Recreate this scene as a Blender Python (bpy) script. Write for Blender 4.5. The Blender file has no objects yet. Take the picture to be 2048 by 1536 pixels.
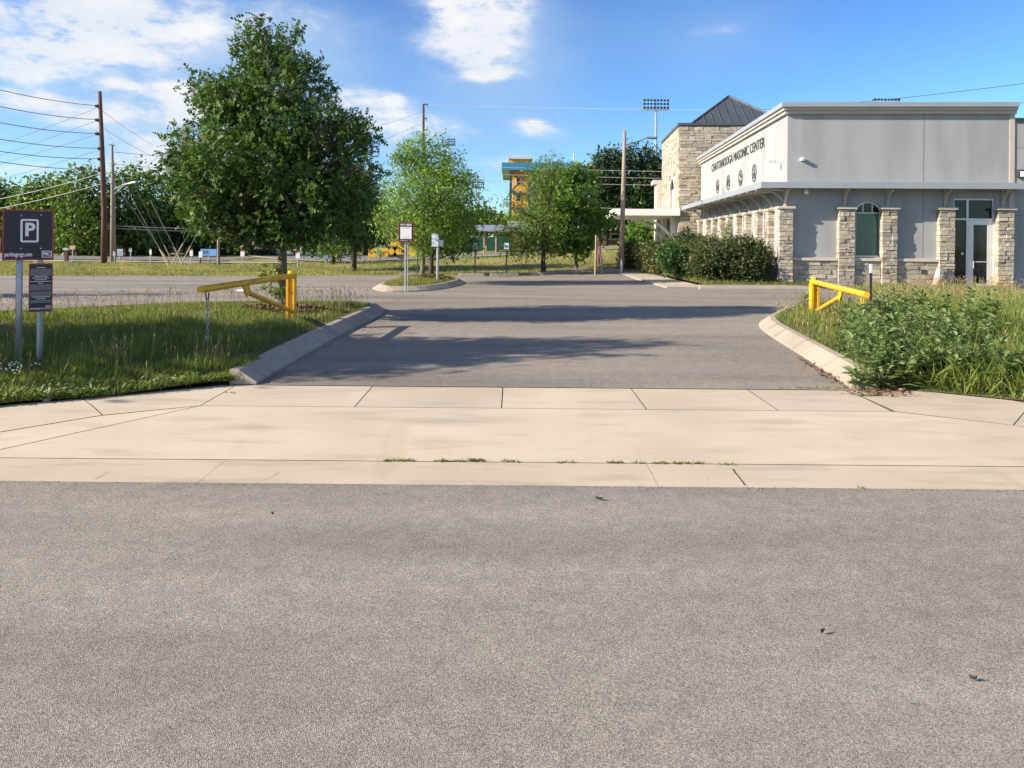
import bpy, bmesh, math, random
import numpy as np
from mathutils import Vector, Matrix
from mathutils.geometry import tessellate_polygon

R = math.radians
random.seed(7)
rng = np.random.default_rng(11)
SC = bpy.context.scene
COL = SC.collection

# ------------------------------------------------------------------ camera
F, CX, CY, CAMH, ROLL = 1540.0, 1024.0, 484.0, 1.6, R(0.5)
cam_d = bpy.data.cameras.new('camera')
cam = bpy.data.objects.new('camera', cam_d)
COL.objects.link(cam)
cam_d.sensor_width = 36.0
cam_d.lens = F / 2048 * 36.0
cam_d.shift_y = -(768 - CY) / 2048.0
cam_d.clip_start, cam_d.clip_end = 0.05, 4000
cam.matrix_world = Matrix.Translation((0, 0, CAMH)) @ Matrix.Rotation(R(90), 4, 'X') @ Matrix.Rotation(ROLL, 4, 'Z')
SC.camera = cam

# ------------------------------------------------------------------ light
SUN_EL, SUN_TH = R(26), R(15)          # low sun from the left, a little behind the camera
to_sun = Vector((-math.cos(SUN_EL) * math.cos(SUN_TH), -math.cos(SUN_EL) * math.sin(SUN_TH), math.sin(SUN_EL)))
sun_d = bpy.data.lights.new('sun', 'SUN')
sun_d.energy, sun_d.angle, sun_d.color = 4.3, R(0.53), (1.0, 0.87, 0.70)
sun = bpy.data.objects.new('sun', sun_d)
COL.objects.link(sun)
sun.rotation_euler = to_sun.to_track_quat('Z', 'Y').to_euler()
sun.location = (-30, -10, 30)

W = bpy.data.worlds.new('World')
SC.world = W
W.use_nodes = True
EXPOSURE = 1.3
SC.view_settings.view_transform = 'Standard'
SC.view_settings.look = 'None'
SC.view_settings.gamma = 1.0
SC.view_settings.use_curve_mapping = False
SC.view_settings.exposure = EXPOSURE


def azel(u, v):
    dx, dy = u - CX, v - CY
    a = dx * math.cos(ROLL) + dy * math.sin(ROLL)
    b = -dx * math.sin(ROLL) + dy * math.cos(ROLL)
    return math.atan2(a, F), math.atan2(-b, math.hypot(a, F))


def build_world():
    nt = W.node_tree
    nt.nodes.clear()
    N, L = nt.nodes.new, nt.links.new

    def math_(op, a, b=None, c=None, clamp=False):
        n = N('ShaderNodeMath'); n.operation = op; n.use_clamp = clamp
        for i, x in enumerate((a, b, c)):
            if x is None:
                continue
            if isinstance(x, (int, float)):
                n.inputs[i].default_value = x
            else:
                L(x, n.inputs[i])
        return n.outputs[0]
    sky = N('ShaderNodeTexSky')
    sky.sky_type = 'NISHITA'
    sky.sun_disc = False
    sky.sun_elevation = SUN_EL
    sky.sun_rotation = math.atan2(to_sun.x, to_sun.y)
    sky.air_density, sky.dust_density, sky.ozone_density = 1.0, 0.3, 2.2
    sky.altitude = 200
    tc = N('ShaderNodeTexCoord')
    sep = N('ShaderNodeSeparateXYZ'); L(tc.outputs['Generated'], sep.inputs[0])
    az = math_('ARCTAN2', sep.outputs[0], sep.outputs[1])
    el = math_('ARCSINE', sep.outputs[2])
    # soft distortion of the cloud banks' outlines
    n1 = N('ShaderNodeTexNoise'); n1.inputs['Scale'].default_value = 5.0; n1.inputs['Detail'].default_value = 6
    mp = N('ShaderNodeMapping'); mp.inputs['Scale'].default_value = (1, 1, 2.2)
    L(tc.outputs['Generated'], mp.inputs['Vector']); L(mp.outputs[0], n1.inputs['Vector'])
    n1s = N('ShaderNodeSeparateColor'); L(n1.outputs['Color'], n1s.inputs[0])
    azd = math_('ADD', az, math_('MULTIPLY', math_('SUBTRACT', n1s.outputs[0], 0.5), 0.16))
    eld = math_('ADD', el, math_('MULTIPLY', math_('SUBTRACT', n1s.outputs[1], 0.5), 0.085))
    n2 = N('ShaderNodeTexNoise'); n2.inputs['Scale'].default_value = 16.0; n2.inputs['Detail'].default_value = 6
    n2.inputs['Roughness'].default_value = 0.62
    L(mp.outputs[0], n2.inputs['Vector'])
    n3 = N('ShaderNodeTexNoise'); n3.inputs['Scale'].default_value = 2.3; n3.inputs['Detail'].default_value = 4
    n3.inputs['Distortion'].default_value = 0.4
    L(mp.outputs[0], n3.inputs['Vector'])

    def blob(u, v, ru, rv, amp):
        a0, e0 = azel(u, v)
        ra, re = ru / F * math.cos(a0) ** 2, rv / F
        dx = math_('DIVIDE', math_('SUBTRACT', azd, a0), ra)
        dy = math_('DIVIDE', math_('SUBTRACT', eld, e0), re)
        q = math_('ADD', math_('MULTIPLY', dx, dx), math_('MULTIPLY', dy, dy))
        return math_('MULTIPLY', math_('POWER', 2.718, math_('MULTIPLY', q, -1.0)), amp)
    puff = None
    for b in ((30, 80, 230, 40, .95), (250, 70, 170, 50, .85), (120, 15, 360, 40, .6), (500, 30, 200, 40, .45), (40, 140, 110, 24, .8), (275, 178, 80, 18, .95), (345, 182, 25, 14, .8),
              (210, 216, 150, 17, .75), (360, 215, 80, 26, .85), (280, 300, 160, 30, .8), (70, 215, 140, 18, .7), (150, 250, 80, 16, .7), (380, 300, 100, 34, .8), (100, 330, 170, 18, .55), (1010, 330, 60, 14, .5), (690, 300, 70, 40, .7),
              (960, 40, 95, 85, .85), (920, 120, 85, 45, .7), (1010, 20, 80, 50, .6), (985, 160, 48, 15, 1.05),
              (1075, 270, 48, 22, .95), (770, 255, 75, 45, .8), (850, 255, 45, 22, .8), (900, 275, 30, 12, .7),
              (690, 215, 60, 30, .8), (1430, 40, 60, 12, .35), (790, 205, 20, 12, .6)):
        o = blob(*b)
        puff = o if puff is None else math_('ADD', puff, o)
    veil = None
    for b in ((430, 100, 280, 110, .55), (600, 130, 150, 90, .40), (800, 330, 500, 90, .16), (1420, 60, 210, 80, .32), (960, 200, 200, 110, .30), (1000, 60, 130, 170, .5), (250, 230, 300, 60, .4), (150, 200, 320, 130, .24), (1120, 120, 90, 150, .18)):
        o = blob(*b)
        veil = o if veil is None else math_('ADD', veil, o)
    # added cloud cover outside the view, thickened to whiten the fill light
    rest = math_('MULTIPLY', math_('SUBTRACT', n3.outputs[0], 0.42), 3.0, clamp=True)
    front = N('ShaderNodeMapRange'); front.inputs['From Min'].default_value = 0.95; front.inputs['From Max'].default_value = 1.5
    L(math_('ABSOLUTE', az), front.inputs['Value'])
    rest = math_('MULTIPLY', rest, math_('MULTIPLY', front.outputs[0], 4.2))
    puff = math_('MULTIPLY', puff, 2.9)
    det = math_('ADD', math_('MULTIPLY', n2.outputs[0], 2.2), -0.62)
    dens = math_('MULTIPLY', math_('ADD', puff, rest), det)
    mr = N('ShaderNodeMapRange'); mr.interpolation_type = 'SMOOTHSTEP'
    mr.inputs['From Min'].default_value = 0.0; mr.inputs['From Max'].default_value = 1.5
    L(dens, mr.inputs['Value'])
    vm = math_('MULTIPLY', veil, math_('ADD', math_('MULTIPLY', n3.outputs[0], 0.9), 0.5))
    vmix = N('ShaderNodeMix'); vmix.data_type = 'RGBA'
    L(math_('MINIMUM', vm, 0.7), vmix.inputs['Factor'])
    hsv = N('ShaderNodeHueSaturation'); hsv.inputs['Saturation'].default_value = 1.0; hsv.inputs['Value'].default_value = 0.315
    gm = N('ShaderNodeGamma'); gm.inputs[1].default_value = 1.35
    tn = N('ShaderNodeMix'); tn.data_type = 'RGBA'; tn.blend_type = 'MULTIPLY'; tn.inputs['Factor'].default_value = 1
    tn.inputs['B'].default_value = (.67, .83, 1.0, 1)
    L(sky.outputs[0], tn.inputs['A']); L(tn.outputs['Result'], gm.inputs[0]); L(gm.outputs[0], hsv.inputs['Color'])
    L(hsv.outputs[0], vmix.inputs['A']); vmix.inputs['B'].default_value = (1.18, 1.72, 2.4, 1)
    cm = N('ShaderNodeMix'); cm.data_type = 'RGBA'
    L(math_('MULTIPLY', mr.outputs[0], 0.93), cm.inputs['Factor'])
    L(vmix.outputs['Result'], cm.inputs['A'])
    # cloud colour: white tops, cooler thin parts
    ccol = N('ShaderNodeMix'); ccol.data_type = 'RGBA'
    cf = N('ShaderNodeMapRange'); cf.inputs['From Min'].default_value = 0.35; cf.inputs['From Max'].default_value = 0.75
    L(math_('ADD', math_('MULTIPLY', n2.outputs[0], .6), math_('MULTIPLY', n1.outputs[0], .45)), cf.inputs['Value']); L(cf.outputs[0], ccol.inputs['Factor'])
    ccol.inputs['A'].default_value = (1.8, 2.1, 2.5, 1); ccol.inputs['B'].default_value = (3.0, 2.85, 2.7, 1)
    L(ccol.outputs['Result'], cm.inputs['B'])
    bg = N('ShaderNodeBackground'); bg.inputs['Strength'].default_value = 0.15
    L(cm.outputs['Result'], bg.inputs['Color'])
    out = N('ShaderNodeOutputWorld'); L(bg.outputs[0], out.inputs[0])


build_world()
W.cycles.sampling_method = 'NONE'

# ------------------------------------------------------------------ ground height
GY = [-50, 5.06, 5.55, 6.9, 7.8, 15, 30, 60, 90, 700]
GZ = [0.0, 0.0, 0.012, 0.11, 0.125, 0.2, 0.27, 0.34, 0.5, 0.6]
AX = [-60, -10, -4.5, 1, 6, 14, 60]
AZ = [0.0, 0.0, 0.28, 0.58, 0.95, 1.1, 1.1]


def gz(x, y):
    """height of the land (numpy friendly)"""
    base = np.interp(y, GY, GZ)
    s = np.clip((np.asarray(y) - (31.0 + 0.12 * np.clip(x, -10, 10))) / 10.5, 0, 1)
    s = s * s * (3 - 2 * s)
    return base + np.interp(x, AX, AZ) * s


def lev(u, v):
    dx, dy = u - CX, v - CY
    return dx * math.cos(ROLL) + dy * math.sin(ROLL), -dx * math.sin(ROLL) + dy * math.cos(ROLL)


def at(u, v, y):
    a, b = lev(u, v)
    return Vector((a / F * y, y, CAMH - b / F * y))


def G(u, v, up=0.0):
    """where a sight line meets the land (+ up)"""
    a, b = lev(u, v)
    y0, y1 = 1.0, 140.0
    f = lambda y: (CAMH - b / F * y) - (float(gz(a / F * y, y)) + up)
    prev = y0
    for y in np.linspace(1, 140, 560):
        if f(y) <= 0:
            y0, y1 = prev, y
            break
        prev = y
    for _ in range(40):
        m = (y0 + y1) / 2
        if f(m) > 0:
            y0 = m
        else:
            y1 = m
    return Vector((a / F * y0, y0, float(gz(a / F * y0, y0)) + up))


def ground(x, y, up=0.0):
    return Vector((x, y, float(gz(x, y)) + up))


# ------------------------------------------------------------------ materials
def pm(name, c1, c2=None, scale=4.0, rough=0.8, bump=0.0, bscale=40.0, metal=0.0, detail=5, c3=None, scale3=0.4, spec=0.4, stretch=None, r3=(.45, .65)):
    """two/three-tone procedural surface in world space"""
    r3_ = r3
    m = bpy.data.materials.new(name)
    m.use_nodes = True
    nt = m.node_tree
    N, L = nt.nodes.new, nt.links.new
    b = nt.nodes['Principled BSDF']
    b.inputs['Roughness'].default_value = rough
    b.inputs['Metallic'].default_value = metal
    b.inputs['Specular IOR Level'].default_value = spec
    g = N('ShaderNodeNewGeometry')
    pos = g.outputs['Position']
    if stretch:
        mp = N('ShaderNodeMapping'); mp.inputs['Scale'].default_value = stretch
        L(pos, mp.inputs['Vector']); pos = mp.outputs[0]
    if c2 is None:
        b.inputs['Base Color'].default_value = (*c1, 1)
    else:
        n = N('ShaderNodeTexNoise'); n.inputs['Scale'].default_value = scale; n.inputs['Detail'].default_value = detail
        L(pos, n.inputs['Vector'])
        r = N('ShaderNodeMapRange'); r.inputs['From Min'].default_value = 0.3; r.inputs['From Max'].default_value = 0.7
        L(n.outputs[0], r.inputs['Value'])
        mx = N('ShaderNodeMix'); mx.data_type = 'RGBA'
        L(r.outputs[0], mx.inputs['Factor'])
        mx.inputs['A'].default_value = (*c1, 1); mx.inputs['B'].default_value = (*c2, 1)
        col = mx.outputs['Result']
        if c3 is not None:
            n3 = N('ShaderNodeTexNoise'); n3.inputs['Scale'].default_value = scale3; n3.inputs['Detail'].default_value = 6
            L(pos, n3.inputs['Vector'])
            r3 = N('ShaderNodeMapRange'); r3.inputs['From Min'].default_value = r3_[0]; r3.inputs['From Max'].default_value = r3_[1]
            L(n3.outputs[0], r3.inputs['Value'])
            m3 = N('ShaderNodeMix'); m3.data_type = 'RGBA'
            L(r3.outputs[0], m3.inputs['Factor']); L(col, m3.inputs['A']); m3.inputs['B'].default_value = (*c3, 1)
            col = m3.outputs['Result']
        L(col, b.inputs['Base Color'])
    if bump:
        nb = N('ShaderNodeTexNoise'); nb.inputs['Scale'].default_value = bscale; nb.inputs['Detail'].default_value = 5
        L(pos, nb.inputs['Vector'])
        bp = N('ShaderNodeBump'); bp.inputs['Strength'].default_value = min(1, bump); bp.inputs['Distance'].default_value = 0.02
        L(nb.outputs[0], bp.inputs['Height']); L(bp.outputs[0], b.inputs['Normal'])
    return m


def asphalt(name, lo, hi, patch, grain=170.0, light=0.16, pinch=0.5, streak=(.22, 1.3, 1)):
    """aggregate in binder: grains of several greys, worn patches, fine relief"""
    m = bpy.data.materials.new(name); m.use_nodes = True
    nt = m.node_tree; N, L = nt.nodes.new, nt.links.new
    b = nt.nodes['Principled BSDF']; b.inputs['Roughness'].default_value = 0.86; b.inputs['Specular IOR Level'].default_value = 0.3
    g = N('ShaderNodeNewGeometry')
    vo = N('ShaderNodeTexVoronoi'); vo.inputs['Scale'].default_value = grain
    L(g.outputs['Position'], vo.inputs['Vector'])
    sp = N('ShaderNodeSeparateColor'); L(vo.outputs['Color'], sp.inputs[0])
    cr = N('ShaderNodeValToRGB')
    e = cr.color_ramp.elements
    e[0].position, e[0].color = 0.0, (*lo, 1)
    e[1].position, e[1].color = 1.0, (*hi, 1)
    k = e.new(0.5); k.color = tuple((lo[i] * .55 + hi[i] * .45) for i in range(3)) + (1,)
    k = e.new(0.9); k.color = tuple(hi[i] * .9 for i in range(3)) + (1,)
    L(sp.outputs[0], cr.inputs[0])
    n = N('ShaderNodeTexNoise'); n.inputs['Scale'].default_value = 0.55; n.inputs['Detail'].default_value = 8
    L(g.outputs['Position'], n.inputs['Vector'])
    r = N('ShaderNodeMapRange'); r.inputs['From Min'].default_value = 0.35; r.inputs['From Max'].default_value = 0.68
    L(n.outputs[0], r.inputs['Value'])
    mx = N('ShaderNodeMix'); mx.data_type = 'RGBA'; mx.blend_type = 'MULTIPLY'
    mx.inputs['Factor'].default_value = 1.0
    pc = N('ShaderNodeMix'); pc.data_type = 'RGBA'
    L(r.outputs[0], pc.inputs['Factor']); pc.inputs['A'].default_value = (1, 1, 1, 1); pc.inputs['B'].default_value = (*patch, 1)
    L(cr.outputs[0], mx.inputs['A']); L(pc.outputs['Result'], mx.inputs['B'])
    # oily / worn small spots
    n2 = N('ShaderNodeTexNoise'); n2.inputs['Scale'].default_value = 7.0; n2.inputs['Detail'].default_value = 10; n2.inputs['Roughness'].default_value = .7
    L(g.outputs['Position'], n2.inputs['Vector'])
    r2 = N('ShaderNodeMapRange'); r2.inputs['From Min'].default_value = 0.3; r2.inputs['From Max'].default_value = 0.7
    r2.inputs['To Min'].default_value = 0.84; r2.inputs['To Max'].default_value = 1.14
    L(n2.outputs[0], r2.inputs['Value'])
    m2 = N('ShaderNodeMix'); m2.data_type = 'RGBA'; m2.blend_type = 'MULTIPLY'; m2.inputs['Factor'].default_value = 1.0
    L(mx.outputs['Result'], m2.inputs['A']); L(r2.outputs[0], m2.inputs['B'])
    # long soft bands left by traffic, and darker drips
    mp = N('ShaderNodeMapping'); mp.inputs['Scale'].default_value = streak; L(g.outputs['Position'], mp.inputs['Vector'])
    n4 = N('ShaderNodeTexNoise'); n4.inputs['Scale'].default_value = .8; n4.inputs['Detail'].default_value = 4; L(mp.outputs[0], n4.inputs['Vector'])
    r4 = N('ShaderNodeMapRange'); r4.inputs['From Min'].default_value = .3; r4.inputs['From Max'].default_value = .7
    r4.inputs['To Min'].default_value = .76; r4.inputs['To Max'].default_value = 1.19; L(n4.outputs[0], r4.inputs['Value'])
    n5 = N('ShaderNodeTexNoise'); n5.inputs['Scale'].default_value = 2.3; n5.inputs['Detail'].default_value = 7; n5.inputs['Roughness'].default_value = .65; L(g.outputs['Position'], n5.inputs['Vector'])
    r5 = N('ShaderNodeMapRange'); r5.inputs['From Min'].default_value = .66; r5.inputs['From Max'].default_value = .76
    r5.inputs['To Min'].default_value = 1; r5.inputs['To Max'].default_value = .74; L(n5.outputs[0], r5.inputs['Value'])
    mm = N('ShaderNodeMath'); mm.operation = 'MULTIPLY'; L(r4.outputs[0], mm.inputs[0]); L(r5.outputs[0], mm.inputs[1])
    m6 = N('ShaderNodeMix'); m6.data_type = 'RGBA'; m6.blend_type = 'MULTIPLY'; m6.inputs['Factor'].default_value = 1.0
    L(m2.outputs['Result'], m6.inputs['A']); L(mm.outputs[0], m6.inputs['B'])
    L(m6.outputs['Result'], b.inputs['Base Color'])
    bp = N('ShaderNodeBump'); bp.inputs['Strength'].default_value = pinch; bp.inputs['Distance'].default_value = 0.006
    L(vo.outputs['Distance'], bp.inputs['Height']); L(bp.outputs[0], b.inputs['Normal'])
    return m


def concrete(name, c1, c2, stain):
    m = bpy.data.materials.new(name); m.use_nodes = True
    nt = m.node_tree; N, L = nt.nodes.new, nt.links.new
    b = nt.nodes['Principled BSDF']; b.inputs['Roughness'].default_value = 0.88; b.inputs['Specular IOR Level'].default_value = 0.25
    g = N('ShaderNodeNewGeometry')

    def noise(s, d, st=None):
        n = N('ShaderNodeTexNoise'); n.inputs['Scale'].default_value = s; n.inputs['Detail'].default_value = d
        if st:
            mp = N('ShaderNodeMapping'); mp.inputs['Scale'].default_value = st
            L(g.outputs['Position'], mp.inputs['Vector']); L(mp.outputs[0], n.inputs['Vector'])
        else:
            L(g.outputs['Position'], n.inputs['Vector'])
        return n.outputs[0]

    def mixc(f, lo, hi, a, bb, typ='MIX'):
        r = N('ShaderNodeMapRange'); r.inputs['From Min'].default_value = lo; r.inputs['From Max'].default_value = hi
        L(f, r.inputs['Value'])
        x = N('ShaderNodeMix'); x.data_type = 'RGBA'; x.blend_type = typ
        L(r.outputs[0], x.inputs['Factor'])
        for sck, val in (('A', a), ('B', bb)):
            if isinstance(val, tuple):
                x.inputs[sck].default_value = (*val, 1)
            else:
                L(val, x.inputs[sck])
        return x.outputs['Result']
    c = mixc(noise(1.1, 7), .35, .65, c1, c2)
    c = mixc(noise(2.2, 8, (0.5, 2.2, 1)), .52, .75, c, stain)
    c = mixc(noise(1.0, 5, (2.6, .3, 1)), .62, .90, c, tuple(x * .86 for x in stain))
    spk = noise(120, 3)
    c = mixc(spk, .62, .75, c, tuple(x * .72 for x in c1))
    vo = N('ShaderNodeTexVoronoi'); vo.inputs['Scale'].default_value = 5.0; L(g.outputs['Position'], vo.inputs['Vector'])
    r = N('ShaderNodeMapRange'); r.inputs['From Min'].default_value = 0.02; r.inputs['From Max'].default_value = 0.035
    r.inputs['To Min'].default_value = 1; r.inputs['To Max'].default_value = 0
    L(vo.outputs['Distance'], r.inputs['Value'])
    x = N('ShaderNodeMix'); x.data_type = 'RGBA'; L(r.outputs[0], x.inputs['Factor']); L(c, x.inputs['A']); x.inputs['B'].default_value = (.1, .085, .07, 1)
    oi = N('ShaderNodeObjectInfo')
    ro = N('ShaderNodeMapRange'); ro.inputs['To Min'].default_value = .90; ro.inputs['To Max'].default_value = 1.05; L(oi.outputs['Random'], ro.inputs['Value'])
    xo = N('ShaderNodeMix'); xo.data_type = 'RGBA'; xo.blend_type = 'MULTIPLY'; xo.inputs['Factor'].default_value = 1.0
    L(x.outputs['Result'], xo.inputs['A']); L(ro.outputs[0], xo.inputs['B'])
    L(xo.outputs['Result'], b.inputs['Base Color'])
    bp = N('ShaderNodeBump'); bp.inputs['Strength'].default_value = .25; bp.inputs['Distance'].default_value = .006
    L(noise(90, 6), bp.inputs['Height']); L(bp.outputs[0], b.inputs['Normal'])
    return m


def leafmat(name, c1, c2, c3=None, trans=0.3, rough=0.5):
    """leaf faces coloured by their own 'var' attribute, some light shining through"""
    m = bpy.data.materials.new(name); m.use_nodes = True
    nt = m.node_tree; N, L = nt.nodes.new, nt.links.new
    b = nt.nodes['Principled BSDF']; b.inputs['Roughness'].default_value = rough; b.inputs['Specular IOR Level'].default_value = 0.35
    a = N('ShaderNodeAttribute'); a.attribute_name = 'var'
    cr = N('ShaderNodeValToRGB'); e = cr.color_ramp.elements
    e[0].color = (*c1, 1); e[1].color = (*c2, 1)
    if c3:
        e[1].position = 0.9
        k = e.new(1.0); k.color = (*c3, 1)
    L(a.outputs['Fac'], cr.inputs[0]); L(cr.outputs[0], b.inputs['Base Color'])
    t = N('ShaderNodeBsdfTranslucent')
    gm = N('ShaderNodeMix'); gm.data_type = 'RGBA'; gm.blend_type = 'MULTIPLY'; gm.inputs['Factor'].default_value = 1
    L(cr.outputs[0], gm.inputs['A']); gm.inputs['B'].default_value = (1.25, 1.35, .55, 1)
    L(gm.outputs['Result'], t.inputs['Color'])
    mx = N('ShaderNodeMixShader'); mx.inputs[0].default_value = trans
    L(b.outputs[0], mx.inputs[1]); L(t.outputs[0], mx.inputs[2])
    L(mx.outputs[0], nt.nodes['Material Output'].inputs[0])
    return m


def glassy(name, col, rough=0.04):
    m = bpy.data.materials.new(name); m.use_nodes = True
    b = m.node_tree.nodes['Principled BSDF']
    nt = m.node_tree
    n = nt.nodes.new('ShaderNodeTexNoise'); n.inputs['Scale'].default_value = 1.4
    g = nt.nodes.new('ShaderNodeNewGeometry'); nt.links.new(g.outputs['Position'], n.inputs['Vector'])
    bp = nt.nodes.new('ShaderNodeBump'); bp.inputs['Strength'].default_value = .06; nt.links.new(n.outputs[0], bp.inputs['Height'])
    nt.links.new(bp.outputs[0], b.inputs['Normal'])
    b.inputs['Base Color'].default_value = (*col, 1); b.inputs['Roughness'].default_value = rough
    b.inputs['Specular IOR Level'].default_value = 0.5
    return m


M = {}
M['street'] = asphalt('street_asphalt', (.122, .111, .097), (.42, .382, .336), (1.07, 1.06, 1.03), 260)
M['lot'] = asphalt('lot_asphalt', (.12, .109, .093), (.36, .328, .284), (1.12, 1.08, 1.05), 170)
M['road'] = pm('road_asphalt', (.15, .15, .155), (.19, .185, .185), 1.0)
M['concrete'] = concrete('sidewalk_concrete', (.45, .388, .302), (.51, .445, .352), (.37, .32, .252))
M['gutter'] = concrete('gutter_concrete', (.455, .39, .30), (.51, .435, .335), (.36, .31, .245))
M['kerb'] = concrete('kerb_concrete', (.32, .28, .23), (.40, .35, .285), (.24, .215, .18))
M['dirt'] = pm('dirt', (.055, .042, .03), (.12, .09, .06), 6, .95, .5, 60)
M['field'] = pm('field_grass', (.12, .135, .035), (.21, .20, .06), 1.5, .95, .8, 22, c3=(.30, .25, .09), scale3=.33, stretch=(.55, 1, 1))
M['verge'] = pm('verge_soil', (.05, .07, .022), (.09, .10, .038), 3, .95, .8, 50, c3=(.11, .085, .05), scale3=1.2)
M['mulch'] = pm('mulch', (.085, .035, .02), (.19, .085, .05), 30, .95, 1, 60)
M['wall'] = pm('stucco_pale_grey', (.31, .324, .335), (.35, .362, .37), .9, .85, .14, 160, spec=.2, c3=(.285, .297, .303), scale3=1.5, stretch=(1, 1, .2))
M['trim'] = pm('cornice_paint', (.44, .40, .35), (.48, .44, .385), 2, .6, .05, 60)
M['canopy'] = pm('canopy_metal_grey', (.30, .33, .37), (.34, .37, .41), 1, .45, .03, 20, .2)
M['whitepaint'] = pm('white_paint', (.72, .71, .685), (.76, .75, .725), 2, .5, .03, 30)
M['mortar'] = pm('mortar', (.13, .115, .095), (.19, .165, .135), 12, .95, .4, 90)
STONES = [pm('limestone_%s' % k, c, tuple(x * .78 for x in c), 7, .9, .9, 38) for k, c in
          (('buff', (.44, .385, .30)), ('grey', (.37, .345, .295)), ('cream', (.52, .465, .375)), ('brown', (.31, .265, .205)))]
M['rusty'] = pm('limestone_rust', (.56, .36, .20), (.48, .33, .21), 6, .9, .9, 38)
M['stonecap'] = pm('cast_stone', (.47, .42, .355), (.52, .47, .40), 6, .85, .2, 50)
M['roof'] = pm('metal_roof_charcoal', (.075, .09, .11), (.10, .115, .135), 2, .42, 0, 10, .3)
M['frame'] = pm('aluminium_frame', (.60, .62, .63), (.66, .67, .68), 4, .35, 0, 10, .35)
M['glass'] = glassy('dark_glass', (.012, .016, .018))
M['glassgreen'] = glassy('green_blind_glass', (.07, .15, .13), .08)
M['glasssky'] = glassy('painted_sky_glass', (.06, .15, .30), .05)  # blue of the reflected sky is put into the pane colour
M['dark'] = pm('dark_metal', (.03, .032, .035), (.05, .05, .052), 5, .5)
M['letter'] = pm('dark_bronze_letter', (.045, .045, .047), (.06, .06, .06), 5, .5)
M['yellow'] = pm('yellow_gate_paint', (.78, .45, .022), (.70, .39, .02), 6, .42, .08, 50, c3=(.20, .10, .04), scale3=13, r3=(.60, .66))
M['galv'] = pm('galvanised_steel', (.33, .36, .40), (.43, .46, .49), 9, .42, .05, 40, .55)
M['signblack'] = pm('sign_navy_black', (.022, .022, .034), (.028, .028, .04), 3, .45)
M['signred'] = pm('sign_red', (.36, .035, .045), (.42, .05, .055), 8, .45)
M['signwhite'] = pm('sign_white', (.74, .75, .77), (.80, .80, .82), 5, .45)
M['signgrey'] = pm('sign_small_print', (.34, .34, .38), (.40, .40, .44), 9, .5)
M['polebrown'] = pm('creosote_pole', (.085, .04, .03), (.14, .075, .055), 8, .9, .5, 50, stretch=(1, 1, .15))
M['polegrey'] = pm('weathered_pole', (.22, .185, .145), (.31, .26, .21), 8, .9, .4, 50, stretch=(1, 1, .12))
M['bark'] = pm('bark', (.10, .085, .07), (.20, .175, .145), 18, .95, 1, 45, stretch=(1, 1, .25))
M['barkdark'] = pm('bark_dark', (.045, .035, .03), (.09, .07, .06), 18, .95, 1, 45, stretch=(1, 1, .25))
M['wire'] = pm('wire', (.05, .055, .065), (.07, .075, .085), 1, .5)
M['wirelight'] = pm('bare_wire', (.30, .31, .33), (.36, .37, .39), 1, .5, 0, 1, .2)
M['orange'] = pm('orange_cladding', (.72, .34, .045), (.78, .38, .06), .3, .6)
M['blue'] = pm('blue_fascia', (.03, .19, .33), (.04, .22, .37), .5, .5)
M['brick'] = pm('brick_far', (.25, .13, .09), (.32, .18, .12), 6, .9)
M['palewall'] = pm('pale_wall_far', (.42, .42, .43), (.5, .5, .5), 1, .8)
M['greywall'] = pm('grey_wall_far', (.22, .23, .24), (.28, .29, .30), 1, .8)
M['rock'] = pm('rock', (.42, .36, .29), (.56, .49, .41), 14, .95, .6, 40)
M['bluesign'] = pm('blue_sign', (.14, .33, .62), (.17, .37, .66), 2, .5)
M['greensign'] = pm('green_sign', (.02, .34, .22), (.03, .38, .25), 2, .5)
M['machine'] = pm('machine_yellow', (.72, .43, .03), (.66, .38, .03), 6, .5)
M['conepink'] = pm('faded_cone', (.72, .32, .25), (.76, .42, .34), 12, .7)
M['conewhite'] = pm('cone_white', (.78, .72, .66), (.8, .76, .7), 12, .7)
M['flagred'] = pm('flag_red', (.42, .045, .05), (.36, .04, .045), 9, .9)
M['flagblue'] = pm('flag_blue', (.03, .04, .16), (.04, .05, .18), 9, .9)
M['tan'] = pm('tan_wood', (.40, .33, .20), (.5, .42, .27), 7, .9)
M['greenmesh'] = pm('green_windscreen', (.012, .06, .04), (.016, .075, .05), 3, .9)

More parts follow.
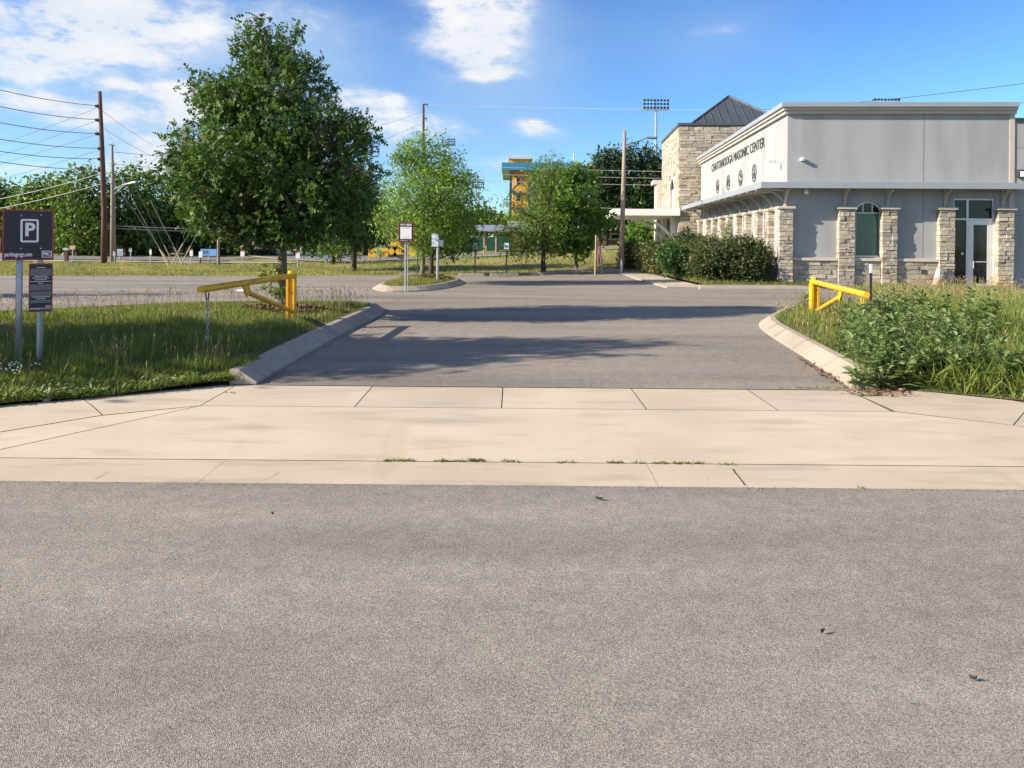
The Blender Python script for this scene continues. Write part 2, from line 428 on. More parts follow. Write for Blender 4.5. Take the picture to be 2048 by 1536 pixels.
# ------------------------------------------------------------------ mesh helpers
class MB:
    """collects shapes for one mesh"""
    def __init__(self):
        self.v, self.f = [], []

    def add(self, vs, fs):
        k = len(self.v)
        self.v += [tuple(p) for p in vs]
        self.f += [tuple(i + k for i in f) for f in fs]
        return self

    def box(self, x0, x1, y0, y1, z0, z1, T=None):
        vs = [Vector((x, y, z)) for z in (z0, z1) for y in (y0, y1) for x in (x0, x1)]
        if T:
            vs = [T(p) for p in vs]
        return self.add(vs, [(0, 2, 3, 1), (4, 5, 7, 6), (0, 1, 5, 4), (2, 6, 7, 3), (0, 4, 6, 2), (1, 3, 7, 5)])

    def hexa(self, vs):
        return self.add(vs, [(0, 2, 3, 1), (4, 5, 7, 6), (0, 1, 5, 4), (2, 6, 7, 3), (0, 4, 6, 2), (1, 3, 7, 5)])

    def tube(self, pts, rad, seg=8, caps=True):
        pts = [Vector(p) for p in pts]
        n = len(pts)
        if not hasattr(rad, '__len__'):
            rad = [rad] * n
        vs, fs = [], []
        ref = None
        for i, p in enumerate(pts):
            d = (pts[min(i + 1, n - 1)] - pts[max(i - 1, 0)])
            d = d.normalized() if d.length > 1e-9 else Vector((0, 0, 1))
            if ref is None:
                ref = Vector((1, 0, 0)) if abs(d.x) < .9 else Vector((0, 1, 0))
            a = d.cross(ref).normalized()
            b = d.cross(a)
            ref = b.cross(d) * -1 if False else ref
            for k in range(seg):
                t = 2 * math.pi * k / seg
                vs.append(p + (a * math.cos(t) + b * math.sin(t)) * rad[i])
        for i in range(n - 1):
            for k in range(seg):
                k2 = (k + 1) % seg
                fs.append((i * seg + k, i * seg + k2, (i + 1) * seg + k2, (i + 1) * seg + k))
        if caps:
            fs.append(tuple(range(seg))[::-1])
            fs.append(tuple(range((n - 1) * seg, n * seg)))
        return self.add(vs, fs)

    def prism(self, poly, z0, z1, T=None):
        """poly in local (x,y), extruded along local z"""
        n = len(poly)
        vs = [Vector((p[0], p[1], z0)) for p in poly] + [Vector((p[0], p[1], z1)) for p in poly]
        if T:
            vs = [T(p) for p in vs]
        fs = [tuple(range(n))[::-1], tuple(range(n, 2 * n))]
        fs += [(i, (i + 1) % n, n + (i + 1) % n, n + i) for i in range(n)]
        return self.add(vs, fs)

    def lathe(self, base, prof, seg=12):
        vs, fs = [], []
        for r, z in prof:
            for k in range(seg):
                t = 2 * math.pi * k / seg
                vs.append((base[0] + r * math.cos(t), base[1] + r * math.sin(t), base[2] + z))
        for i in range(len(prof) - 1):
            for k in range(seg):
                k2 = (k + 1) % seg
                fs.append((i * seg + k, i * seg + k2, (i + 1) * seg + k2, (i + 1) * seg + k))
        fs.append(tuple(range(seg))[::-1]); fs.append(tuple(range((len(prof) - 1) * seg, len(prof) * seg)))
        return self.add(vs, fs)

    def mesh(self, name):
        me = bpy.data.meshes.new(name)
        me.from_pydata(self.v, [], self.f)
        bm = bmesh.new(); bm.from_mesh(me)
        bmesh.ops.recalc_face_normals(bm, faces=bm.faces)
        bm.to_mesh(me); bm.free()
        return me


def link(name, me, mat=None, parent=None, smooth=False):
    o = bpy.data.objects.new(name, me)
    COL.objects.link(o)
    if mat is not None:
        me.materials.clear() if False else None
        if not me.materials:
            me.materials.append(M[mat] if isinstance(mat, str) else mat)
    if smooth:
        me.polygons.foreach_set('use_smooth', [True] * len(me.polygons))
    if parent is not None:
        o.parent = parent
        o.matrix_parent_inverse = parent.matrix_world.inverted() if False else Matrix.Translation(-parent.location) if parent.type == 'EMPTY' else Matrix.Identity(4)
    return o


def obj(name, mb, mat, parent=None, smooth=False, bevel=0):
    me = mb.mesh(name)
    if bevel:
        bm = bmesh.new(); bm.from_mesh(me)
        bmesh.ops.remove_doubles(bm, verts=bm.verts, dist=1e-6)
        bmesh.ops.bevel(bm, geom=list(bm.edges), offset=bevel, segments=2, affect='EDGES', profile=.6)
        bm.to_mesh(me); bm.free()
    return link(name, me, mat, parent, smooth)


def tag(o, label=None, cat=None, group=None, kind=None):
    for k, v in (('label', label), ('category', cat), ('group', group), ('kind', kind)):
        if v is not None:
            o[k] = v
    return o


def thing(name, loc, label, cat, group=None):
    o = bpy.data.objects.new(name, None)
    o.empty_display_size = .2
    COL.objects.link(o)
    o.location = loc
    return tag(o, label, cat, group)


def structure(name, mb_or_me, mat, smooth=False):
    me = mb_or_me.mesh(name) if isinstance(mb_or_me, MB) else mb_or_me
    o = link(name, me, mat, None, smooth)
    o['kind'] = 'structure'
    return o


def np_mesh(name, v, f, var=None, smooth=False):
    """fast mesh from arrays: v (n,3), f (m,k) all the same k"""
    me = bpy.data.meshes.new(name)
    k = f.shape[1]
    me.vertices.add(len(v)); me.vertices.foreach_set('co', np.ascontiguousarray(v, np.float32).ravel())
    me.loops.add(f.size); me.loops.foreach_set('vertex_index', np.ascontiguousarray(f, np.int32).ravel())
    me.polygons.add(len(f))
    me.polygons.foreach_set('loop_start', np.arange(0, f.size, k, dtype=np.int32))
    if smooth:
        me.polygons.foreach_set('use_smooth', np.ones(len(f), bool))
    if var is not None:
        a = me.attributes.new('var', 'FLOAT', 'POINT')
        a.data.foreach_set('value', np.ascontiguousarray(var, np.float32))
    me.update(calc_edges=True)
    return me


def unit(a):
    return a / np.maximum(np.linalg.norm(a, axis=1, keepdims=True), 1e-9)


def scatter(tv, tf, pos, along, normal, size, var, wid=None):
    """copies of a flat template (x across, y along, z off the face) at every pos"""
    n = len(pos)
    y = unit(along)
    x = unit(np.cross(y, normal))
    z = np.cross(x, y)
    s = np.asarray(size).reshape(-1, 1, 1)
    w = s if wid is None else np.asarray(wid).reshape(-1, 1, 1)
    t = np.asarray(tv, float)
    v = pos[:, None, :] + t[None, :, 0:1] * w * x[:, None, :] + t[None, :, 1:2] * s * y[:, None, :] + t[None, :, 2:3] * s * z[:, None, :]
    f = np.asarray(tf)[None, :, :] + (np.arange(n) * len(t))[:, None, None]
    return v.reshape(-1, 3), f.reshape(-1, np.asarray(tf).shape[1]), np.repeat(var, len(t))


def join(chunks):
    vs, fs, ws, k = [], [], [], 0
    for v, f, w in chunks:
        vs.append(v); fs.append(f + k); ws.append(w); k += len(v)
    return np.concatenate(vs), np.concatenate(fs), np.concatenate(ws)


def text_mesh(s, size, extrude=0.004, bold=0.0, align='CENTER'):
    cu = bpy.data.curves.new('lettering', 'FONT')
    cu.body = s; cu.size = size; cu.extrude = extrude; cu.offset = bold
    cu.align_x = align; cu.align_y = 'CENTER'; cu.resolution_u = 3
    o = bpy.data.objects.new('lettering_tmp', cu)
    COL.objects.link(o)
    dg = bpy.context.evaluated_depsgraph_get()
    dg.update()
    me = bpy.data.meshes.new_from_object(o.evaluated_get(dg))
    bpy.data.objects.remove(o)
    bpy.data.curves.remove(cu)
    return me


def text(name, s, size, Mx, mat, parent, sx=1.0, bold=0.0, width=None, extrude=.004):
    """lettering standing on the plane given by matrix Mx (local x right, y up, z out)"""
    me = text_mesh(s, size, extrude, bold)
    if width:
        xs = [v.co.x for v in me.vertices]
        sx = width / (max(xs) - min(xs))
    me.transform(Matrix.Diagonal((sx, 1, 1, 1)))
    me.transform(Mx)
    return link(name, me, mat, parent)


def inside(px, py, poly):
    """vectorised point in polygon"""
    c = np.zeros(len(px), bool)
    n = len(poly)
    for i in range(n):
        x0, y0 = poly[i][0], poly[i][1]
        x1, y1 = poly[(i + 1) % n][0], poly[(i + 1) % n][1]
        cond = ((y0 > py) != (y1 > py)) & (px < (x1 - x0) * (py - y0) / ((y1 - y0) if y1 != y0 else 1e-9) + x0)
        c ^= cond
    return c


def dist_poly(px, py, poly, closed=True):
    d = np.full(len(px), 1e9)
    n = len(poly)
    for i in range(n if closed else n - 1):
        ax, ay = poly[i][0], poly[i][1]
        bx, by = poly[(i + 1) % n][0], poly[(i + 1) % n][1]
        ex, ey = bx - ax, by - ay
        t = np.clip(((px - ax) * ex + (py - ay) * ey) / max(ex * ex + ey * ey, 1e-9), 0, 1)
        d = np.minimum(d, np.hypot(px - ax - t * ex, py - ay - t * ey))
    return d


def smooth_line(pts, n=6):
    """Catmull-Rom through the points"""
    P = [Vector(p) for p in pts]
    out = []
    for i in range(len(P) - 1):
        p0, p1, p2, p3 = P[max(i - 1, 0)], P[i], P[i + 1], P[min(i + 2, len(P) - 1)]
        for k in range(n):
            t = k / n
            out.append(0.5 * ((2 * p1) + (p2 - p0) * t + (2 * p0 - 5 * p1 + 4 * p2 - p3) * t * t + (3 * p1 - p0 - 3 * p2 + p3) * t ** 3))
    out.append(P[-1])
    return out


# ------------------------------------------------------------------ the land
FAR_EDGE = [(-60, 22.0), (-24, 26.4), (-9, 28.2), (0, 31.2), (3.4, 33.4), (30, 36.0), (60, 38)]     # far rim of the parking lot
FEX = [p[0] for p in FAR_EDGE]; FEY = [p[1] for p in FAR_EDGE]


def land():
    def axis(lo, hi, core0, core1, step):
        a = list(np.arange(core0, core1 + 1e-6, step))
        x, s = core0, step
        left = []
        while x > lo:
            s *= 1.35; x -= s; left.append(x)
        x, s = core1, step
        right = []
        while x < hi:
            s *= 1.35; x += s; right.append(x)
        return np.array(left[::-1] + a + right)
    xs = axis(-900, 900, -34, 30, .5)
    ys = axis(-300, 1500, 2, 62, .5)
    X, Y = np.meshgrid(xs, ys)
    d = Y - np.interp(X, FEX, FEY)
    Z = gz(X, Y) - 0.06 + 0.075 * np.clip(d / .5, 0, 1)
    Z += np.where(d > 1, 0.035 * np.sin(X * 1.7) * np.sin(Y * 1.1) + 0.02 * np.sin(X * 4.1 + Y * 3), 0) * np.clip((d - 1) / 2, 0, 1) * (np.interp(X, AX, AZ) < 5)
    v = np.stack([X.ravel(), Y.ravel(), Z.ravel()], 1)
    nx, ny = len(xs), len(ys)
    i = np.arange(nx * ny).reshape(ny, nx)
    f = np.stack([i[:-1, :-1].ravel(), i[:-1, 1:].ravel(), i[1:, 1:].ravel(), i[1:, :-1].ravel()], 1)
    structure('ground', np_mesh('ground', v, f, smooth=True), 'field')


land()


def sheet(name, rings, mat, up=0.0, nx=1):
    """strip between successive (x-list, y-list) rows draped on the land"""
    vs, fs = [], []
    for row in rings:
        vs += [(x, y, float(gz(x, y)) + up) for x, y in row]
    n = len(rings[0])
    for r in range(len(rings) - 1):
        for k in range(n - 1):
            fs.append((r * n + k, r * n + k + 1, (r + 1) * n + k + 1, (r + 1) * n + k))
    mb = MB(); mb.v, mb.f = vs, fs
    return structure(name, mb, mat)


GUT0, GUT1, APR, SWB = 5.06, 5.55, 6.9, 7.8
sheet('street', [[(x, y) for x in (-120, 0, 120)] for y in (-40, 0, GUT0 - .004)], 'street', 0.0)

# parking lot and driveway: one sheet, rows follow the far rim
xs = [-60, -40, -24, -16, -9, -5, 0, 3.4, 8, 14, 20, 30, 60]
rows = [[(x, SWB + .012) for x in xs], [(x, 15.0) for x in xs]]
for t in (.25, .5, .75, 1.0):
    rows.append([(x, 15 + (float(np.interp(x, FEX, FEY)) - 15) * t) for x in xs])
sheet('parking_lot', rows, 'lot', 0.004)


def slab(parent, poly, mat, th=.10, up=0.0, name='slab', side='dirt'):
    """one concrete pour: poly is a list of (x,y), draped on the land, with a worn rounded edge"""
    bm = bmesh.new()
    vs = [bm.verts.new((x, y, 0)) for x, y in poly]
    bm.faces.new(vs)
    for yk in (5.55, 6.9, 7.8):
        bmesh.ops.bisect_plane(bm, geom=bm.verts[:] + bm.edges[:] + bm.faces[:], plane_co=(0, yk, 0), plane_no=(0, 1, 0))
    for v in bm.verts:
        v.co.z = float(gz(v.co.x, v.co.y)) + up
    rim = [e for e in bm.edges if e.is_boundary]
    r_ = bmesh.ops.extrude_edge_only(bm, edges=rim)
    for v in [g for g in r_['geom'] if isinstance(g, bmesh.types.BMVert)]:
        v.co.z -= th
    bmesh.ops.recalc_face_normals(bm, faces=bm.faces)
    for f in bm.faces:                     # grime on the joint sides, darkened so their sunlit edges don't show
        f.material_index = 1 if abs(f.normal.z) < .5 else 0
    me = bpy.data.meshes.new(name); bm.to_mesh(me); bm.free()
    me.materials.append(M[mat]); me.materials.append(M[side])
    return link(name, me, mat, parent)


def g2(u, v):
    p = G(u, v)
    return (p.x, p.y)


# --- sidewalk with its separate pours
sw = bpy.data.objects.new('sidewalk', None); COL.objects.link(sw); sw['kind'] = 'structure'
gap = .005
jx = [-2.78, -1.40, -.08, 1.22, 2.40, 3.42]
for a, b in zip(jx[:-1], jx[1:]):
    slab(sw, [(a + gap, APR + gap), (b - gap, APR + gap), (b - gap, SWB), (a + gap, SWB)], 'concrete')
J = (-2.78, APR)
A1, A2 = (-4.04, 6.09), (-3.73, 5.62)
B0 = (-2.92, SWB)
K0, K1 = g2(165, 797), g2(205, 830)
# walk that jogs towards the street on the left
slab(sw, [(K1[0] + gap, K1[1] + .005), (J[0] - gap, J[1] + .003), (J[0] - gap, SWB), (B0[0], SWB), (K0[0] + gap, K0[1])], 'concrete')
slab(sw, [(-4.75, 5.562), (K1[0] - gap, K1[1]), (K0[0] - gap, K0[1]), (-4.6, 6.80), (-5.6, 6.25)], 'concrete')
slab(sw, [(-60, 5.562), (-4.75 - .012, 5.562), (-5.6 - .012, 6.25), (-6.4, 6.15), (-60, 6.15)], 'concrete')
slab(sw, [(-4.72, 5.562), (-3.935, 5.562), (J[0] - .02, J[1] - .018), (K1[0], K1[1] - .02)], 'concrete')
# right side
R0, R1, R2, R3 = g2(1790, 823), g2(2048, 880), g2(2048, 803), g2(1725, 786)
RJ0, RJ1 = g2(2027, 850), g2(2066, 808)
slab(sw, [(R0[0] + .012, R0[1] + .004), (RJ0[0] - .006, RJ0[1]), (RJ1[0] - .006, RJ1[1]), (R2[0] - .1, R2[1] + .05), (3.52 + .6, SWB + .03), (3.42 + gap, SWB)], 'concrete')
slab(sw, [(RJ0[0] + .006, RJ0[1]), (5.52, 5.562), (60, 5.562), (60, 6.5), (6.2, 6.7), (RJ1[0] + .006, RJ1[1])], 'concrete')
# driveway apron: a single large pour with its flares
ap = bpy.data.objects.new('driveway_apron', None); COL.objects.link(ap); ap['kind'] = 'structure'
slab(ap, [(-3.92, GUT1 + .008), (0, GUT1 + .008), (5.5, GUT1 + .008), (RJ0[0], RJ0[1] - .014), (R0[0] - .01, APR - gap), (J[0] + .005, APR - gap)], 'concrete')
# gutter pours
gt = bpy.data.objects.new('gutter', None); COL.objects.link(gt); gt['kind'] = 'structure'
gj = [-60, -8, -5.1, -2.05, .98, 3.9, 7, 60]
for a, b in zip(gj[:-1], gj[1:]):
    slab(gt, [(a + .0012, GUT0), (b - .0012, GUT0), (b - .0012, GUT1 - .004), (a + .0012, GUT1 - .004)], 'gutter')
mb = MB()
mb.v = [(x, y, float(gz(x, y)) - .009) for y in (5.0, GUT1, APR, SWB + .05) for x in (-30, 30)]
mb.f = [(0, 1, 3, 2), (2, 3, 5, 4), (4, 5, 7, 6)]
structure('joint_soil', mb, 'dirt')


# --- kerbs
def kerb(name, outer, inward, wtop=.09, wslope=.18, h=.15, closed=False, joints=3.0, drop_ends=(0, 0)):
    """sloped-face kerb swept along its outer foot line; inward = +1/-1 side of travel"""
    root = bpy.data.objects.new(name, None); COL.objects.link(root); root['kind'] = 'structure'
    P = [Vector((p[0], p[1], 0)) for p in outer]
    n = len(P)
    L = [0]
    for i in range(1, n):
        L.append(L[-1] + (P[i] - P[i - 1]).length)
    prof = [(0, -.05), (0, .035), (wslope, h), (wslope + wtop, h + .004), (wslope + wtop, -.05)]
    ring = []
    for i in range(n):
        if closed:
            d = P[(i + 1) % n] - P[i - 1]
        else:
            d = P[min(i + 1, n - 1)] - P[max(i - 1, 0)]
        d.normalize()
        nn = Vector((-d.y, d.x, 0)) * inward
        ring.append([P[i] + nn * o for o, _ in prof])
    segs, start = [], 0
    last = 0
    for i in range(1, n):
        if L[i] - L[last] >= joints or i == n - 1:
            segs.append((last, i)); last = i
    for a, b in segs:
        mb = MB()
        k = len(prof)
        for i in range(a, b + 1):
            for q, (o, z) in enumerate(prof):
                p = ring[i][q]
                zz = float(gz(p.x, p.y)) + z
                if i == a and L[b] - L[a] > 1:      # a hair open at the pour joint
                    p = p + (ring[min(i + 1, n - 1)][q] - p).normalized() * .006
                mb.v.append((p.x, p.y, zz))
        m = b - a
        for i in range(m):
            for q in range(k - 1):
                mb.f.append((i * k + q, i * k + q + 1, (i + 1) * k + q + 1, (i + 1) * k + q))
        mb.f.append(tuple(range(k))); mb.f.append(tuple(range(m * k, (m + 1) * k)))
        obj('kerb_stone', mb, 'kerb', root)
    return ring


L_out = smooth_line([G(*q) for q in ((512, 770), (620, 706), (700, 662), (755, 634), (768, 622))] + [Vector((-2.72, 15.78, 0)), Vector((-3.3, 16.1, 0))], 5)
L_out += [Vector((p[0], p[1], 0)) for p in ((-5.2, 15.95), (-6.4, 15.5), (-7.6, 14.7), (-8.8, 13.6), (-10.5, 12.9), (-14, 12.6), (-24, 12.4))]
ringL = kerb('kerb_left_island', L_out, 1)
R_out = smooth_line([G(*q) for q in ((1703, 778), (1640, 736), (1580, 698), (1532, 667), (1518, 651), (1530, 640), (1562, 626), (1630, 615))], 5)
R_out += [Vector((8.2, 17.6, 0)), Vector((9.2, 18.9, 0))]
ringR = kerb('kerb_right_verge', R_out, -1)


def patch(name, poly, zf, mat, step=.22):
    """a piece of planted ground: triangulated grid clipped to poly"""
    xs_ = [p[0] for p in poly]; ys_ = [p[1] for p in poly]
    tri = bmesh.new()
    vs = [tri.verts.new((p[0], p[1], 0)) for p in poly]
    tri.faces.new(vs)
    for lo, hi, nrm, ax in ((min(xs_), max(xs_), (1, 0, 0), 0), (min(ys_), max(ys_), (0, 1, 0), 1)):
        k = int((hi - lo) / step)
        for i in range(1, min(k, 160)):
            c = lo + (hi - lo) * i / min(k, 160)
            co = (c, 0, 0) if ax == 0 else (0, c, 0)
            bmesh.ops.bisect_plane(tri, geom=tri.verts[:] + tri.edges[:] + tri.faces[:], plane_co=co, plane_no=nrm)
    bmesh.ops.triangulate(tri, faces=tri.faces[:])
    co = np.array([v.co[:] for v in tri.verts])
    z = zf(co[:, 0], co[:, 1])
    for v, zz in zip(tri.verts, z):
        v.co.z = zz
    bmesh.ops.recalc_face_normals(tri, faces=tri.faces[:])
    me = bpy.data.meshes.new(name); tri.to_mesh(me); tri.free()
    me.polygons.foreach_set('use_smooth', [True] * len(me.polygons))
    return structure(name, me, mat)


inL = [(r[3].x, r[3].y) for r in ringL]
LEFT_POLY = inL + [(-24, 6.2), (-6.4, 6.17), (-5.6, 6.28), (-4.6, 6.83), (K0[0], K0[1] + .01), (B0[0] - .03, SWB + .01), (inL[0][0] - .02, SWB + .02)]


FRONT_L = [(-24, 6.2), (-6.4, 6.17), (-5.6, 6.28), (-4.6, 6.83), (K0[0], K0[1]), (B0[0], SWB), (inL[0][0] + .1, SWB + .01)]


def zl(x, y):
    d = dist_poly(x, y, LEFT_POLY)
    return gz(x, y) + .03 + .12 * np.clip(d / .35, 0, 1) * np.clip((y - 6.0) / 1.6, 0, 1) + .05 * np.clip((d - .4) / 1.5, 0, 1) + .02 * np.sin(x * 3.1 + y) * np.sin(y * 2.3)


def zl2(x, y):
    """as zl but level with the kerb top along the kerb"""
    dk = dist_poly(x, y, inL, False)
    df = dist_poly(x, y, FRONT_L, False)
    return np.maximum(zl(x, y), gz(x, y) + .155 * np.clip(1 - dk / .5, 0, 1) * np.clip(.1 + df / .3, 0, 1))


patch('verge_left', LEFT_POLY, zl2, 'verge')
inR = [(r[3].x, r[3].y) for r in ringR]
RIGHT_POLY = inR + [(9.5, 20.3), (9.3, 21.4), (9.9, 22.9), (40, 22.6), (40, 6.52), (6.2, 6.72), (R2[0], R2[1] + .04), (4.15, SWB + .04), (inR[0][0], SWB + .03)]


FRONT_R = [(40, 6.52), (6.2, 6.72), (R2[0], R2[1] + .04), (4.15, SWB + .04), (inR[0][0] - .1, SWB + .03)]


def zr(x, y):
    dk = dist_poly(x, y, inR, False)
    d = dist_poly(x, y, RIGHT_POLY)
    z = gz(x, y) + .02 + .13 * np.clip(d / .4, 0, 1) + .10 * np.clip((d - .4) / 2.0, 0, 1) + .02 * np.sin(x * 2.7 + y) * np.sin(y * 2.1)
    df = dist_poly(x, y, FRONT_R, False)
    z = gz(x, y) + (z - gz(x, y)) * np.clip(.12 + df / .35, 0, 1)
    return np.maximum(z, gz(x, y) + .155 * np.clip(1 - dk / .5, 0, 1) * np.clip(.1 + df / .3, 0, 1))


patch('verge_right', RIGHT_POLY, zr, 'verge', .3)

# --- centre island
isl = [G(*q) for q in ((745, 578), (762, 583), (800, 584), (860, 582), (905, 575), (930, 567), (915, 563.5), (860, 564), (800, 567), (760, 571))]
isl_c = smooth_line(isl + [isl[0]], 3)[:-1]
ringI = kerb('kerb_tree_island', isl_c + [isl_c[0]], 1, wtop=.1, wslope=.2, h=.14, joints=2.2)
inI = [(r[3].x, r[3].y) for r in ringI[:-1]]
IC = np.mean(np.array(inI), 0)


def zi(x, y):
    d = dist_poly(x, y, inI)
    return gz(x, y) + .13 + .16 * np.clip(d / .9, 0, 1) ** .8


patch('tree_island', inI, zi, 'verge', .2)

# --- concrete walk beside the planting bed and the bed itself
walk = bpy.data.objects.new('building_walk', None); COL.objects.link(walk); walk['kind'] = 'structure'
WA, WB, WC, WD = g2(1236, 547), g2(1334, 577), g2(1400, 580), g2(1262, 547)
yy = np.linspace(WB[1], WA[1], 8)
for i in range(7):
    y0, y1 = yy[i] + .008, yy[i + 1]
    x0a = WB[0] + (WA[0] - WB[0]) * (y0 - WB[1]) / (WA[1] - WB[1]); x0b = WB[0] + (WA[0] - WB[0]) * (y1 - WB[1]) / (WA[1] - WB[1])
    w = 1.25 if i else 1.1
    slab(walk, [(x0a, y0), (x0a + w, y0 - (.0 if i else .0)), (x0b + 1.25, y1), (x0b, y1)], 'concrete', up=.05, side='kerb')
ck = [G(1655, 580.5), G(1560, 580), G(1450, 579.5), G(1400, 579)]
kerb('kerb_building', [(p.x, p.y) for p in ck], -1, wtop=.14, wslope=.04, h=.13, joints=2.5)
BED = [(WB[0] + 1.12, WB[1] - .02), (ck[2].x, ck[2].y + .16), (ck[1].x, ck[1].y + .16), (9.4, 23.0), (9.4, 24.2), (9.9, 39.2), (WA[0] + 1.27, 33.5), (WA[0] + 1.27, WA[1])]
BED = [(WB[0] + 1.12, WB[1] + .1)] + BED[1:]


def zb(x, y):
    return gz(np.minimum(x, 3), np.minimum(y, 30)) + .13 + .06 * np.clip(dist_poly(x, y, BED) / 1.0, 0, 1)


patch('planting_bed', BED, zb, 'verge', .3)
# far kerb by the lawn at the head of the lot
fk = [g2(1085, 551.5), g2(1130, 547.5), g2(1180, 545.5), g2(1240, 545.5)]
kerb('kerb_lawn', [p for p in smooth_line([(p[0], p[1], 0) for p in fk], 4)], 1, wtop=.35, wslope=.1, h=.12, joints=2.6)

# --- the road that climbs to the right behind the lawn
rd = []
for t, (x, y, w) in enumerate([(-30, 96, 9), (-21, 74, 8), (-15, 58, 7.5), (-9, 49, 7.0), (-2, 46.3, 6.4), (6, 46.0, 6.2), (14, 46.6, 6), (40, 49, 6)]):
    rd.append((x, y, w))
P = smooth_line([(x, y, w) for x, y, w in rd], 8)
mb = MB()
for i, p in enumerate(P):
    q0, q1 = P[max(i - 1, 0)], P[min(i + 1, len(P) - 1)]
    d = Vector((q1.x - q0.x, q1.y - q0.y, 0)).normalized(); nn = Vector((-d.y, d.x, 0))
    for s in (-.5, 0, .5):
        c = Vector((p.x, p.y, 0)) + nn * s * p.z
        mb.v.append((c.x, c.y, float(gz(c.x, c.y)) + .055))
for i in range(len(P) - 1):
    for k in range(2):
        mb.f.append((i * 3 + k, i * 3 + k + 1, (i + 1) * 3 + k + 1, (i + 1) * 3 + k))
structure('road', mb, 'road')
mb = MB()
for i, p in enumerate(P):
    q0, q1 = P[max(i - 1, 0)], P[min(i + 1, len(P) - 1)]
    d = Vector((q1.x - q0.x, q1.y - q0.y, 0)).normalized(); nn = Vector((-d.y, d.x, 0))
    for s in (-.5 * p.z - .1, -.5 * p.z - .75):
        c = Vector((p.x, p.y, 0)) + nn * s
        mb.v.append((c.x, c.y, float(gz(c.x, c.y)) + .075))
mb.f = [(i * 2, i * 2 + 1, i * 2 + 3, i * 2 + 2) for i in range(len(P) - 1)]
structure('road_edge', mb, 'gutter')
# the pale path along the far side of the left field
sheet('path', [[(x, 41.8 + dy) for x in np.linspace(-70, -12, 20)] for dy in (0, 1.6)], 'gutter', .05)
sheet('far_street', [[(x, 45.2 + dy) for x in np.linspace(-90, -17, 20)] for dy in (0, 3.5, 7)], 'road', .05)

# ------------------------------------------------------------------ the lodge building
CORN = Vector((8.56, 24.0, 0))
FA, SA = R(3.0), R(4.0)
FS, FO = Vector((math.cos(FA), -math.sin(FA), 0)), Vector((-math.sin(FA), -math.cos(FA), 0))     # along the front, out of it
SS, SO = Vector((math.sin(SA), math.cos(SA), 0)), Vector((-math.cos(SA), math.sin(SA), 0))       # along the side, out of it
FT = lambda p: CORN + FS * p.x + FO * p.y + Vector((0, 0, p.z))      # local (along, out, z)
ST = lambda p: CORN + SS * p.x + SO * p.y + Vector((0, 0, p.z))
FLEN, SLEN, ZB = 6.80, 15.4, 0.12
lodge = thing('lodge_building', (CORN.x, CORN.y, ZB), 'pale grey meeting hall with stone columns, metal awning and dark lettering', 'building')


def part_empty(name, loc, parent):
    o = bpy.data.objects.new(name, None); o.empty_display_size = .1
    COL.objects.link(o); o.location = loc; o.parent = parent
    o.matrix_parent_inverse = Matrix.Translation(-parent.location)
    return o


def arch(x0, x1, z0, zs, zt, n=10):
    """outline of an opening with a segmental head"""
    w, h = (x1 - x0) / 2, zt - zs
    r = (w * w + h * h) / (2 * h)
    cx, cz = (x0 + x1) / 2, zt - r
    a = math.asin(min(1, w / r))
    pts = [(x0, z0), (x1, z0)]
    pts += [(cx + r * math.sin(a * (1 - 2 * i / n)), cz + r * math.cos(a * (1 - 2 * i / n))) for i in range(n + 1)]
    return pts


def pierced(mb, outline, holes, T, depth=.22):
    """wall face with real openings and reveals; local (along, z)"""
    loops = [[Vector((x, z, 0)) for x, z in outline]] + [[Vector((x, z, 0)) for x, z in h] for h in holes]
    flat = [p for l in loops for p in l]
    tris = tessellate_polygon(loops)
    k = len(mb.v)
    mb.v += [tuple(T(Vector((p.x, 0, p.y)))) for p in flat]
    mb.f += [tuple(i + k for i in t) for t in tris]
    for h in holes:
        k = len(mb.v); n = len(h)
        mb.v += [tuple(T(Vector((x, 0, z)))) for x, z in h] + [tuple(T(Vector((x, -depth, z)))) for x, z in h]
        mb.f += [(k + i, k + (i + 1) % n, k + n + (i + 1) % n, k + n + i) for i in range(n)]


F_WIN = arch(2.10, 2.90, 1.23, 2.74, 2.955)
F_DOOR = [(5.06, .22), (6.28, .22), (6.28, 3.06), (5.06, 3.06)]
mb = MB()
pierced(mb, [(0, ZB), (FLEN, ZB), (FLEN, 5.72), (0, 5.72)], [F_WIN, F_DOOR], FT)
obj('front_wall', mb, 'wall', lodge)
S_WINS = [arch(t - .42, t + .42, 1.23, 2.55, 2.95) for t in (2.40, 5.55, 8.75, 12.0)]
mb = MB()
pierced(mb, [(0, ZB), (SLEN, ZB), (SLEN, 5.72), (0, 5.72)], S_WINS, ST)
obj('side_wall', mb, 'wall', lodge)
# back, far side and roof deck close the block
e0, e1 = FT(Vector((FLEN, 0, 0))), ST(Vector((SLEN, 0, 0)))
e2 = e0 + SS * SLEN
mb = MB()
a = [Vector((p.x, p.y, ZB)) for p in (e0, e2, e1)]; b = [Vector((p.x, p.y, 5.72)) for p in (e0, e2, e1)]
mb.add(a + b, [(0, 1, 4, 3), (1, 2, 5, 4)])
mb.add([Vector((p.x, p.y, 5.45)) for p in (CORN, e0, e2, e1)], [(0, 1, 2, 3)])
obj('rear_wall', mb, 'wall', lodge)
# control joints in the stucco
mb = MB(); mb.box(4.13, 4.145, -.003, .003, ZB, 5.70, FT)
obj('control_joint', mb, 'mortar', lodge)
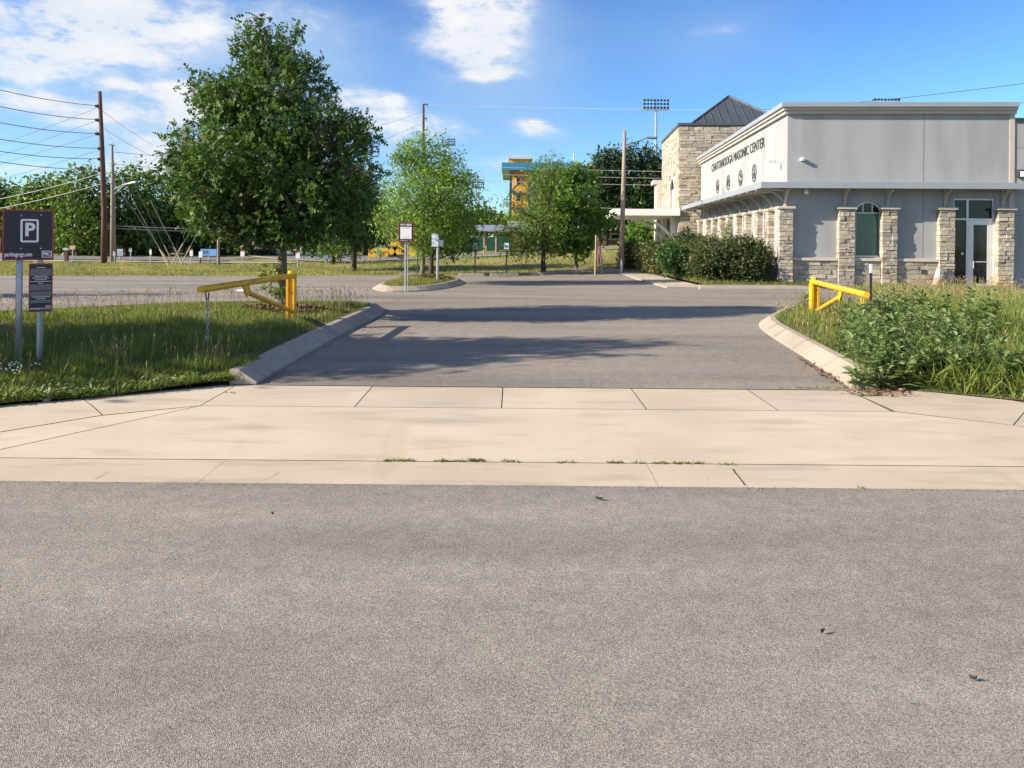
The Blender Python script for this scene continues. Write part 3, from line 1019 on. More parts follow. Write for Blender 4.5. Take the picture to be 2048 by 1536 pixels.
# corner trim at the right end and the cornice
mb = MB(); mb.box(FLEN - .10, FLEN + .05, -.4, .018, ZB, 5.70, FT); obj('corner_trim', mb, 'trim', lodge)
for (n0, o0, o1, z0, z1, m) in (('cornice', .0, .10, 5.66, 5.76, 'trim'), ('cornice', .0, .17, 5.763, 5.85, 'trim'), ('coping', -.3, .24, 5.853, 5.99, 'canopy')):
    mb = MB()
    pts = [FT(Vector((-o1 if False else 0, 0, 0)))]
    # mitred run: side far end -> corner -> front right end
    def run(out, z):
        c = CORN + SO * out + FO * out
        return [ST(Vector((SLEN, out, z))), Vector((c.x, c.y, z)), FT(Vector((FLEN + .06, out, z)))]
    A, B_, C_, D = run(o1, z0), run(o1, z1), run(o0 - .02, z1), run(o0 - .02, z0)
    for i in range(2):
        mb.hexa([D[i], A[i], D[i + 1], A[i + 1], C_[i], B_[i], C_[i + 1], B_[i + 1]])
    obj(n0, mb, m, lodge)


# --- stonework
def stone_box(T, x0, x1, y0, y1, z0, z1, jit=.012):
    r = lambda: random.uniform(-jit, jit) * .5
    pr = random.uniform(0, .034)
    vs = []
    for z in (z0, z1):
        for y in (y0, y1):
            for x in (x0, x1):
                yo = y + (pr + random.uniform(-.008, .012) if y == y1 else 0)
                vs.append(T(Vector((x + r(), yo, z + r()))))
    return vs


def courses(z0, z1, lo=.085, hi=.17):
    out, z = [], z0
    while z < z1 - .05:
        h = random.uniform(lo, hi)
        if z + h > z1 - .05:
            h = z1 - z
        out.append((z, z + h)); z += h
    return out


def splits(x0, x1, lo, hi):
    out, x = [], x0
    while x < x1 - .03:
        w = random.uniform(lo, hi)
        if x + w > x1 - lo * .6:
            w = x1 - x
        out.append((x, x + w)); x += w
    return out


CAPZ = 2.70


def column(T, s0, s1, out, single, rust=False, z0=ZB, fs=None):
    c = T(Vector(((s0 + s1) / 2, 0, z0)))
    root = part_empty('stone_column', c, lodge)
    mb = MB(); mb.box(s0 + .014, s1 - .014, .002, out - .016, z0, CAPZ - .004, T); obj('mortar_core', mb, 'mortar', root)
    many = {}
    for (a, b) in courses(z0, CAPZ - .006, .078, .15):
        for (p, q) in splits(s0, s1, .13, .29):
            mi = random.choices(range(4), (4, 4, 3, 1.2))[0]
            mat = M['rusty'] if rust and b < .95 and random.random() < .85 - (b - .3) else STONES[mi]
            vs = stone_box(T, p + .007, q - .007, 0.0, out, a + .006, b - .006)
            if single:
                mb = MB(); mb.hexa(vs); obj('stone', mb, mat, root)
            else:
                many.setdefault(mat.name, MB()).hexa(vs)
    for k, mb in many.items():
        o = obj('stone_courses', mb, bpy.data.materials[k], root); o['kind'] = 'stuff'
    mb = MB(); mb.box(s0 - .06, s1 + .06, .004, out + .07, CAPZ, CAPZ + .075, T)
    obj('cap', mb, 'stonecap', root, bevel=.008)
    return root


D_ = .19
for (s0, s1) in ((-.30, .12), (1.52, 2.00), (2.83, 3.28), (4.54, 5.00), (6.28, 6.75)):
    T = FT
    if s0 < 0:
        column(T, s0, s1, .24, True)
    else:
        column(T, s0, s1, D_, True, rust=s0 > 6)
for t in (1.65, 3.15, 4.8, 6.3, 8.0, 9.5, 11.2, 12.8, 15.0):
    column(ST, t - .21, t + .21, .17, False)
# wainscot: stones between the columns, sill above
for i, (s0, s1) in enumerate(((.12, 1.52), (2.00, 2.83), (3.28, 4.54))):
    root = part_empty('wainscot', FT(Vector(((s0 + s1) / 2, 0, ZB))), lodge)
    mb = MB(); mb.box(s0, s1, .002, .05, ZB, 1.10, FT); obj('mortar_core', mb, 'mortar', root)
    for (a, b) in courses(ZB + .02, 1.10, .11, .17):
        for (p, q) in splits(s0 + .01, s1 - .01, .2, .42):
            mb = MB(); mb.hexa(stone_box(FT, p + .006, q - .006, 0.0, .075, a + .005, b - .005))
            obj('stone', mb, STONES[random.choices(range(4), (3, 6, 2, .5))[0]], root)
    mb = MB(); mb.box(s0 + .002, s1 - .002, .003, .14, 1.105, 1.195, FT); obj('sill', mb, 'stonecap', root, bevel=.006)
for (s0, s1) in ((.0, 1.42), (1.88, 2.92), (3.38, 4.57), (5.03, 6.07), (6.53, 7.77), (8.23, 9.27), (9.73, 10.97), (11.43, 12.57), (13.03, 14.77)):
    root = part_empty('wainscot', ST(Vector(((s0 + s1) / 2, 0, ZB))), lodge)
    mb = MB(); mb.box(s0, s1, .003, .06, ZB, 1.10, ST); obj('stone_backing', mb, 'mortar', root)
    mb = MB()
    for (a, b) in courses(ZB + .02, 1.10, .13, .2):
        for (p, q) in splits(s0 + .01, s1 - .01, .3, .6):
            mb.hexa(stone_box(ST, p + .005, q - .005, 0.0, .085, a + .004, b - .004))
    o = obj('stone_courses', mb, STONES[1], root); o['kind'] = 'stuff'
    mb = MB(); mb.box(s0 + .002, s1 - .002, .003, .14, 1.105, 1.195, ST); obj('sill', mb, 'stonecap', root)


# --- windows
def window(T, outl, pane_mat, parent, muntin_x, muntin_z, depth=-.13, fw=.045):
    xs_ = [p[0] for p in outl]; zs_ = [p[1] for p in outl]
    c = T(Vector((sum(xs_) / len(xs_), 0, min(zs_))))
    root = part_empty('window', c, parent)
    mb = MB(); n = len(outl)
    mb.add([T(Vector((x, depth, z))) for x, z in outl], [tuple(range(n))])
    obj('pane', mb, pane_mat, root)
    cx, cz = (min(xs_) + max(xs_)) / 2, (min(zs_) + max(zs_)) / 2
    inn = [(x + (cx - x) * fw * 2 / (max(xs_) - min(xs_)), z + (cz - z) * fw * 2 / (max(zs_) - min(zs_))) for x, z in outl]
    mb = MB()
    for i in range(n):
        j = (i + 1) % n
        q = [outl[i], outl[j], inn[j], inn[i]]
        vs = [T(Vector((x, depth + .002, z))) for x, z in q] + [T(Vector((x, depth + .05, z))) for x, z in q]
        mb.add(vs, [(4, 5, 6, 7), (2, 3, 7, 6), (0, 1, 5, 4)])
    obj('window_frame', mb, 'frame', root)
    for (x, z0, z1) in muntin_x:
        mb = MB(); mb.box(x - .013, x + .013, depth + .002, depth + .03, z0, z1, T); obj('muntin', mb, 'frame', root)
    for (z, x0, x1) in muntin_z:
        mb = MB(); mb.box(x0, x1, depth + .003, depth + .031, z - .014, z + .014, T); obj('muntin', mb, 'frame', root)
    return root


w0 = window(FT, F_WIN, 'glassgreen', lodge, [(2.36, 2.62, 2.93), (2.64, 2.62, 2.93)], [(2.60, 2.13, 2.87)])
mb = MB(); mb.add([FT(Vector((x, -.125, z))) for x, z in [p for p in arch(2.14, 2.86, 2.62, 2.74, 2.92)]], [tuple(range(13))])
obj('transom_pane', mb, 'glass', w0)
mb = MB(); mb.box(2.02, 2.10, .003, .05, 1.195, 2.70, FT); obj('jamb_trim', mb, 'stonecap', w0)
for t, o_ in zip((2.40, 5.55, 8.75, 12.0), S_WINS):
    window(ST, o_, 'glass', lodge, [(t - .14, 2.4, 2.92), (t + .14, 2.4, 2.92)], [(2.42, t - .39, t + .39)], depth=-.05, fw=.03)

# --- entrance: sidelight, door, transoms
dr = part_empty('entrance', FT(Vector((5.8, 0, .22))), lodge)
dp = -.10


def bar(x0, x1, z0, z1, mat='frame', d0=dp, d1=dp + .06, name='door_frame', parent=None):
    mb = MB(); mb.box(x0 - .14, x1 - .14, d0, d1, z0, z1, FT); return obj(name, mb, mat, parent or dr)


bar(5.20, 5.235, .22, 3.06); bar(6.375, 6.42, .22, 3.06); bar(5.235, 6.375, 3.015, 3.06)
bar(5.60, 5.66, .22, 3.013); bar(5.237, 5.598, 2.40, 2.45); bar(5.662, 6.373, 2.40, 2.45)
bar(5.237, 5.598, .25, 2.398, 'glass', dp + .01, dp + .02, 'sidelight_pane'); bar(5.237, 5.598, 2.452, 3.013, 'glass', dp + .01, dp + .02, 'transom_pane')
bar(5.662, 6.373, 2.452, 3.013, 'glass', dp + .01, dp + .02, 'transom_pane')
# door leaf: stiles, rails, pane, push bar, pull
dl = part_empty('door', FT(Vector((6.0, 0, .25))), lodge)
DA, DB = 5.668, 6.367
bar(DA, DA + .15, .24, 2.395, 'frame', dp + .01, dp + .05, 'stile', dl); bar(DB - .13, DB, .24, 2.395, 'frame', dp + .01, dp + .05, 'stile', dl)
bar(DA + .152, DB - .132, 2.25, 2.395, 'frame', dp + .01, dp + .05, 'rail', dl); bar(DA + .152, DB - .132, .24, .44, 'frame', dp + .01, dp + .05, 'rail', dl)
bar(DA + .152, DB - .132, .442, 2.248, 'glass', dp + .02, dp + .03, 'pane', dl)
bar(DA + .152, DB - .132, 1.10, 1.125, 'frame', dp + .033, dp + .055, 'push_bar', dl)
mb = MB(); pts = [FT(Vector((DA - .02, o_, z))) for o_, z in ((dp + .05, .92), (dp + .12, .92), (dp + .12, 1.12), (dp + .05, 1.12))]
mb.tube(pts, .012, 8); obj('pull_handle', mb, 'frame', dl)
mb = MB(); mb.prism([(5.36 + .04 * math.cos(k * math.pi / 6), 1.36 + .04 * math.sin(k * math.pi / 6)) for k in range(12)], dp + .021, dp + .026,
                    lambda p: FT(Vector((p.x, p.z, p.y)))); obj('notice_disc', mb, 'signwhite', dr)

# --- awning round front and side, on curved brackets
aw = part_empty('awning', FT(Vector((0, 0, 3.3))), lodge)
PF, PS = .62, .95
def arun(of, os_, z):
    c = CORN + SO * os_ + FO * of
    return [ST(Vector((SLEN - .2, os_, z))), Vector((c.x, c.y, z)), FT(Vector((FLEN + .22, of, z)))]
inner0, inner1 = arun(.006, .006, 3.40), arun(.006, .006, 3.47)
outer0, outer1 = arun(PF - .03, PS - .03, 3.335), arun(PF - .03, PS - .03, 3.36)
mb = MB()
for i in range(2):
    mb.hexa([inner0[i], outer0[i], inner0[i + 1], outer0[i + 1], inner1[i], outer1[i], inner1[i + 1], outer1[i + 1]])
obj('awning_deck', mb, 'canopy', aw)
f0, f1, f2, f3 = arun(PF - .028, PS - .028, 3.315), arun(PF + .012, PS + .012, 3.315), arun(PF - .028, PS - .028, 3.50), arun(PF + .012, PS + .012, 3.50)
for i in range(2):
    mb = MB(); mb.hexa([f0[i], f1[i], f0[i + 1], f1[i + 1], f2[i], f3[i], f2[i + 1], f3[i + 1]])
    obj('fascia', mb, 'canopy', aw)


def bracket(T, s, proj, zb, zt, name='bracket', parent=None, w=.035, mat='trim', th=.05):
    """post against the wall with a quarter-arc arm under the awning"""
    root = parent
    mb = MB()
    n = 9
    o0 = .05
    arc = []
    for i in range(n + 1):
        a = math.pi / 2 * i / n
        arc.append((o0 + (proj - o0) * (1 - math.cos(a)), zb + (zt - zb) * math.sin(a)))
    poly = []
    outer_ = [(o, z) for o, z in arc]
    inner_ = []
    for i, (o, z) in enumerate(arc):
        p0, p1 = arc[max(i - 1, 0)], arc[min(i + 1, n)]
        d = Vector((p1[0] - p0[0], p1[1] - p0[1])).normalized()
        inner_.append((o - d.y * th, z + d.x * th) if False else (max(.012, o - d.y * th), min(zt + .06, z + d.x * th)))
    for i in range(n):
        q = [outer_[i], outer_[i + 1], inner_[i + 1], inner_[i]]
        vs = [T(Vector((s - w, o, z))) for o, z in q] + [T(Vector((s + w, o, z))) for o, z in q]
        mb.add(vs, [(3, 2, 1, 0), (4, 5, 6, 7), (0, 1, 5, 4), (3, 7, 6, 2)])
    mb.box(s - w * .9, s + w * .9, .004, .05, zb - .02, zt + .04, T)
    return obj(name, mb, mat, root)


for s in (-.06, 1.74, 3.05, 4.77, 6.50):
    bracket(FT, s, PF - .06, CAPZ + .08, 3.30, parent=aw)
for t in (.18, 1.65, 3.15, 4.8, 6.3, 8.0, 9.5, 11.2, 12.8, 15.0):
    bracket(ST, t, PS - .07, CAPZ + .08, 3.30, parent=aw)
for k in range(13):
    t = .2 + k * 1.18
    mb = MB(); mb.box(t - .03, t + .03, .01, PS - .03, 3.28, 3.325, ST); obj('purlin', mb, 'whitepaint', aw)

# --- lettering and emblems on the side wall
LET = lambda t, z, out=.004: Matrix.Translation(ST(Vector((t, out, z)))) @ Matrix((tuple((-SS.x, 0, SO.x)), tuple((-SS.y, 0, SO.y)), (0, 1, 0))).to_4x4()
text('lettering', 'CHATTANOOGA MASONIC CENTER', .52, LET(7.6, 5.14, .012), 'letter', lodge, width=9.7, bold=-.002, extrude=.012)


def ring2(mb, cx, cy, r0, r1, z0, z1, T, n=24, sx=1):
    for i in range(n):
        a, b = 2 * math.pi * i / n, 2 * math.pi * (i + 1) / n
        q = [(cx + r * math.cos(t) * sx, cy + r * math.sin(t)) for r, t in ((r0, a), (r1, a), (r1, b), (r0, b))]
        vs = [T(Vector((x, y, z0))) for x, y in q] + [T(Vector((x, y, z1))) for x, y in q]
        mb.add(vs, [(4, 5, 6, 7), (0, 1, 5, 4), (2, 3, 7, 6), (1, 2, 6, 5), (3, 0, 4, 7)])


def strip(mb, pts, w, T, z1=.02):
    for (a, b) in zip(pts[:-1], pts[1:]):
        a, b = Vector(a), Vector(b); d = (b - a).normalized(); n = Vector((-d.y, d.x)) * w / 2
        q = [a + n, a - n, b - n, b + n]
        vs = [T(Vector((p.x, p.y, 0.002))) for p in q] + [T(Vector((p.x, p.y, z1))) for p in q]
        mb.add(vs, [(4, 5, 6, 7), (0, 1, 5, 4), (2, 3, 7, 6), (1, 2, 6, 5), (3, 0, 4, 7)])


for i, t in enumerate((4.2, 6.4, 8.7, 11.0)):
    mx = LET(t, 4.2, 0.0)
    T = lambda p, mx=mx: mx @ p
    mb = MB(); ring2(mb, 0, 0, .275, .325, .002, .02, T)
    if i == 3:                                   # compasses over a square
        strip(mb, [(-.14, -.14), (0, .2), (.14, -.14)], .045, T); strip(mb, [(-.17, .02), (0, -.17), (.17, .02)], .045, T)
    elif i == 2:                                 # triangle with a bar
        strip(mb, [(-.18, -.12), (0, .2), (.18, -.12), (-.18, -.12)], .045, T); strip(mb, [(-.10, .0), (.10, 0)], .04, T)
    elif i == 1:                                 # crescent under a blade
        strip(mb, [(-.16, .16), (.1, .10), (.17, .02)], .05, T)
        strip(mb, [(-.13 * math.cos(a), -.05 - .14 * math.sin(a)) for a in np.linspace(.1, 3.04, 9)], .06, T); strip(mb, [(0, .2), (0, -.02)], .04, T)
    else:                                        # cross over a crown
        strip(mb, [(0, .22), (0, -.04)], .055, T); strip(mb, [(-.09, .11), (.09, .11)], .055, T)
        strip(mb, [(-.14, .0), (-.1, -.16), (.1, -.16), (.14, 0), (.05, -.08), (0, .0), (-.05, -.08), (-.14, 0)], .05, T)
    obj('emblem', mb, 'letter', lodge)

# --- fittings
mb = MB(); mb.box(.38, .50, .003, .14, 4.20, 4.29, FT); fl = obj('floodlight', mb, 'signwhite', lodge, bevel=.01)
mb = MB(); mb.box(.41, .47, .142, .146, 4.215, 4.275, FT); obj('lamp_face', mb, 'frame', fl)
mb = MB(); mb.box(.55, .63, .26, .44, 4.21, 4.29, ST); cb = obj('camera_housing', mb, 'frame', lodge)
mb = MB(); mb.tube([ST(Vector((.59, .003, 4.24))), ST(Vector((.59, .15, 4.22))), ST(Vector((.59, .26, 4.25)))], .018, 6); obj('camera_arm', mb, 'frame', cb)
mb = MB(); mb.lathe(FT(Vector((.52, .22, 3.17))), [(.02, .16), (.06, .10), (.07, .03), (.03, -.02)], 10); obj('dome_camera', mb, 'signwhite', lodge)
mb = MB(); mb.box(4.05, 4.20, .08, .11, .74, .86, FT); obj('hose_box', mb, 'dark', lodge)

# --- right-hand wing (set back a little) with its panel joints and wall lamp
mb = MB()
wz = 5.42
mb.box(FLEN + .055, FLEN + 14, -14, -.012, ZB, wz, FT); obj('wing_wall', mb, 'wall', lodge)
mb = MB(); mb.box(FLEN + .057, FLEN + 14.1, -14.1, .03, wz + .003, wz + .12, FT); obj('wing_coping', mb, 'dark', lodge)
mb = MB()
for z in (2.55, 3.95, 4.62):
    mb.box(FLEN + .06, FLEN + 6, -.016, -.009, z, z + .015, FT)
obj('panel_joint', mb, 'mortar', lodge)
mb = MB(); mb.box(FLEN + .14, FLEN + .36, -.010, .10, 3.70, 3.95, FT); wl = obj('wall_lamp', mb, 'dark', lodge, bevel=.01)
mb = MB(); mb.box(FLEN + .17, FLEN + .33, .102, .108, 3.73, 3.90, FT); obj('lamp_face', mb, 'signwhite', wl)

# --- stone tower with its pyramid roof
TW0 = Vector((8.64, 39.75, 0))
TT = lambda p: TW0 + Vector((SO.y, -SO.x, 0)) * 0 + Vector((math.cos(SA), -math.sin(SA), 0)) * p.x + SS * p.y + Vector((0, 0, p.z))
TWX, TWY, TZ0, TZ1 = 6.3, 7.0, .2, 7.68
tw = part_empty('tower', (TW0.x, TW0.y, TZ0), lodge)
T_WIN = arch(1.55, 3.35, 3.0, 4.55, 5.15)                      # along y on the left face
TL = lambda p: TT(Vector((-p.y, p.x, p.z)))                    # local (along the left face, out, z)
mb = MB(); pierced(mb, [(0, TZ0), (TWY, TZ0), (TWY, TZ1), (0, TZ1)], [T_WIN, [(2.7, .3), (6.2, .3), (6.2, 2.75), (2.7, 2.75)]], TL, .3); obj('left_wall', mb, 'mortar', tw)
mb = MB(); mb.add([TT(Vector(p)) for p in ((0, 0, TZ0), (TWX, 0, TZ0), (TWX, 0, TZ1), (0, 0, TZ1), (TWX, TWY, TZ0), (TWX, TWY, TZ1), (0, TWY, TZ0), (0, TWY, TZ1))],
                  [(0, 1, 2, 3), (1, 4, 5, 2), (4, 6, 7, 5), (3, 2, 5, 7)]); obj('front_wall', mb, 'mortar', tw)
TFr = lambda p: TT(Vector((p.x, -p.y, p.z)))
many = {}
for (a, b) in courses(TZ0, TZ1 - .75, .10, .19) + courses(TZ1 - .68, TZ1 - .06, .10, .19):
    for (p, q) in splits(0 if random.random() < .5 else -.05, TWX, .22, .62):
        many.setdefault(random.choices(range(4), (4, 3, 3, 1.5))[0], MB()).hexa(stone_box(TFr, p + .008, q - .008, 0, .05, a + .006, b - .006, .02))
    for (p, q) in splits(0, TWY, .22, .62):
        if any(lo - .02 < (p + q) / 2 < hi + .02 and z0_ < (a + b) / 2 < z1_ for lo, hi, z0_, z1_ in ((1.4, 3.5, 2.9, 5.35), (2.7, 6.2, .2, 2.8))):
            continue
        many.setdefault(random.choices(range(4), (4, 3, 3, 1.5))[0], MB()).hexa(stone_box(TL, p + .008, q - .008, 0, .05, a + .006, b - .006, .02))
for k, mb in many.items():
    o = obj('stone_courses', mb, STONES[k], tw); o['kind'] = 'stuff'
for lo, hi in ((TZ1 - .745, TZ1 - .685),):
    mb = MB(); mb.box(-.07, TWX + .05, -.07, TWY + .05, lo, hi, TT); obj('string_course', mb, 'stonecap', tw)
mb = MB(); mb.box(-.12, TWX + .1, -.12, TWY + .1, TZ1, TZ1 + .13, TT); obj('parapet_coping', mb, 'roof', tw)
# arch surround and its window
mb = MB()
o1 = arch(1.38, 3.52, 2.92, 4.6, 5.36)
i1 = T_WIN
for i in range(1, len(o1)):
    j = (i + 1) % len(o1)
    q = [o1[i], o1[j], i1[j], i1[i]]
    vs = [TL(Vector((x, -.02, z))) for x, z in q] + [TL(Vector((x, .085, z))) for x, z in q]
    mb.add(vs, [(4, 5, 6, 7), (0, 1, 5, 4), (2, 3, 7, 6)])
obj('arch_surround', mb, 'stonecap', tw)
xs_ = T_WIN
tw_w = part_empty('tower_window', TL(Vector((2.45, 0, 3.0))), lodge)
mb = MB(); mb.add([TL(Vector((x, -.12, z))) for x, z in T_WIN], [tuple(range(len(T_WIN)))]); obj('pane', mb, 'glasssky', tw_w)
mb = MB(); mb.box(2.41, 2.49, -.118, -.06, 3.0, 5.14, TL); obj('mullion', mb, 'whitepaint', tw_w)
mb = MB(); mb.box(1.56, 3.34, -.117, -.065, 3.92, 4.0, TL); obj('transom_bar', mb, 'whitepaint', tw_w)
for x in (1.55, 3.27):
    mb = MB(); mb.box(x, x + .08, -.118, -.05, 3.0, 4.6, TL); obj('window_frame', mb, 'whitepaint', tw_w)
# recessed entrance glazing under the porch
mb = MB(); mb.box(2.72, 6.18, -.30, -.25, .32, 2.73, TL); obj('entrance_pane', mb, 'glass', tw)
for x in (2.72, 3.5, 4.4, 5.3, 6.1):
    mb = MB(); mb.box(x, x + .08, -.248, -.18, .32, 2.73, TL); obj('mullion', mb, 'frame', tw)
# roof: four slopes with standing seams
ap_ = TT(Vector((TWX / 2, TWY / 2, 9.85)))
rc = [TT(Vector(p)) for p in ((.55, .6, TZ1 + .1), (TWX - .5, .6, TZ1 + .1), (TWX - .5, TWY - .6, TZ1 + .1), (.55, TWY - .6, TZ1 + .1))]
mb = MB(); mb.add(rc + [ap_], [(0, 1, 4), (1, 2, 4), (2, 3, 4), (3, 0, 4), (3, 2, 1, 0)])
rf = obj('pyramid_roof', mb, 'roof', tw)
mb = MB()
for a, b in ((rc[0], rc[1]), (rc[3], rc[0])):
    nrm = (b - a).cross(ap_ - a).normalized()
    if nrm.z < 0:
        nrm = -nrm
    for i in range(1, 12):
        t = i / 12
        p = a + (b - a) * t
        m_ = min(t, 1 - t) * 2
        mid = (a + b) / 2
        q = p + (ap_ - mid) * m_
        mb.tube([p + nrm * .02, q + nrm * .02], .022, 4)
for c in rc:
    mb.tube([c + Vector((0, 0, .03)), ap_ + Vector((0, 0, .02))], .05, 5)
obj('standing_seam', mb, 'roof', tw)
# lower wing behind the tower
mb = MB(); mb.box(-.35, 6, 7.05, 8.4, .2, 5.2, TT); obj('rear_wing_wall', mb, 'stonecap', lodge)
mb = MB(); mb.box(-.55, 6.1, 7.06, 8.6, 5.203, 5.45, TT); obj('rear_wing_cornice', mb, 'trim', lodge)

# --- flat-roofed entrance porch
po = part_empty('porch', (5.2, 41, 3), lodge)
TP = lambda p: TT(Vector((-p.y, p.x, p.z)))
c4 = [TP(Vector(p)) for p in ((.0 - .25, .002, 0), (-.25, 3.45, 0), (7.0, 3.42, 0), (7.0, .002, 0))]
mb = MB()
mb.hexa([Vector((p.x, p.y, z)) for z in (3.02, 3.36) for p in (c4[0], c4[1], c4[3], c4[2])])
obj('porch_roof', mb, 'whitepaint', po, bevel=.015)
mb = MB(); mb.box(0, 6.8, 3.05, 3.3, 2.93, 3.018, TP); obj('edge_beam', mb, 'whitepaint', po)
for t in (.75, 4.7):
    bracket(TP, t, 2.6, .9, 2.96, 'porch_bracket', po, .07, 'whitepaint', .13)
for t in (.75, 4.7):
    mb = MB(); mb.box(t - .18, t + .18, .06, .36, 1.45, 3.0, TP); obj('porch_post', mb, 'whitepaint', po)
    mb = MB(); mb.box(t - .27, t + .27, .055, .52, .2, 1.445, TP); obj('post_base', mb, STONES[2], po)

# ------------------------------------------------------------------ yellow barrier gates
def zsurf(fn, x, y):
    return float(fn(np.array([x]), np.array([y]))[0])


def ibeam(mb, c, w, d, t, z0, z1):
    """wide-flange post: two flanges across x, web along x between them"""
    x, y = c
    mb.box(x - w / 2, x - w / 2 + t, y - d / 2, y + d / 2, z0, z1)
    mb.box(x + w / 2 - t, x + w / 2, y - d / 2, y + d / 2, z0, z1)
    mb.box(x - w / 2 + t + .0005, x + w / 2 - t - .0005, y - d * .12, y + d * .12, z0, z1 - .003)


def gate(name, post, hinge, tip, label, zf, braced=.60):
    zg = zsurf(zf, *post)
    root = thing(name, (post[0], post[1], zg), label, 'gate', 'yellow pipe gates swung open beside the driveway')
    top = hinge.z - .03
    mb = MB(); ibeam(mb, post, .135, .13, .035, zg - .08, top); obj('post', mb, 'yellow', root)
    mb = MB(); mb.tube([hinge, tip], .042, 16); obj('boom_pipe', mb, 'yellow', root, smooth=False)
    mb = MB(); mb.tube([Vector((post[0], post[1], top - .04)), Vector((post[0], post[1], hinge.z + .075))], .055, 12); obj('hinge_sleeve', mb, 'yellow', root)
    d = (tip - hinge)
    k = hinge + d * braced
    low = Vector((post[0] + .02, post[1] - .06, zg + (.14 if post[0] < 0 else .10)))
    drop = k + Vector((0, 0, -.14)) - d.normalized() * .02
    mb = MB(); mb.tube([low, drop + d.normalized() * -.08], .034, 12); obj('brace_pipe', mb, 'yellow', root)
    n = d.normalized()
    gp = [k + n * .10 + Vector((0, 0, -.03)), k - n * .10 + Vector((0, 0, -.03)), drop - n * .16, drop - n * .02 + Vector((0, 0, -.05))]
    sx = Vector((.011, 0, 0))
    mb = MB(); mb.add([p - sx for p in gp] + [p + sx for p in gp], [(0, 1, 2, 3), (7, 6, 5, 4), (0, 4, 5, 1), (1, 5, 6, 2), (2, 6, 7, 3), (3, 7, 4, 0)]); obj('gusset', mb, 'yellow', root)
    t2 = tip - n * .18
    mb = MB()
    for s in (-.02, .02):
        mb.tube([t2 + Vector((s, 0, -.045)), t2 + Vector((s * .6, 0, -.13))], .008, 6)
    mb.tube([t2 + Vector((-.014, 0, -.13)), t2 + Vector((.014, 0, -.13))], .009, 6)
    obj('staple', mb, 'yellow' if post[0] > 0 else 'barkdark', root)
    return root, t2


lp = G(582, 641, .14)
gl, t2 = gate('barrier_gate', (lp.x, lp.y), at(590, 551, lp.y - .02), at(401, 579, lp.y - 3.3),
              'yellow pipe gate with hanging chain on the left grass island', zl2)
rp = G(1628, 633, .16)
gate('barrier_gate', (rp.x, rp.y), at(1624, 563, rp.y + .02), at(1733, 590, rp.y - 3.2), 'bright yellow pipe gate in tall weeds, in front of the stone columns', zr)
# chain hanging from the left boom
mb = MB()
for i in range(9):
    c = t2 + Vector((random.uniform(-.006, .006), 0, -.15 - i * .045))
    a = i * math.pi / 2
    pts = [c + Vector((math.cos(a) * .014 * math.cos(q), math.sin(a) * .014 * math.cos(q), .028 * math.sin(q))) for q in np.linspace(0, 2 * math.pi, 9)]
    mb.tube(pts, .0055, 5, False)
ch = obj('chain', mb, 'galv'); tag(ch, 'short galvanised chain hanging from the left yellow boom', 'chain')
c = t2 + Vector((0, 0, -.60))
mb = MB(); mb.box(c.x - .022, c.x + .022, c.y - .012, c.y + .012, c.z - .03, c.z + .03); lk = obj('padlock', mb, 'galv', None, bevel=.005)
mb = MB(); mb.tube([c + Vector((.015 * math.cos(q), 0, .03 + .03 * math.sin(q))) for q in np.linspace(0, math.pi, 7)], .005, 5); obj('shackle', mb, 'galv', lk)
tag(lk, 'small padlock at the end of the gate chain', 'padlock')


# ------------------------------------------------------------------ the parking sign on its two posts
def plane_from(p00, p10, p01):
    """matrix: local x = p00->p10, y up, origin p00, unit metres; faces the camera"""
    x = (p10 - p00); y = Vector((0, 0, 1)); xn = x.normalized(); z = xn.cross(y).normalized()
    return Matrix.Translation(p00) @ Matrix((tuple((xn.x, 0, z.x)), tuple((xn.y, 0, z.y)), (0, 1, 0))).to_4x4(), x.length


def rrect(mb, x0, x1, y0, y1, r, w, z0, z1, T, n=5):
    """rounded rectangular outline of stroke w"""
    def loop(ins):
        out = []
        rr = max(r - ins, .001)
        for cx, cy, a0 in ((x1 - r, y1 - r, 0), (x0 + r, y1 - r, 90), (x0 + r, y0 + r, 180), (x1 - r, y0 + r, 270)):
            for k in range(n + 1):
                a = R(a0 + 90 * k / n)
                out.append((cx + rr * math.cos(a), cy + rr * math.sin(a)))
        return out
    A, B_ = loop(0), loop(w)
    k = len(A)
    vs = [T(Vector((x, y, z1))) for x, y in A] + [T(Vector((x, y, z1))) for x, y in B_] + [T(Vector((x, y, z0))) for x, y in A]
    fs = [(i, (i + 1) % k, k + (i + 1) % k, k + i) for i in range(k)] + [(2 * k + i, 2 * k + (i + 1) % k, (i + 1) % k, i) for i in range(k)]
    mb.add(vs, fs)


YS = 7.9
mx, wd = plane_from(at(4, 521, YS), at(107, 524, YS + .27), None)
hgt = (at(6, 418, YS) - at(4, 521, YS)).z
T = lambda p: mx @ p
pbx = T(Vector((wd * .33, 0, -.04))); pbx.z = zsurf(zl2, pbx.x, pbx.y)
ps = thing('parking_sign', (pbx.x, pbx.y, pbx.z), 'navy parking sign with a white P and a rules board below, on two steel posts', 'sign')
mb = MB(); mb.box(0, wd, 0, hgt, -.003, 0, T); obj('sign_panel', mb, 'signred', ps)
b_ = .014
mb = MB(); mb.box(b_, wd - b_, b_, hgt - b_, .0002, .0012, T); sp_ = obj('sign_face', mb, 'signblack', ps)
cxp = wd * .49
mb = MB(); rrect(mb, wd * .345, wd * .70, hgt * .355, hgt * .815, .02, .021, .001, .003, T); obj('sign_emblem', mb, 'signwhite', sp_)
text('lettering', 'P', .19, mx @ Matrix.Translation((wd * .525, hgt * .595, .002)), 'signwhite', sp_, bold=.006, sx=.95, extrude=.001)
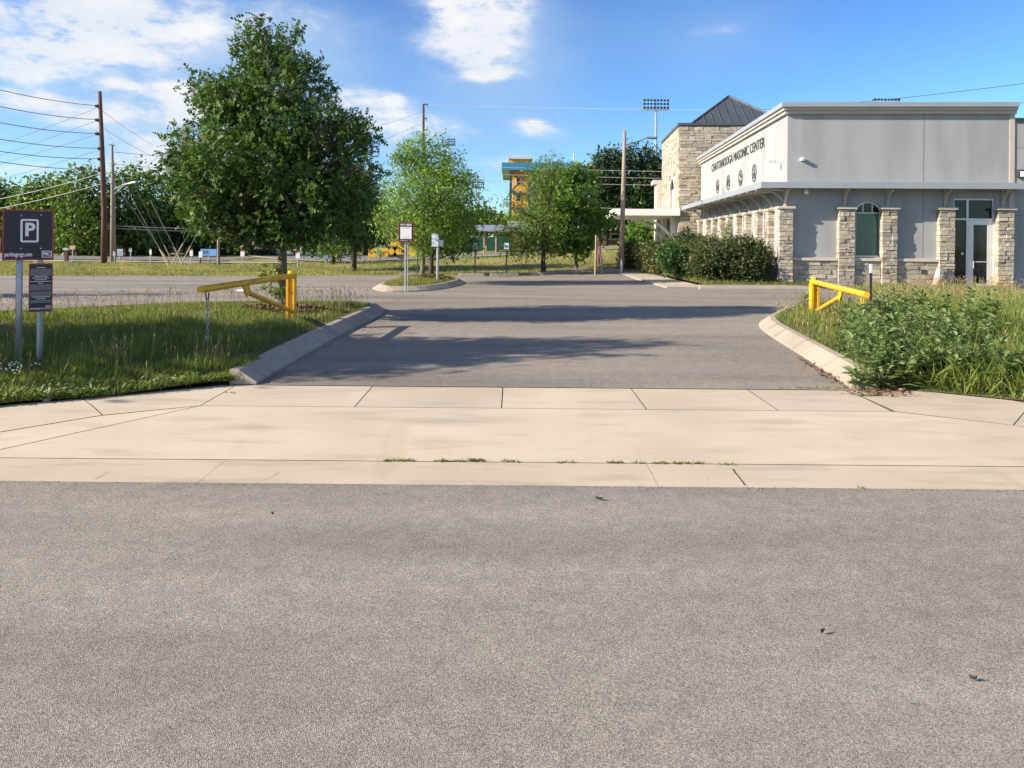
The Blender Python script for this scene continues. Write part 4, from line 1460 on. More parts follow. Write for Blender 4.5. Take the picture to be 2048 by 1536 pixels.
text('lettering', 'parkingmgt.com', .062, mx @ Matrix.Translation((wd * .31, hgt * .115, .002)), 'signwhite', sp_, bold=.0014, width=wd * .53, extrude=.001)
mb = MB(); rrect(mb, wd * .765, wd * .965, hgt * .055, hgt * .19, .008, .007, .001, .003, T); obj('logo_box', mb, 'signwhite', sp_)
text('lettering', 'PMC', .05, mx @ Matrix.Translation((wd * .865, hgt * .122, .002)), 'signwhite', sp_, bold=.0014, width=wd * .155, extrude=.001)
for (fx, fy) in ((.36, .88), (.745, .90), (.36, .235), (.745, .235)):
    p = T(Vector((wd * fx, hgt * fy, .0015)))
    mb = MB(); mb.prism([(wd * fx + .008 * math.cos(k * math.pi / 4), hgt * fy + .008 * math.sin(k * math.pi / 4)) for k in range(8)], .001, .006, T); obj('bolt', mb, 'galv', ps)
q1 = T(Vector((wd * .34, 0, -.035)))
mb = MB(); mb.tube([Vector((pbx.x, pbx.y, pbx.z - .25)), Vector((q1.x, q1.y, q1.z + hgt * .95))], .031, 14); obj('post', mb, 'galv', ps, smooth=True)
q2 = T(Vector((wd * .745, 0, -.03)))
pb2 = T(Vector((wd * .735, 0, -.036))); pb2.z = zsurf(zl2, pb2.x, pb2.y)
up_ = Vector((q2.x - pb2.x, q2.y - pb2.y, (q2.z + hgt * .95) - pb2.z + .25))
base2 = Vector((pb2.x, pb2.y, pb2.z - .25))
mb = MB()
for poly in ([(-.03, .0), (-.018, .0), (-.012, -.022), (.012, -.022), (.018, 0), (.03, 0), (.03, .004), (.015, .004), (.009, -.018), (-.009, -.018), (-.015, .004), (-.03, .004)],):
    mb.prism(poly, 0, 1, lambda p: base2 + up_ * p.z + Vector((p.x, p.y, 0)))
obj('channel_post', mb, 'galv', ps)
mx2, wd2 = plane_from(at(57, 625, YS + .13), at(105, 620, YS + .13 + .13), None)
h2 = (at(57, 527, YS + .13) - at(57, 625, YS + .13)).z
T2 = lambda p: mx2 @ p
mb = MB(); mb.box(0, wd2, 0, h2, -.003, 0, T2); obj('rules_panel', mb, 'signred', ps)
mb = MB(); mb.box(.010, wd2 - .010, .010, h2 - .010, .0002, .0012, T2); rf2 = obj('rules_face', mb, 'signblack', ps)
small, big = MB(), MB()
y = .92
seq = [('b', .35)] + [('s', .86)] * 7 + [('b', .55), ('b', .7), ('b', .5), ('b', .85), ('b', .2)] + [('s', .86)] * 6 + [('g', 0)] + [('s', .86)] * 5 + [('b', .76), ('b', .42)] + [('s', .86)] * 3
for k, w in seq:
    st = .036 if k == 'b' else .0205
    if k != 'g':
        hh = .010 if k == 'b' else .0075
        x0 = .5 - w / 2
        # words, not one solid rule
        while x0 < .5 + w / 2 - .01:
            ww = min(random.uniform(.03, .11), .5 + w / 2 - x0)
            (big if k == 'b' else small).box(x0 * wd2, (x0 + ww) * wd2, (y - hh) * h2, (y + hh * .2) * h2, .0013, .002, T2)
            x0 += ww + .014
    y -= st
obj('printed_rules', small, 'signgrey', rf2)['kind'] = 'stuff'; obj('printed_heading', big, 'signwhite', rf2)['kind'] = 'stuff'
text('lettering', 'parkingmgt.com', .026, mx2 @ Matrix.Translation((wd2 * .37, h2 * .075, .002)), 'signwhite', rf2, bold=.0006, width=wd2 * .58, extrude=.0006)
mb = MB(); rrect(mb, wd2 * .70, wd2 * .94, h2 * .05, h2 * .135, .004, .004, .001, .003, T2); obj('logo_box', mb, 'signwhite', rf2)
text('lettering', 'PMC', .022, mx2 @ Matrix.Translation((wd2 * .82, h2 * .093, .002)), 'signwhite', rf2, bold=.0006, width=wd2 * .17, extrude=.0006)


# ------------------------------------------------------------------ pay-here sign and its neighbours on the tree island
def flat(name, c, w, h, mat, parent, th=.004, yaw=0.0, z=0.0):
    T = Matrix.Translation(c) @ Matrix.Rotation(yaw, 4, 'Z') @ Matrix.Rotation(R(90), 4, 'X')
    mb = MB(); mb.box(-w / 2, w / 2, -h / 2, h / 2, z, z + th, lambda p: T @ p)
    return obj(name, mb, mat, parent), T


pg = G(812, 573, .16)
pay = thing('pay_sign', pg, 'small black and white pay sign with red rim on the tree island', 'sign')
yp = pg.y
hs = (446 - 489) / F * yp
cs = at(812, 464.5, yp - .03)
w_, h_ = 30.5 / F * yp, 40 / F * yp
mb = MB(); mb.tube([pg + Vector((-.015, 0, -.2)), Vector((cs.x - .015, yp + .01, cs.z + h_ * .4))], .024, 10); obj('post', mb, 'galv', pay)
mb = MB(); mb.tube([pg + Vector((.045, .0, -.2)), Vector((cs.x + .045, yp + .01, cs.z + h_ * .4))], .014, 8); obj('post', mb, 'galv', pay)
_, Tm = flat('sign_panel', cs, w_, h_, 'signred', pay)
f_, _ = flat('sign_face', cs, w_ * .91, h_ * .93, 'signblack', pay, .002, z=.0045)
flat('notice_panel', cs + Vector((0, 0, -h_ * .03)), w_ * .74, h_ * .60, 'signwhite', f_, .002, z=.0068)
text('lettering', 'PAY HERE', h_ * .13, Tm @ Matrix.Translation((0, h_ * .37, .008)), 'signwhite', f_, bold=.002, width=w_ * .72, extrude=.001)
text('lettering', 'parkingmgt.com', h_ * .07, Tm @ Matrix.Translation((-w_ * .12, -h_ * .40, .008)), 'signwhite', f_, width=w_ * .5, extrude=.001)
text('lettering', 'PMC', h_ * .07, Tm @ Matrix.Translation((w_ * .30, -h_ * .40, .008)), 'signwhite', f_, width=w_ * .16, extrude=.001)
mb = MB()
for k, (w, yy_) in enumerate(((.5, .22), (.42, .185), (.46, -.25), (.4, -.285))):
    mb.box(-w_ * w * .5, w_ * w * .5, h_ * yy_, h_ * (yy_ + .015), .009, .0095, lambda p: Tm @ p)
obj('printed_rules', mb, 'signgrey', f_)['kind'] = 'stuff'

wg = G(875, 560, .2)
ws = thing('back_sign', wg, 'two plain white sign backs on a grey post beside the island tree', 'sign')
c1 = at(870, 481, wg.y - .05)
mb = MB(); mb.tube([wg + Vector((0, 0, -.2)), Vector((wg.x, wg.y, c1.z + .15))], .04, 10); obj('post', mb, 'galv', ws)
flat('sign_panel', at(870, 480, wg.y - .05), 13 / F * wg.y, 26 / F * wg.y, 'signwhite', ws)
flat('sign_panel', at(881.5, 486.5, wg.y + .05), 9.5 / F * wg.y, 13 / F * wg.y, 'signwhite', ws)


def small_sign(name, u, vb, vt, wpx, hpx, label, cat='sign', panel='signwhite', post='galv', group=None, rp_=.03, head=None, body=None, letters=None, lcol='signwhite', yaw=0.0, up=.02):
    """panel on a post: u,vb foot; vt top of panel, in photo pixels"""
    g = G(u, vb, up)
    y = g.y
    root = thing(name, g, label, cat, group)
    s = y / F
    ct = at(u, vt + hpx / 2, y - .04)
    mb = MB(); mb.tube([g + Vector((0, 0, -.15)), Vector((ct.x, y, ct.z + hpx * s * .3))], rp_, 8); obj('post', mb, post, root)
    p, Tm = flat('sign_panel', ct, wpx * s, hpx * s, panel, root, .006, yaw)
    if head:
        mb = MB(); mb.box(-wpx * s * .5, wpx * s * .5, hpx * s * .28, hpx * s * .5, .0065, .008, lambda q: Tm @ q); obj('sign_header', mb, head, root)
    if body:
        mb = MB(); mb.box(-wpx * s * .33, wpx * s * .33, -hpx * s * .36, hpx * s * .12, .0065, .008, lambda q: Tm @ q); obj('sign_symbol', mb, body, root)
    if letters:
        text('lettering', letters[0], letters[1] * hpx * s, Tm @ Matrix.Translation((letters[2] * wpx * s, 0, .008)), letters[3], root, width=letters[4] * wpx * s, bold=.004, extrude=.002)
    return root


hg = 'blue and white accessible-parking signs at the head of the lot'
small_sign('accessible_sign', 950, 549, 486, 9, 13, 'blue accessible-parking sign right of the tree island', post='dark', body='bluesign', rp_=.022, group=hg)
small_sign('accessible_sign', 1013, 551, 486, 9, 12, 'blue accessible-parking sign nearest the spreading airy tree', post='dark', body='bluesign', rp_=.025, group=hg)
small_sign('sign_post', 835, 551, 506, 3, 6, 'thin black sign post between the pay sign and the island tree trunk', post='dark', panel='dark', rp_=.03)
small_sign('yellow_sign', 803, 545, 506, 9, 12, 'dark-backed yellow sign standing in front of the parked loader', panel='barkdark', post='barkdark', head='machine', rp_=.022)
small_sign('street_sign', 652, 531, 511, 9, 5, 'tiny pale blue sign on a thin post on the lawn behind the oak', panel='bluesign', rp_=.02)
gp = 'white and red private-parking signs along the far path'
small_sign('lot_sign', 229, 526.5, 501, 4.5, 11, 'white and red sign in front of the grey concrete pole', head='signred', group=gp)
small_sign('lot_sign', 301, 528, 497, 4.5, 12, 'narrow white and red sign alone between the poles and the guy wires', head='signred', group=gp)
small_sign('lot_sign', 382.5, 529, 498, 6.5, 14, 'white and red sign just right of the crossed guy guards', head='signred', group=gp)
small_sign('lot_sign', 485, 529, 500, 8, 13, 'white and red sign under the left edge of the oak crown', head='signred', group=gp)
small_sign('lot_sign', 595.5, 536, 502, 8, 15, 'white and red sign just right of the oak trunk', head='signred', group=gp)
small_sign('route_sign', 145, 527, 491, 11, 8, 'tan rectangular road sign seen above the far path left of the brown pole', panel='tan', rp_=.03)
small_sign('route_sign', 261, 527, 495, 6, 9, 'small grey road sign on a post midway along the far path', panel='galv', head='dark', rp_=.03)
small_sign('oval_sign', 401, 527, 503, 7, 12, 'pale oval sign back left of the blue board', panel='signwhite', post='polebrown', rp_=.04)
small_sign('grey_board', 240, 520, 498, 12, 14, 'grey information board behind the grey concrete pole', panel='galv', head='palewall', rp_=.03)
b_ = small_sign('blue_board', 417, 520, 498, 32, 14, 'wide light blue board with dark RR letters under the oak crown', panel='bluesign', letters=('RR', .75, -.15, 'dark', .36), rp_=.04)
small_sign('green_board', 757, 515, 495, 20, 11, 'green road board right of the dark lawn trees', panel='greensign', rp_=.04)
mb = MB(); g = G(133, 523, .02)
mbx = thing('mailbox_post', g, 'stubby brown post with a pale top left of the tan road sign', 'post')
mb = MB(); mb.box(g.x - .08, g.x + .08, g.y - .08, g.y + .08, g.z - .1, g.z + .62); obj('post', mb, 'polebrown', mbx)
mb = MB(); mb.box(g.x - .14, g.x + .14, g.y - .12, g.y + .12, g.z + .622, g.z + .74); obj('cap', mb, 'palewall', mbx)
g = G(437, 530, .02)
mb = MB(); mb.tube([g + Vector((0, 0, -.2)), at(437, 478, g.y)], .07, 10); tag(obj('timber_post', mb, 'polegrey'), 'plain timber post under the left edge of the oak crown', 'post')
g = G(1741, 632, .15)
bpz = thing('marker_post', g, 'thin black post with a white tip beside the right yellow gate', 'post')
tp = at(1739, 528, g.y)
mb = MB(); mb.box(g.x - .02, g.x + .02, g.y - .012, g.y + .012, g.z - .2, tp.z - .16); obj('post', mb, 'dark', bpz)
mb = MB(); mb.box(g.x - .02, g.x + .02, g.y - .012, g.y + .012, tp.z - .158, tp.z); obj('tip', mb, 'signwhite', bpz)

# wheel stops at the head of the lot
for (u0, u1, v, lab) in ((800, 842, 552, 'left of the island tree trunk'), (918, 968, 553, 'behind the island kerb end'), (981, 1036, 553, 'nearest the airy tree')):
    a, b = G(u0, v), G(u1, v)
    mb = MB()
    d = (b - a).normalized(); n = Vector((-d.y, d.x, 0)); L_ = (b - a).length
    T = lambda p, a=a, d=d, n=n: Vector((a.x, a.y, a.z)) + d * p.x + n * p.y + Vector((0, 0, p.z + .005))
    mb.add([T(Vector((x, y, z))) for x in (0, L_) for (y, z) in ((-.09, 0), (.09, 0), (.06, .12), (-.06, .12))], [(0, 1, 2, 3), (7, 6, 5, 4), (0, 4, 5, 1), (1, 5, 6, 2), (2, 6, 7, 3), (3, 7, 4, 0)])
    tag(obj('wheel_stop', mb, 'kerb'), 'concrete wheel stop ' + lab, 'wheel stop', 'wheel stops along the lawn')

# traffic cone leaning on the wall
g = FT(Vector((4.36, .34, .30)))
cone = thing('traffic_cone', g, 'faded leaning traffic cone against the stone wall left of the door', 'cone')
lean = Matrix.Translation(g) @ Matrix.Rotation(R(10), 4, 'Y')
def lean_lathe(prof, seg=14):
    m = MB().lathe((0, 0, 0), prof, seg)
    m.v = [tuple(lean @ Vector(p)) for p in m.v]
    return m
mb = MB(); mb.box(-.16, .16, -.16, .16, 0, .03, lambda p: lean @ p); obj('base', mb, 'conepink', cone)
obj('cone_body', lean_lathe([(.13, .031), (.09, .32)]), 'conepink', cone); obj('collar', lean_lathe([(.092, .322), (.055, .60)]), 'conewhite', cone); obj('cone_tip', lean_lathe([(.055, .602), (.03, .76)]), 'conepink', cone)

# flag on a leaning staff by the walk, bollards
g = G(1190, 546, .12)
fl = thing('flag', g, 'drooping striped flag on a thin staff at the head of the lot', 'flag')
tp = at(1192, 470, g.y)
mb = MB(); mb.tube([g + Vector((0, 0, -.1)), tp], .025, 8); obj('staff', mb, 'tan', fl)
s = g.y / F
for k in range(7):
    mb = MB()
    n = 8
    for i in range(n + 1):
        t = i / n
        z = tp.z - .08 - t * 62 * s * (1 - .04 * k)
        xo = (.02 + .028 * k) * (.55 + .75 * t) + .018 * math.sin(t * 7 + k)
        yo = .03 * math.sin(k * 1.7 + t * 3)
        mb.v += [(tp.x + xo, tp.y + yo, z), (tp.x + xo + .032 * (.6 + .7 * t), tp.y + yo + .03, z - .01)]
    mb.f = [(2 * i, 2 * i + 1, 2 * i + 3, 2 * i + 2) for i in range(n)]
    obj('stripe', mb, 'flagred' if k % 2 == 0 else 'signwhite', fl)
for (u, vb, vt, m, lab) in ((1204, 546, 519, 'tan', 'slim tan bollard right of the drooping flag'), (1243, 546, 519, 'signwhite', 'slim white bollard in front of the timber light pole')):
    g = G(u, vb, .05)
    mb = MB(); mb.tube([g + Vector((0, 0, -.1)), at(u, vt, g.y)], .04, 10); tag(obj('bollard', mb, m), lab, 'bollard')


# ------------------------------------------------------------------ poles and wires
def wire(pts, r, label, mat='wire', sag=.0, name='power_line', group='overhead wires'):
    a, b = Vector(pts[0]), Vector(pts[-1])
    P = []
    for i in range(13):
        t = i / 12
        p = a.lerp(b, t); p.z -= sag * 4 * t * (1 - t); P.append(p)
    mb = MB(); mb.tube(P, r, 5, False)
    return tag(obj(name, mb, mat), label, 'wire', group)


bp = G(208, 527.5)
YB = bp.y
pole = thing('utility_pole', bp, 'tall dark brown utility pole on the far side of the left field', 'utility pole')
mb = MB(); mb.tube([bp + Vector((0, 0, -.4)), at(209, 430, YB), at(204, 300, YB), at(199.5, 183, YB)], [.16, .145, .12, .085], 10); obj('pole', mb, 'polebrown', pole, smooth=True)
for v in (212, 240, 267.5, 297, 318, 339):
    e = at(190 if v < 280 else 195, v, YB - .1); c = at(200.5 if v < 280 else 203, v, YB)
    mb = MB(); mb.tube([c, c.lerp(e, .5), e], [.05, .09, .07], 8); obj('insulator', mb, 'polebrown', pole)
gpz = G(226, 525)
YG = gpz.y
pole2 = thing('light_pole', gpz, 'grey concrete pole with a street lamp arm beside the brown pole', 'utility pole')
mb = MB(); mb.tube([gpz + Vector((0, 0, -.4)), at(226, 400, YG), at(224, 290, YG)], [.155, .12, .06], 10); obj('pole', mb, 'polegrey', pole2, smooth=True)
mb = MB(); mb.tube([at(224, 381, YG), at(245, 370, YG - .3), at(262, 366, YG - .5)], .03, 6); mb.tube([at(224, 392, YG), at(250, 369, YG - .4)], .022, 6); obj('lamp_arm', mb, 'galv', pole2)
mb = MB(); mb.tube([at(261, 366, YG - .5), at(271, 364.5, YG - .6)], [.05, .06], 8); obj('lamp_head', mb, 'galv', pole2)
for v in (290, 328):
    mb = MB(); mb.tube([at(219, v - 1, YG), at(229, v + 1, YG)], .03, 6); obj('crossarm', mb, 'polegrey', pole2)
ordl = ['uppermost', 'second', 'third', 'fourth', 'fifth', 'lowest']
for i, ((v0, v1), o_) in enumerate(zip(((175, 211), (208, 239), (240, 267), (273, 296.5), (297, 317.5), (318, 339)), ordl)):
    a = at(-120, v0 - (v1 - v0) * .75, YB - 11); b = at(190 if i < 3 else 195, v1, YB - .1)
    wire([a, b], .016, f'{o_} of six dark wires sagging from the left edge to the brown pole', sag=.18)
for i, ((v0, v1), o_) in enumerate(zip(((218, 288), (243, 310), (270, 327), (303, 358), (325, 379)), ordl)):
    wire([at(189, v0, YB + .1), at(-60, v1 + (v1 - v0) * .32, YB + 14)], .011, f'{o_} of five thin wires slanting down leftwards from the brown pole', sag=.05)
for i, ((v0, v1), o_) in enumerate((((347, 395), 'upper'), ((368, 413), 'lower'))):
    wire([at(202, v0, YB), at(-60, v1 + 14, YB + 5)], .017, f'{o_} pale cable from the brown pole past the tree tops to the left edge', 'wirelight', .12)
for (a, b, r_, lab, m) in (((205, 222, YB), (306, 290, YB + 6), .009, 'upper thin span wire leaving the brown pole to the right', 'wire'),
                           ((206, 255, YB), (300, 310, YB + 6), .009, 'lower thin span wire leaving the brown pole to the right', 'wire'),
                           ((228, 304, YG), (560, 327, YG + 9), .012, 'upper wire from the grey pole into the oak crown', 'wire'),
                           ((228, 328, YG), (560, 350, YG + 9), .012, 'lower wire from the grey pole into the oak crown', 'wire'),
                           ((215, 451, YG), (560, 458, YG + 3), .018, 'upper pale cable low behind the guy wires', 'wirelight'),
                           ((215, 456, YG), (560, 464, YG + 3), .018, 'lower pale cable low behind the guy wires', 'wirelight')):
    wire([at(*a), at(*b)], r_, lab, m, .08)
gr = 'guy wires with pale plastic guards'
for i, (top, foot, guard, lab) in enumerate((((206, 245), (346, 526), (326, 486), 'rightmost long guy wire from the brown pole'), ((206, 290), (337, 531), (318, 502), 'left long guy wire from the brown pole'),
                                             ((205, 330), (341, 528), (325, 498), 'middle long guy wire from the brown pole'))):
    f = G(foot[0], foot[1], .02); t = at(top[0], top[1], YB)
    root = thing('guy_wire', f, lab, 'guy wire', gr)
    mb = MB(); mb.tube([f, t], .0055, 5, False); obj('cable', mb, 'wirelight', root)
    mb = MB(); mb.tube([f, f.lerp(t, .13)], .03, 8); obj('guard', mb, 'tan', root)
for i, (foot, tp_, far, lab) in enumerate((((343, 529), (366, 487), (392, 440), 'left of two guy guards leaning right, by the tuft'), ((366, 530), (348, 494), (300, 400), 'guy guard leaning left across the crossed pair'),
                                           ((362, 530), (381, 492), (400, 455), 'right of two guy guards leaning right, near the white signs'))):
    f = G(foot[0], foot[1], .02)
    root = thing('guy_wire', f, lab, 'guy wire', gr)
    mb = MB(); mb.tube([f, at(tp_[0], tp_[1], f.y)], .032, 8); obj('guard', mb, 'tan', root)
    mb = MB(); mb.tube([at(tp_[0], tp_[1], f.y), at(far[0], far[1], f.y)], .01, 5, False); obj('cable', mb, 'wirelight', root)

# timber light pole by the walk
tg = G(1242, 545, .05)
YT = tg.y
tpole = thing('light_pole', tg, 'weathered timber pole with a street lamp arm left of the stone tower', 'utility pole')
mb = MB(); mb.tube([tg + Vector((0, 0, -.4)), at(1246, 400, YT), at(1249.5, 262, YT)], [.115, .095, .068], 10); obj('pole', mb, 'polegrey', tpole, smooth=True)
mb = MB(); mb.tube([at(1253, 290, YT), at(1280, 281, YT - .3), at(1295, 275, YT - .5)], .025, 6); mb.tube([at(1253, 302, YT), at(1284, 279, YT - .35)], .018, 6); obj('lamp_arm', mb, 'dark', tpole)
mb = MB(); mb.tube([at(1294, 275.5, YT - .5), at(1313, 276, YT - .7)], [.04, .055], 8); obj('lamp_head', mb, 'dark', tpole)
# far pole behind the island tree
fp = ground(-13.5, 76)
YF = 70
bx = at(847, 500, YF)
fpole = thing('utility_pole', (bx.x, YF, float(gz(bx.x, YF))), 'slim dark utility pole rising behind the island tree', 'utility pole')
mb = MB(); mb.tube([Vector((bx.x, YF, 0)), at(847, 208, YF)], [.16, .10], 10); obj('pole', mb, 'polebrown', fpole)
for v, k in ((208, 8), (236, 6)):
    mb = MB(); mb.tube([at(847, v, YF), at(847 + k, v + 1, YF)], .05, 6); mb.tube([at(847 + k, v, YF), at(847 + k, v + 6, YF)], .04, 6); obj('insulator_arm', mb, 'dark', fpole)
for i, (a, b, yb, lab, m) in enumerate((
        ((855, 210), (1700, 222), 46, 'uppermost pale wire across the middle of the sky', 'wirelight'),
        ((855, 236), (1420, 258), 60, 'second pale wire across the middle of the sky', 'wirelight'),
        ((905, 272), (1420, 296), 60, 'third pale wire across the middle of the sky', 'wirelight'),
        ((846, 224), (640, 285), 80, 'upper wire from the slim far pole down to the oak crown', 'wire'),
        ((846, 246), (640, 330), 80, 'lower wire from the slim far pole down to the oak crown', 'wire'),
        ((700, 322), (1420, 345), 48, 'upper of three pale wires before the dark evergreen trees', 'wirelight'),
        ((700, 338), (1420, 358), 48, 'middle of three pale wires before the dark evergreen trees', 'wirelight'),
        ((700, 352), (1420, 372), 48, 'lower of three pale wires before the dark evergreen trees', 'wirelight'),
        ((1200, 415.5), (1420, 416.5), 50, 'thin wire just above the white porch roof', 'wirelight'))):
    wire([at(a[0], a[1], YF if i < 5 else 58), at(b[0], b[1], yb)], .014, lab, m, .1)
wire([at(1440, 224, 60), at(2200, 146, 40)], .02, 'long dark wire rising to the right above the hall roof', 'wire', .3)
wire([at(1960, 214, 50), at(2200, 186, 40)], .02, 'short dark wire at the top right corner above the wing', 'wire', .05)

# ------------------------------------------------------------------ things far behind
def stadium(u, vt, y, rows_, cols, wpx, hpx, label, skew=0.0):
    s = y / F
    base = at(u, 480, y)
    root = thing('floodlight_tower', (base.x, y, float(gz(base.x, y))), label, 'floodlight', 'stadium floodlight towers')
    mb = MB(); mb.tube([Vector((base.x, y, 0)), at(u, vt + hpx, y)], [.5, .22], 8); obj('mast', mb, 'galv', root)
    c = at(u, vt, y)
    mb = MB()
    for r_ in range(rows_):
        z = c.z - (r_ + .6) * hpx * s / rows_
        mb.box(c.x - wpx * s / 2, c.x + wpx * s / 2, y + .1, y + .2, z - .05, z + .03)
    mb.box(c.x - wpx * s / 2, c.x + wpx * s / 2, y - .3, y + .6, c.z - hpx * s - .15, c.z - hpx * s)
    for k in (-.45, 0, .45):
        mb.box(c.x + k * wpx * s - .06, c.x + k * wpx * s + .06, y + .22, y + .32, c.z - hpx * s, c.z)
    obj('lamp_rack', mb, 'galv', root)
    rl = wpx * s / cols * .36
    for r_ in range(rows_):
        for k in range(cols):
            x = c.x + (k + .5 - cols / 2) * wpx * s / cols * .98
            z = c.z - (r_ + .55) * hpx * s / rows_ + skew * (k - cols / 2)
            mb = MB(); mb.tube([Vector((x, y + .1, z)), Vector((x, y - .45, z - .12)), Vector((x, y - .55, z - .15))], [rl * .55, rl, rl * .98], 8)
            obj('lamp', mb, 'dark', root)


stadium(1312, 196, 150, 3, 8, 54, 22, 'floodlight tower left of the pyramid roof')
stadium(1772, 195, 150, 2, 8, 56, 14, 'floodlight bank just visible above the hall cornice')
stadium(957, 358, 210, 4, 6, 24, 17, 'distant floodlight tower right of the island tree')
stadium(897, 276, 170, 3, 6, 28, 14, 'floodlight bank poking out behind the island tree crown', .05)

# orange and blue apartment block
YO = 115.0
ob = at(1085, 480, YO)
apt = thing('apartment_block', (ob.x, YO, float(gz(ob.x, YO))), 'distant orange block with a broad blue roof edge behind the trees', 'building')
x0, x1, xr = at(1024, 480, YO).x, at(1056, 480, YO).x, at(1158, 480, YO).x
zt = at(1085, 343, YO).z
mb = MB(); mb.box(x0, x1, YO, YO + 16, .3, zt); obj('stair_tower', mb, 'orange', apt)
mb = MB(); mb.box(x1 + .01, xr, YO + 2.5, YO + 16, .3, zt); obj('wall', mb, 'palewall', apt)
mb = MB(); mb.box(x0 - 1.6, xr + .3, YO - 1.8, YO + 17, zt + .003, at(1085, 328, YO).z); obj('roof', mb, 'blue', apt)
mb = MB(); mb.box(at(1022, 0, YO).x, at(1066, 0, YO).x, YO - 1, YO + 7, at(0, 328, YO).z + .003, at(0, 315, YO).z + .3); ph = obj('penthouse', mb, 'orange', apt)
mb = MB(); mb.box(at(1020, 0, YO).x, at(1068, 0, YO).x, YO - 1.4, YO + 7.5, at(0, 315, YO).z + .303, at(0, 312, YO).z + .32); obj('penthouse_roof', mb, 'palewall', ph)
for k, v in enumerate((375, 408, 440)):
    z = at(0, v, YO).z
    mb = MB(); mb.box(x0 - .3, x1 + .2, YO - 1.6, YO - .003, z - .18, z + .12); obj('balcony', mb, 'greywall', apt)
    mb = MB(); mb.box(x0 + .5, x0 + 1.3, YO - .05, YO - .004, z + 1.0, z + 2.2); f = obj('window', mb, 'whitepaint', apt)
    mb = MB(); mb.box(x0 + .58, x0 + 1.22, YO - .06, YO - .052, z + 1.08, z + 2.12); obj('pane', mb, 'glass', f)
    for q in range(3):
        xx = x1 + 1.2 + q * 2.6
        mb = MB(); mb.box(xx, xx + 1.3, YO + 2.44, YO + 2.497, z + .5, z + 2.0); f = obj('window', mb, 'whitepaint', apt)
        mb = MB(); mb.box(xx + .1, xx + 1.2, YO + 2.42, YO + 2.437, z + .6, z + 1.9); obj('pane', mb, 'glasssky', f)
for x in (x0 - .25, x1 + .1):
    mb = MB(); mb.box(x - .18, x + .18, YO - 1.75, YO - 1.4, .3, zt); obj('steel_column', mb, 'dark', apt)
mb = MB(); mb.tube([Vector((x0, YO - 1.55, at(0, 375, YO).z + .2)), Vector((x1, YO - 1.55, zt - .3))], .1, 6); mb.tube([Vector((x1, YO - 1.5, at(0, 375, YO).z + .2)), Vector((x0, YO - 1.5, zt - .3))], .1, 6); obj('cross_brace', mb, 'barkdark', apt)
c = at(1150, 328, YO)
mb = MB(); mb.tube([Vector((c.x, YO + 3, c.z)), Vector((c.x, YO + 3, at(0, 292, YO).z))], .07, 6); obj('antenna', mb, 'signwhite', apt)

# grey-roofed open shelter
YPV = 58.0
pa, pb = at(905, 453, YPV), at(1078, 453, YPV)
gzv = float(gz(0, YPV))
pv = thing('picnic_shelter', ((pa.x + pb.x) / 2, YPV, gzv), 'open shelter with a pale grey roof on thin posts behind the lawn', 'shelter')
zr1, zr0 = at(0, 453, YPV).z + .35, at(0, 464, YPV).z + .35
mb = MB(); mb.hexa([Vector(p) for p in ((pa.x, YPV - 2.4, zr0), (pb.x, YPV - 2.4, zr0), (pa.x, YPV, zr1), (pb.x, YPV, zr1), (pa.x, YPV - 2.4, zr0 + .09), (pb.x, YPV - 2.4, zr0 + .09), (pa.x, YPV, zr1 + .09), (pb.x, YPV, zr1 + .09))]); obj('roof', mb, 'galv', pv)
mb = MB(); mb.hexa([Vector(p) for p in ((pa.x, YPV + .001, zr1), (pb.x, YPV + .001, zr1), (pa.x, YPV + 2.4, zr0), (pb.x, YPV + 2.4, zr0), (pa.x, YPV + .001, zr1 + .09), (pb.x, YPV + .001, zr1 + .09), (pa.x, YPV + 2.4, zr0 + .09), (pb.x, YPV + 2.4, zr0 + .09))]); obj('roof', mb, 'galv', pv)
for u in (910, 971, 994, 1040, 1072):
    for dy in (-2.1, 2.1):
        x = at(u, 480, YPV).x
        mb = MB(); mb.tube([Vector((x, YPV + dy, gzv - .2)), Vector((x, YPV + dy, zr0 + .05))], .07, 8); obj('post', mb, 'polegrey', pv)
# dark windscreen fence and brick school behind the shelter
a, b = at(880, 0, 66).x, at(1030, 0, 66).x
fz = thing('screen_fence', ((a + b) / 2, 66, float(gz(0, 66))), 'low dark green screened fence behind the shelter posts', 'fence')
for k in range(5):
    xa, xb = a + (b - a) * k / 5, a + (b - a) * (k + 1) / 5
    mb = MB(); mb.box(xa + .03, xb - .03, 65.98, 66.02, .6, 2.0); obj('panel', mb, 'greenmesh', fz)
    mb = MB(); mb.tube([Vector((xa, 66, .4)), Vector((xa, 66, 2.1))], .035, 6); obj('post', mb, 'dark', fz)
YBR = 70.0
xa, xb = at(1030, 0, YBR).x, at(1400, 0, YBR).x
sb = thing('brick_building', ((xa + xb) / 2, YBR, float(gz(5, YBR))), 'long low brick building with a white eave behind the trees left of the porch', 'building')
zt = at(0, 451, YBR).z
mb = MB(); mb.box(xa, xb, YBR, YBR + 10, .8, zt); obj('wall', mb, 'brick', sb)
mb = MB(); mb.box(xa - .5, xb + .5, YBR - 1.6, YBR + 10.5, zt + .003, zt + .75); obj('eave', mb, 'palewall', sb)
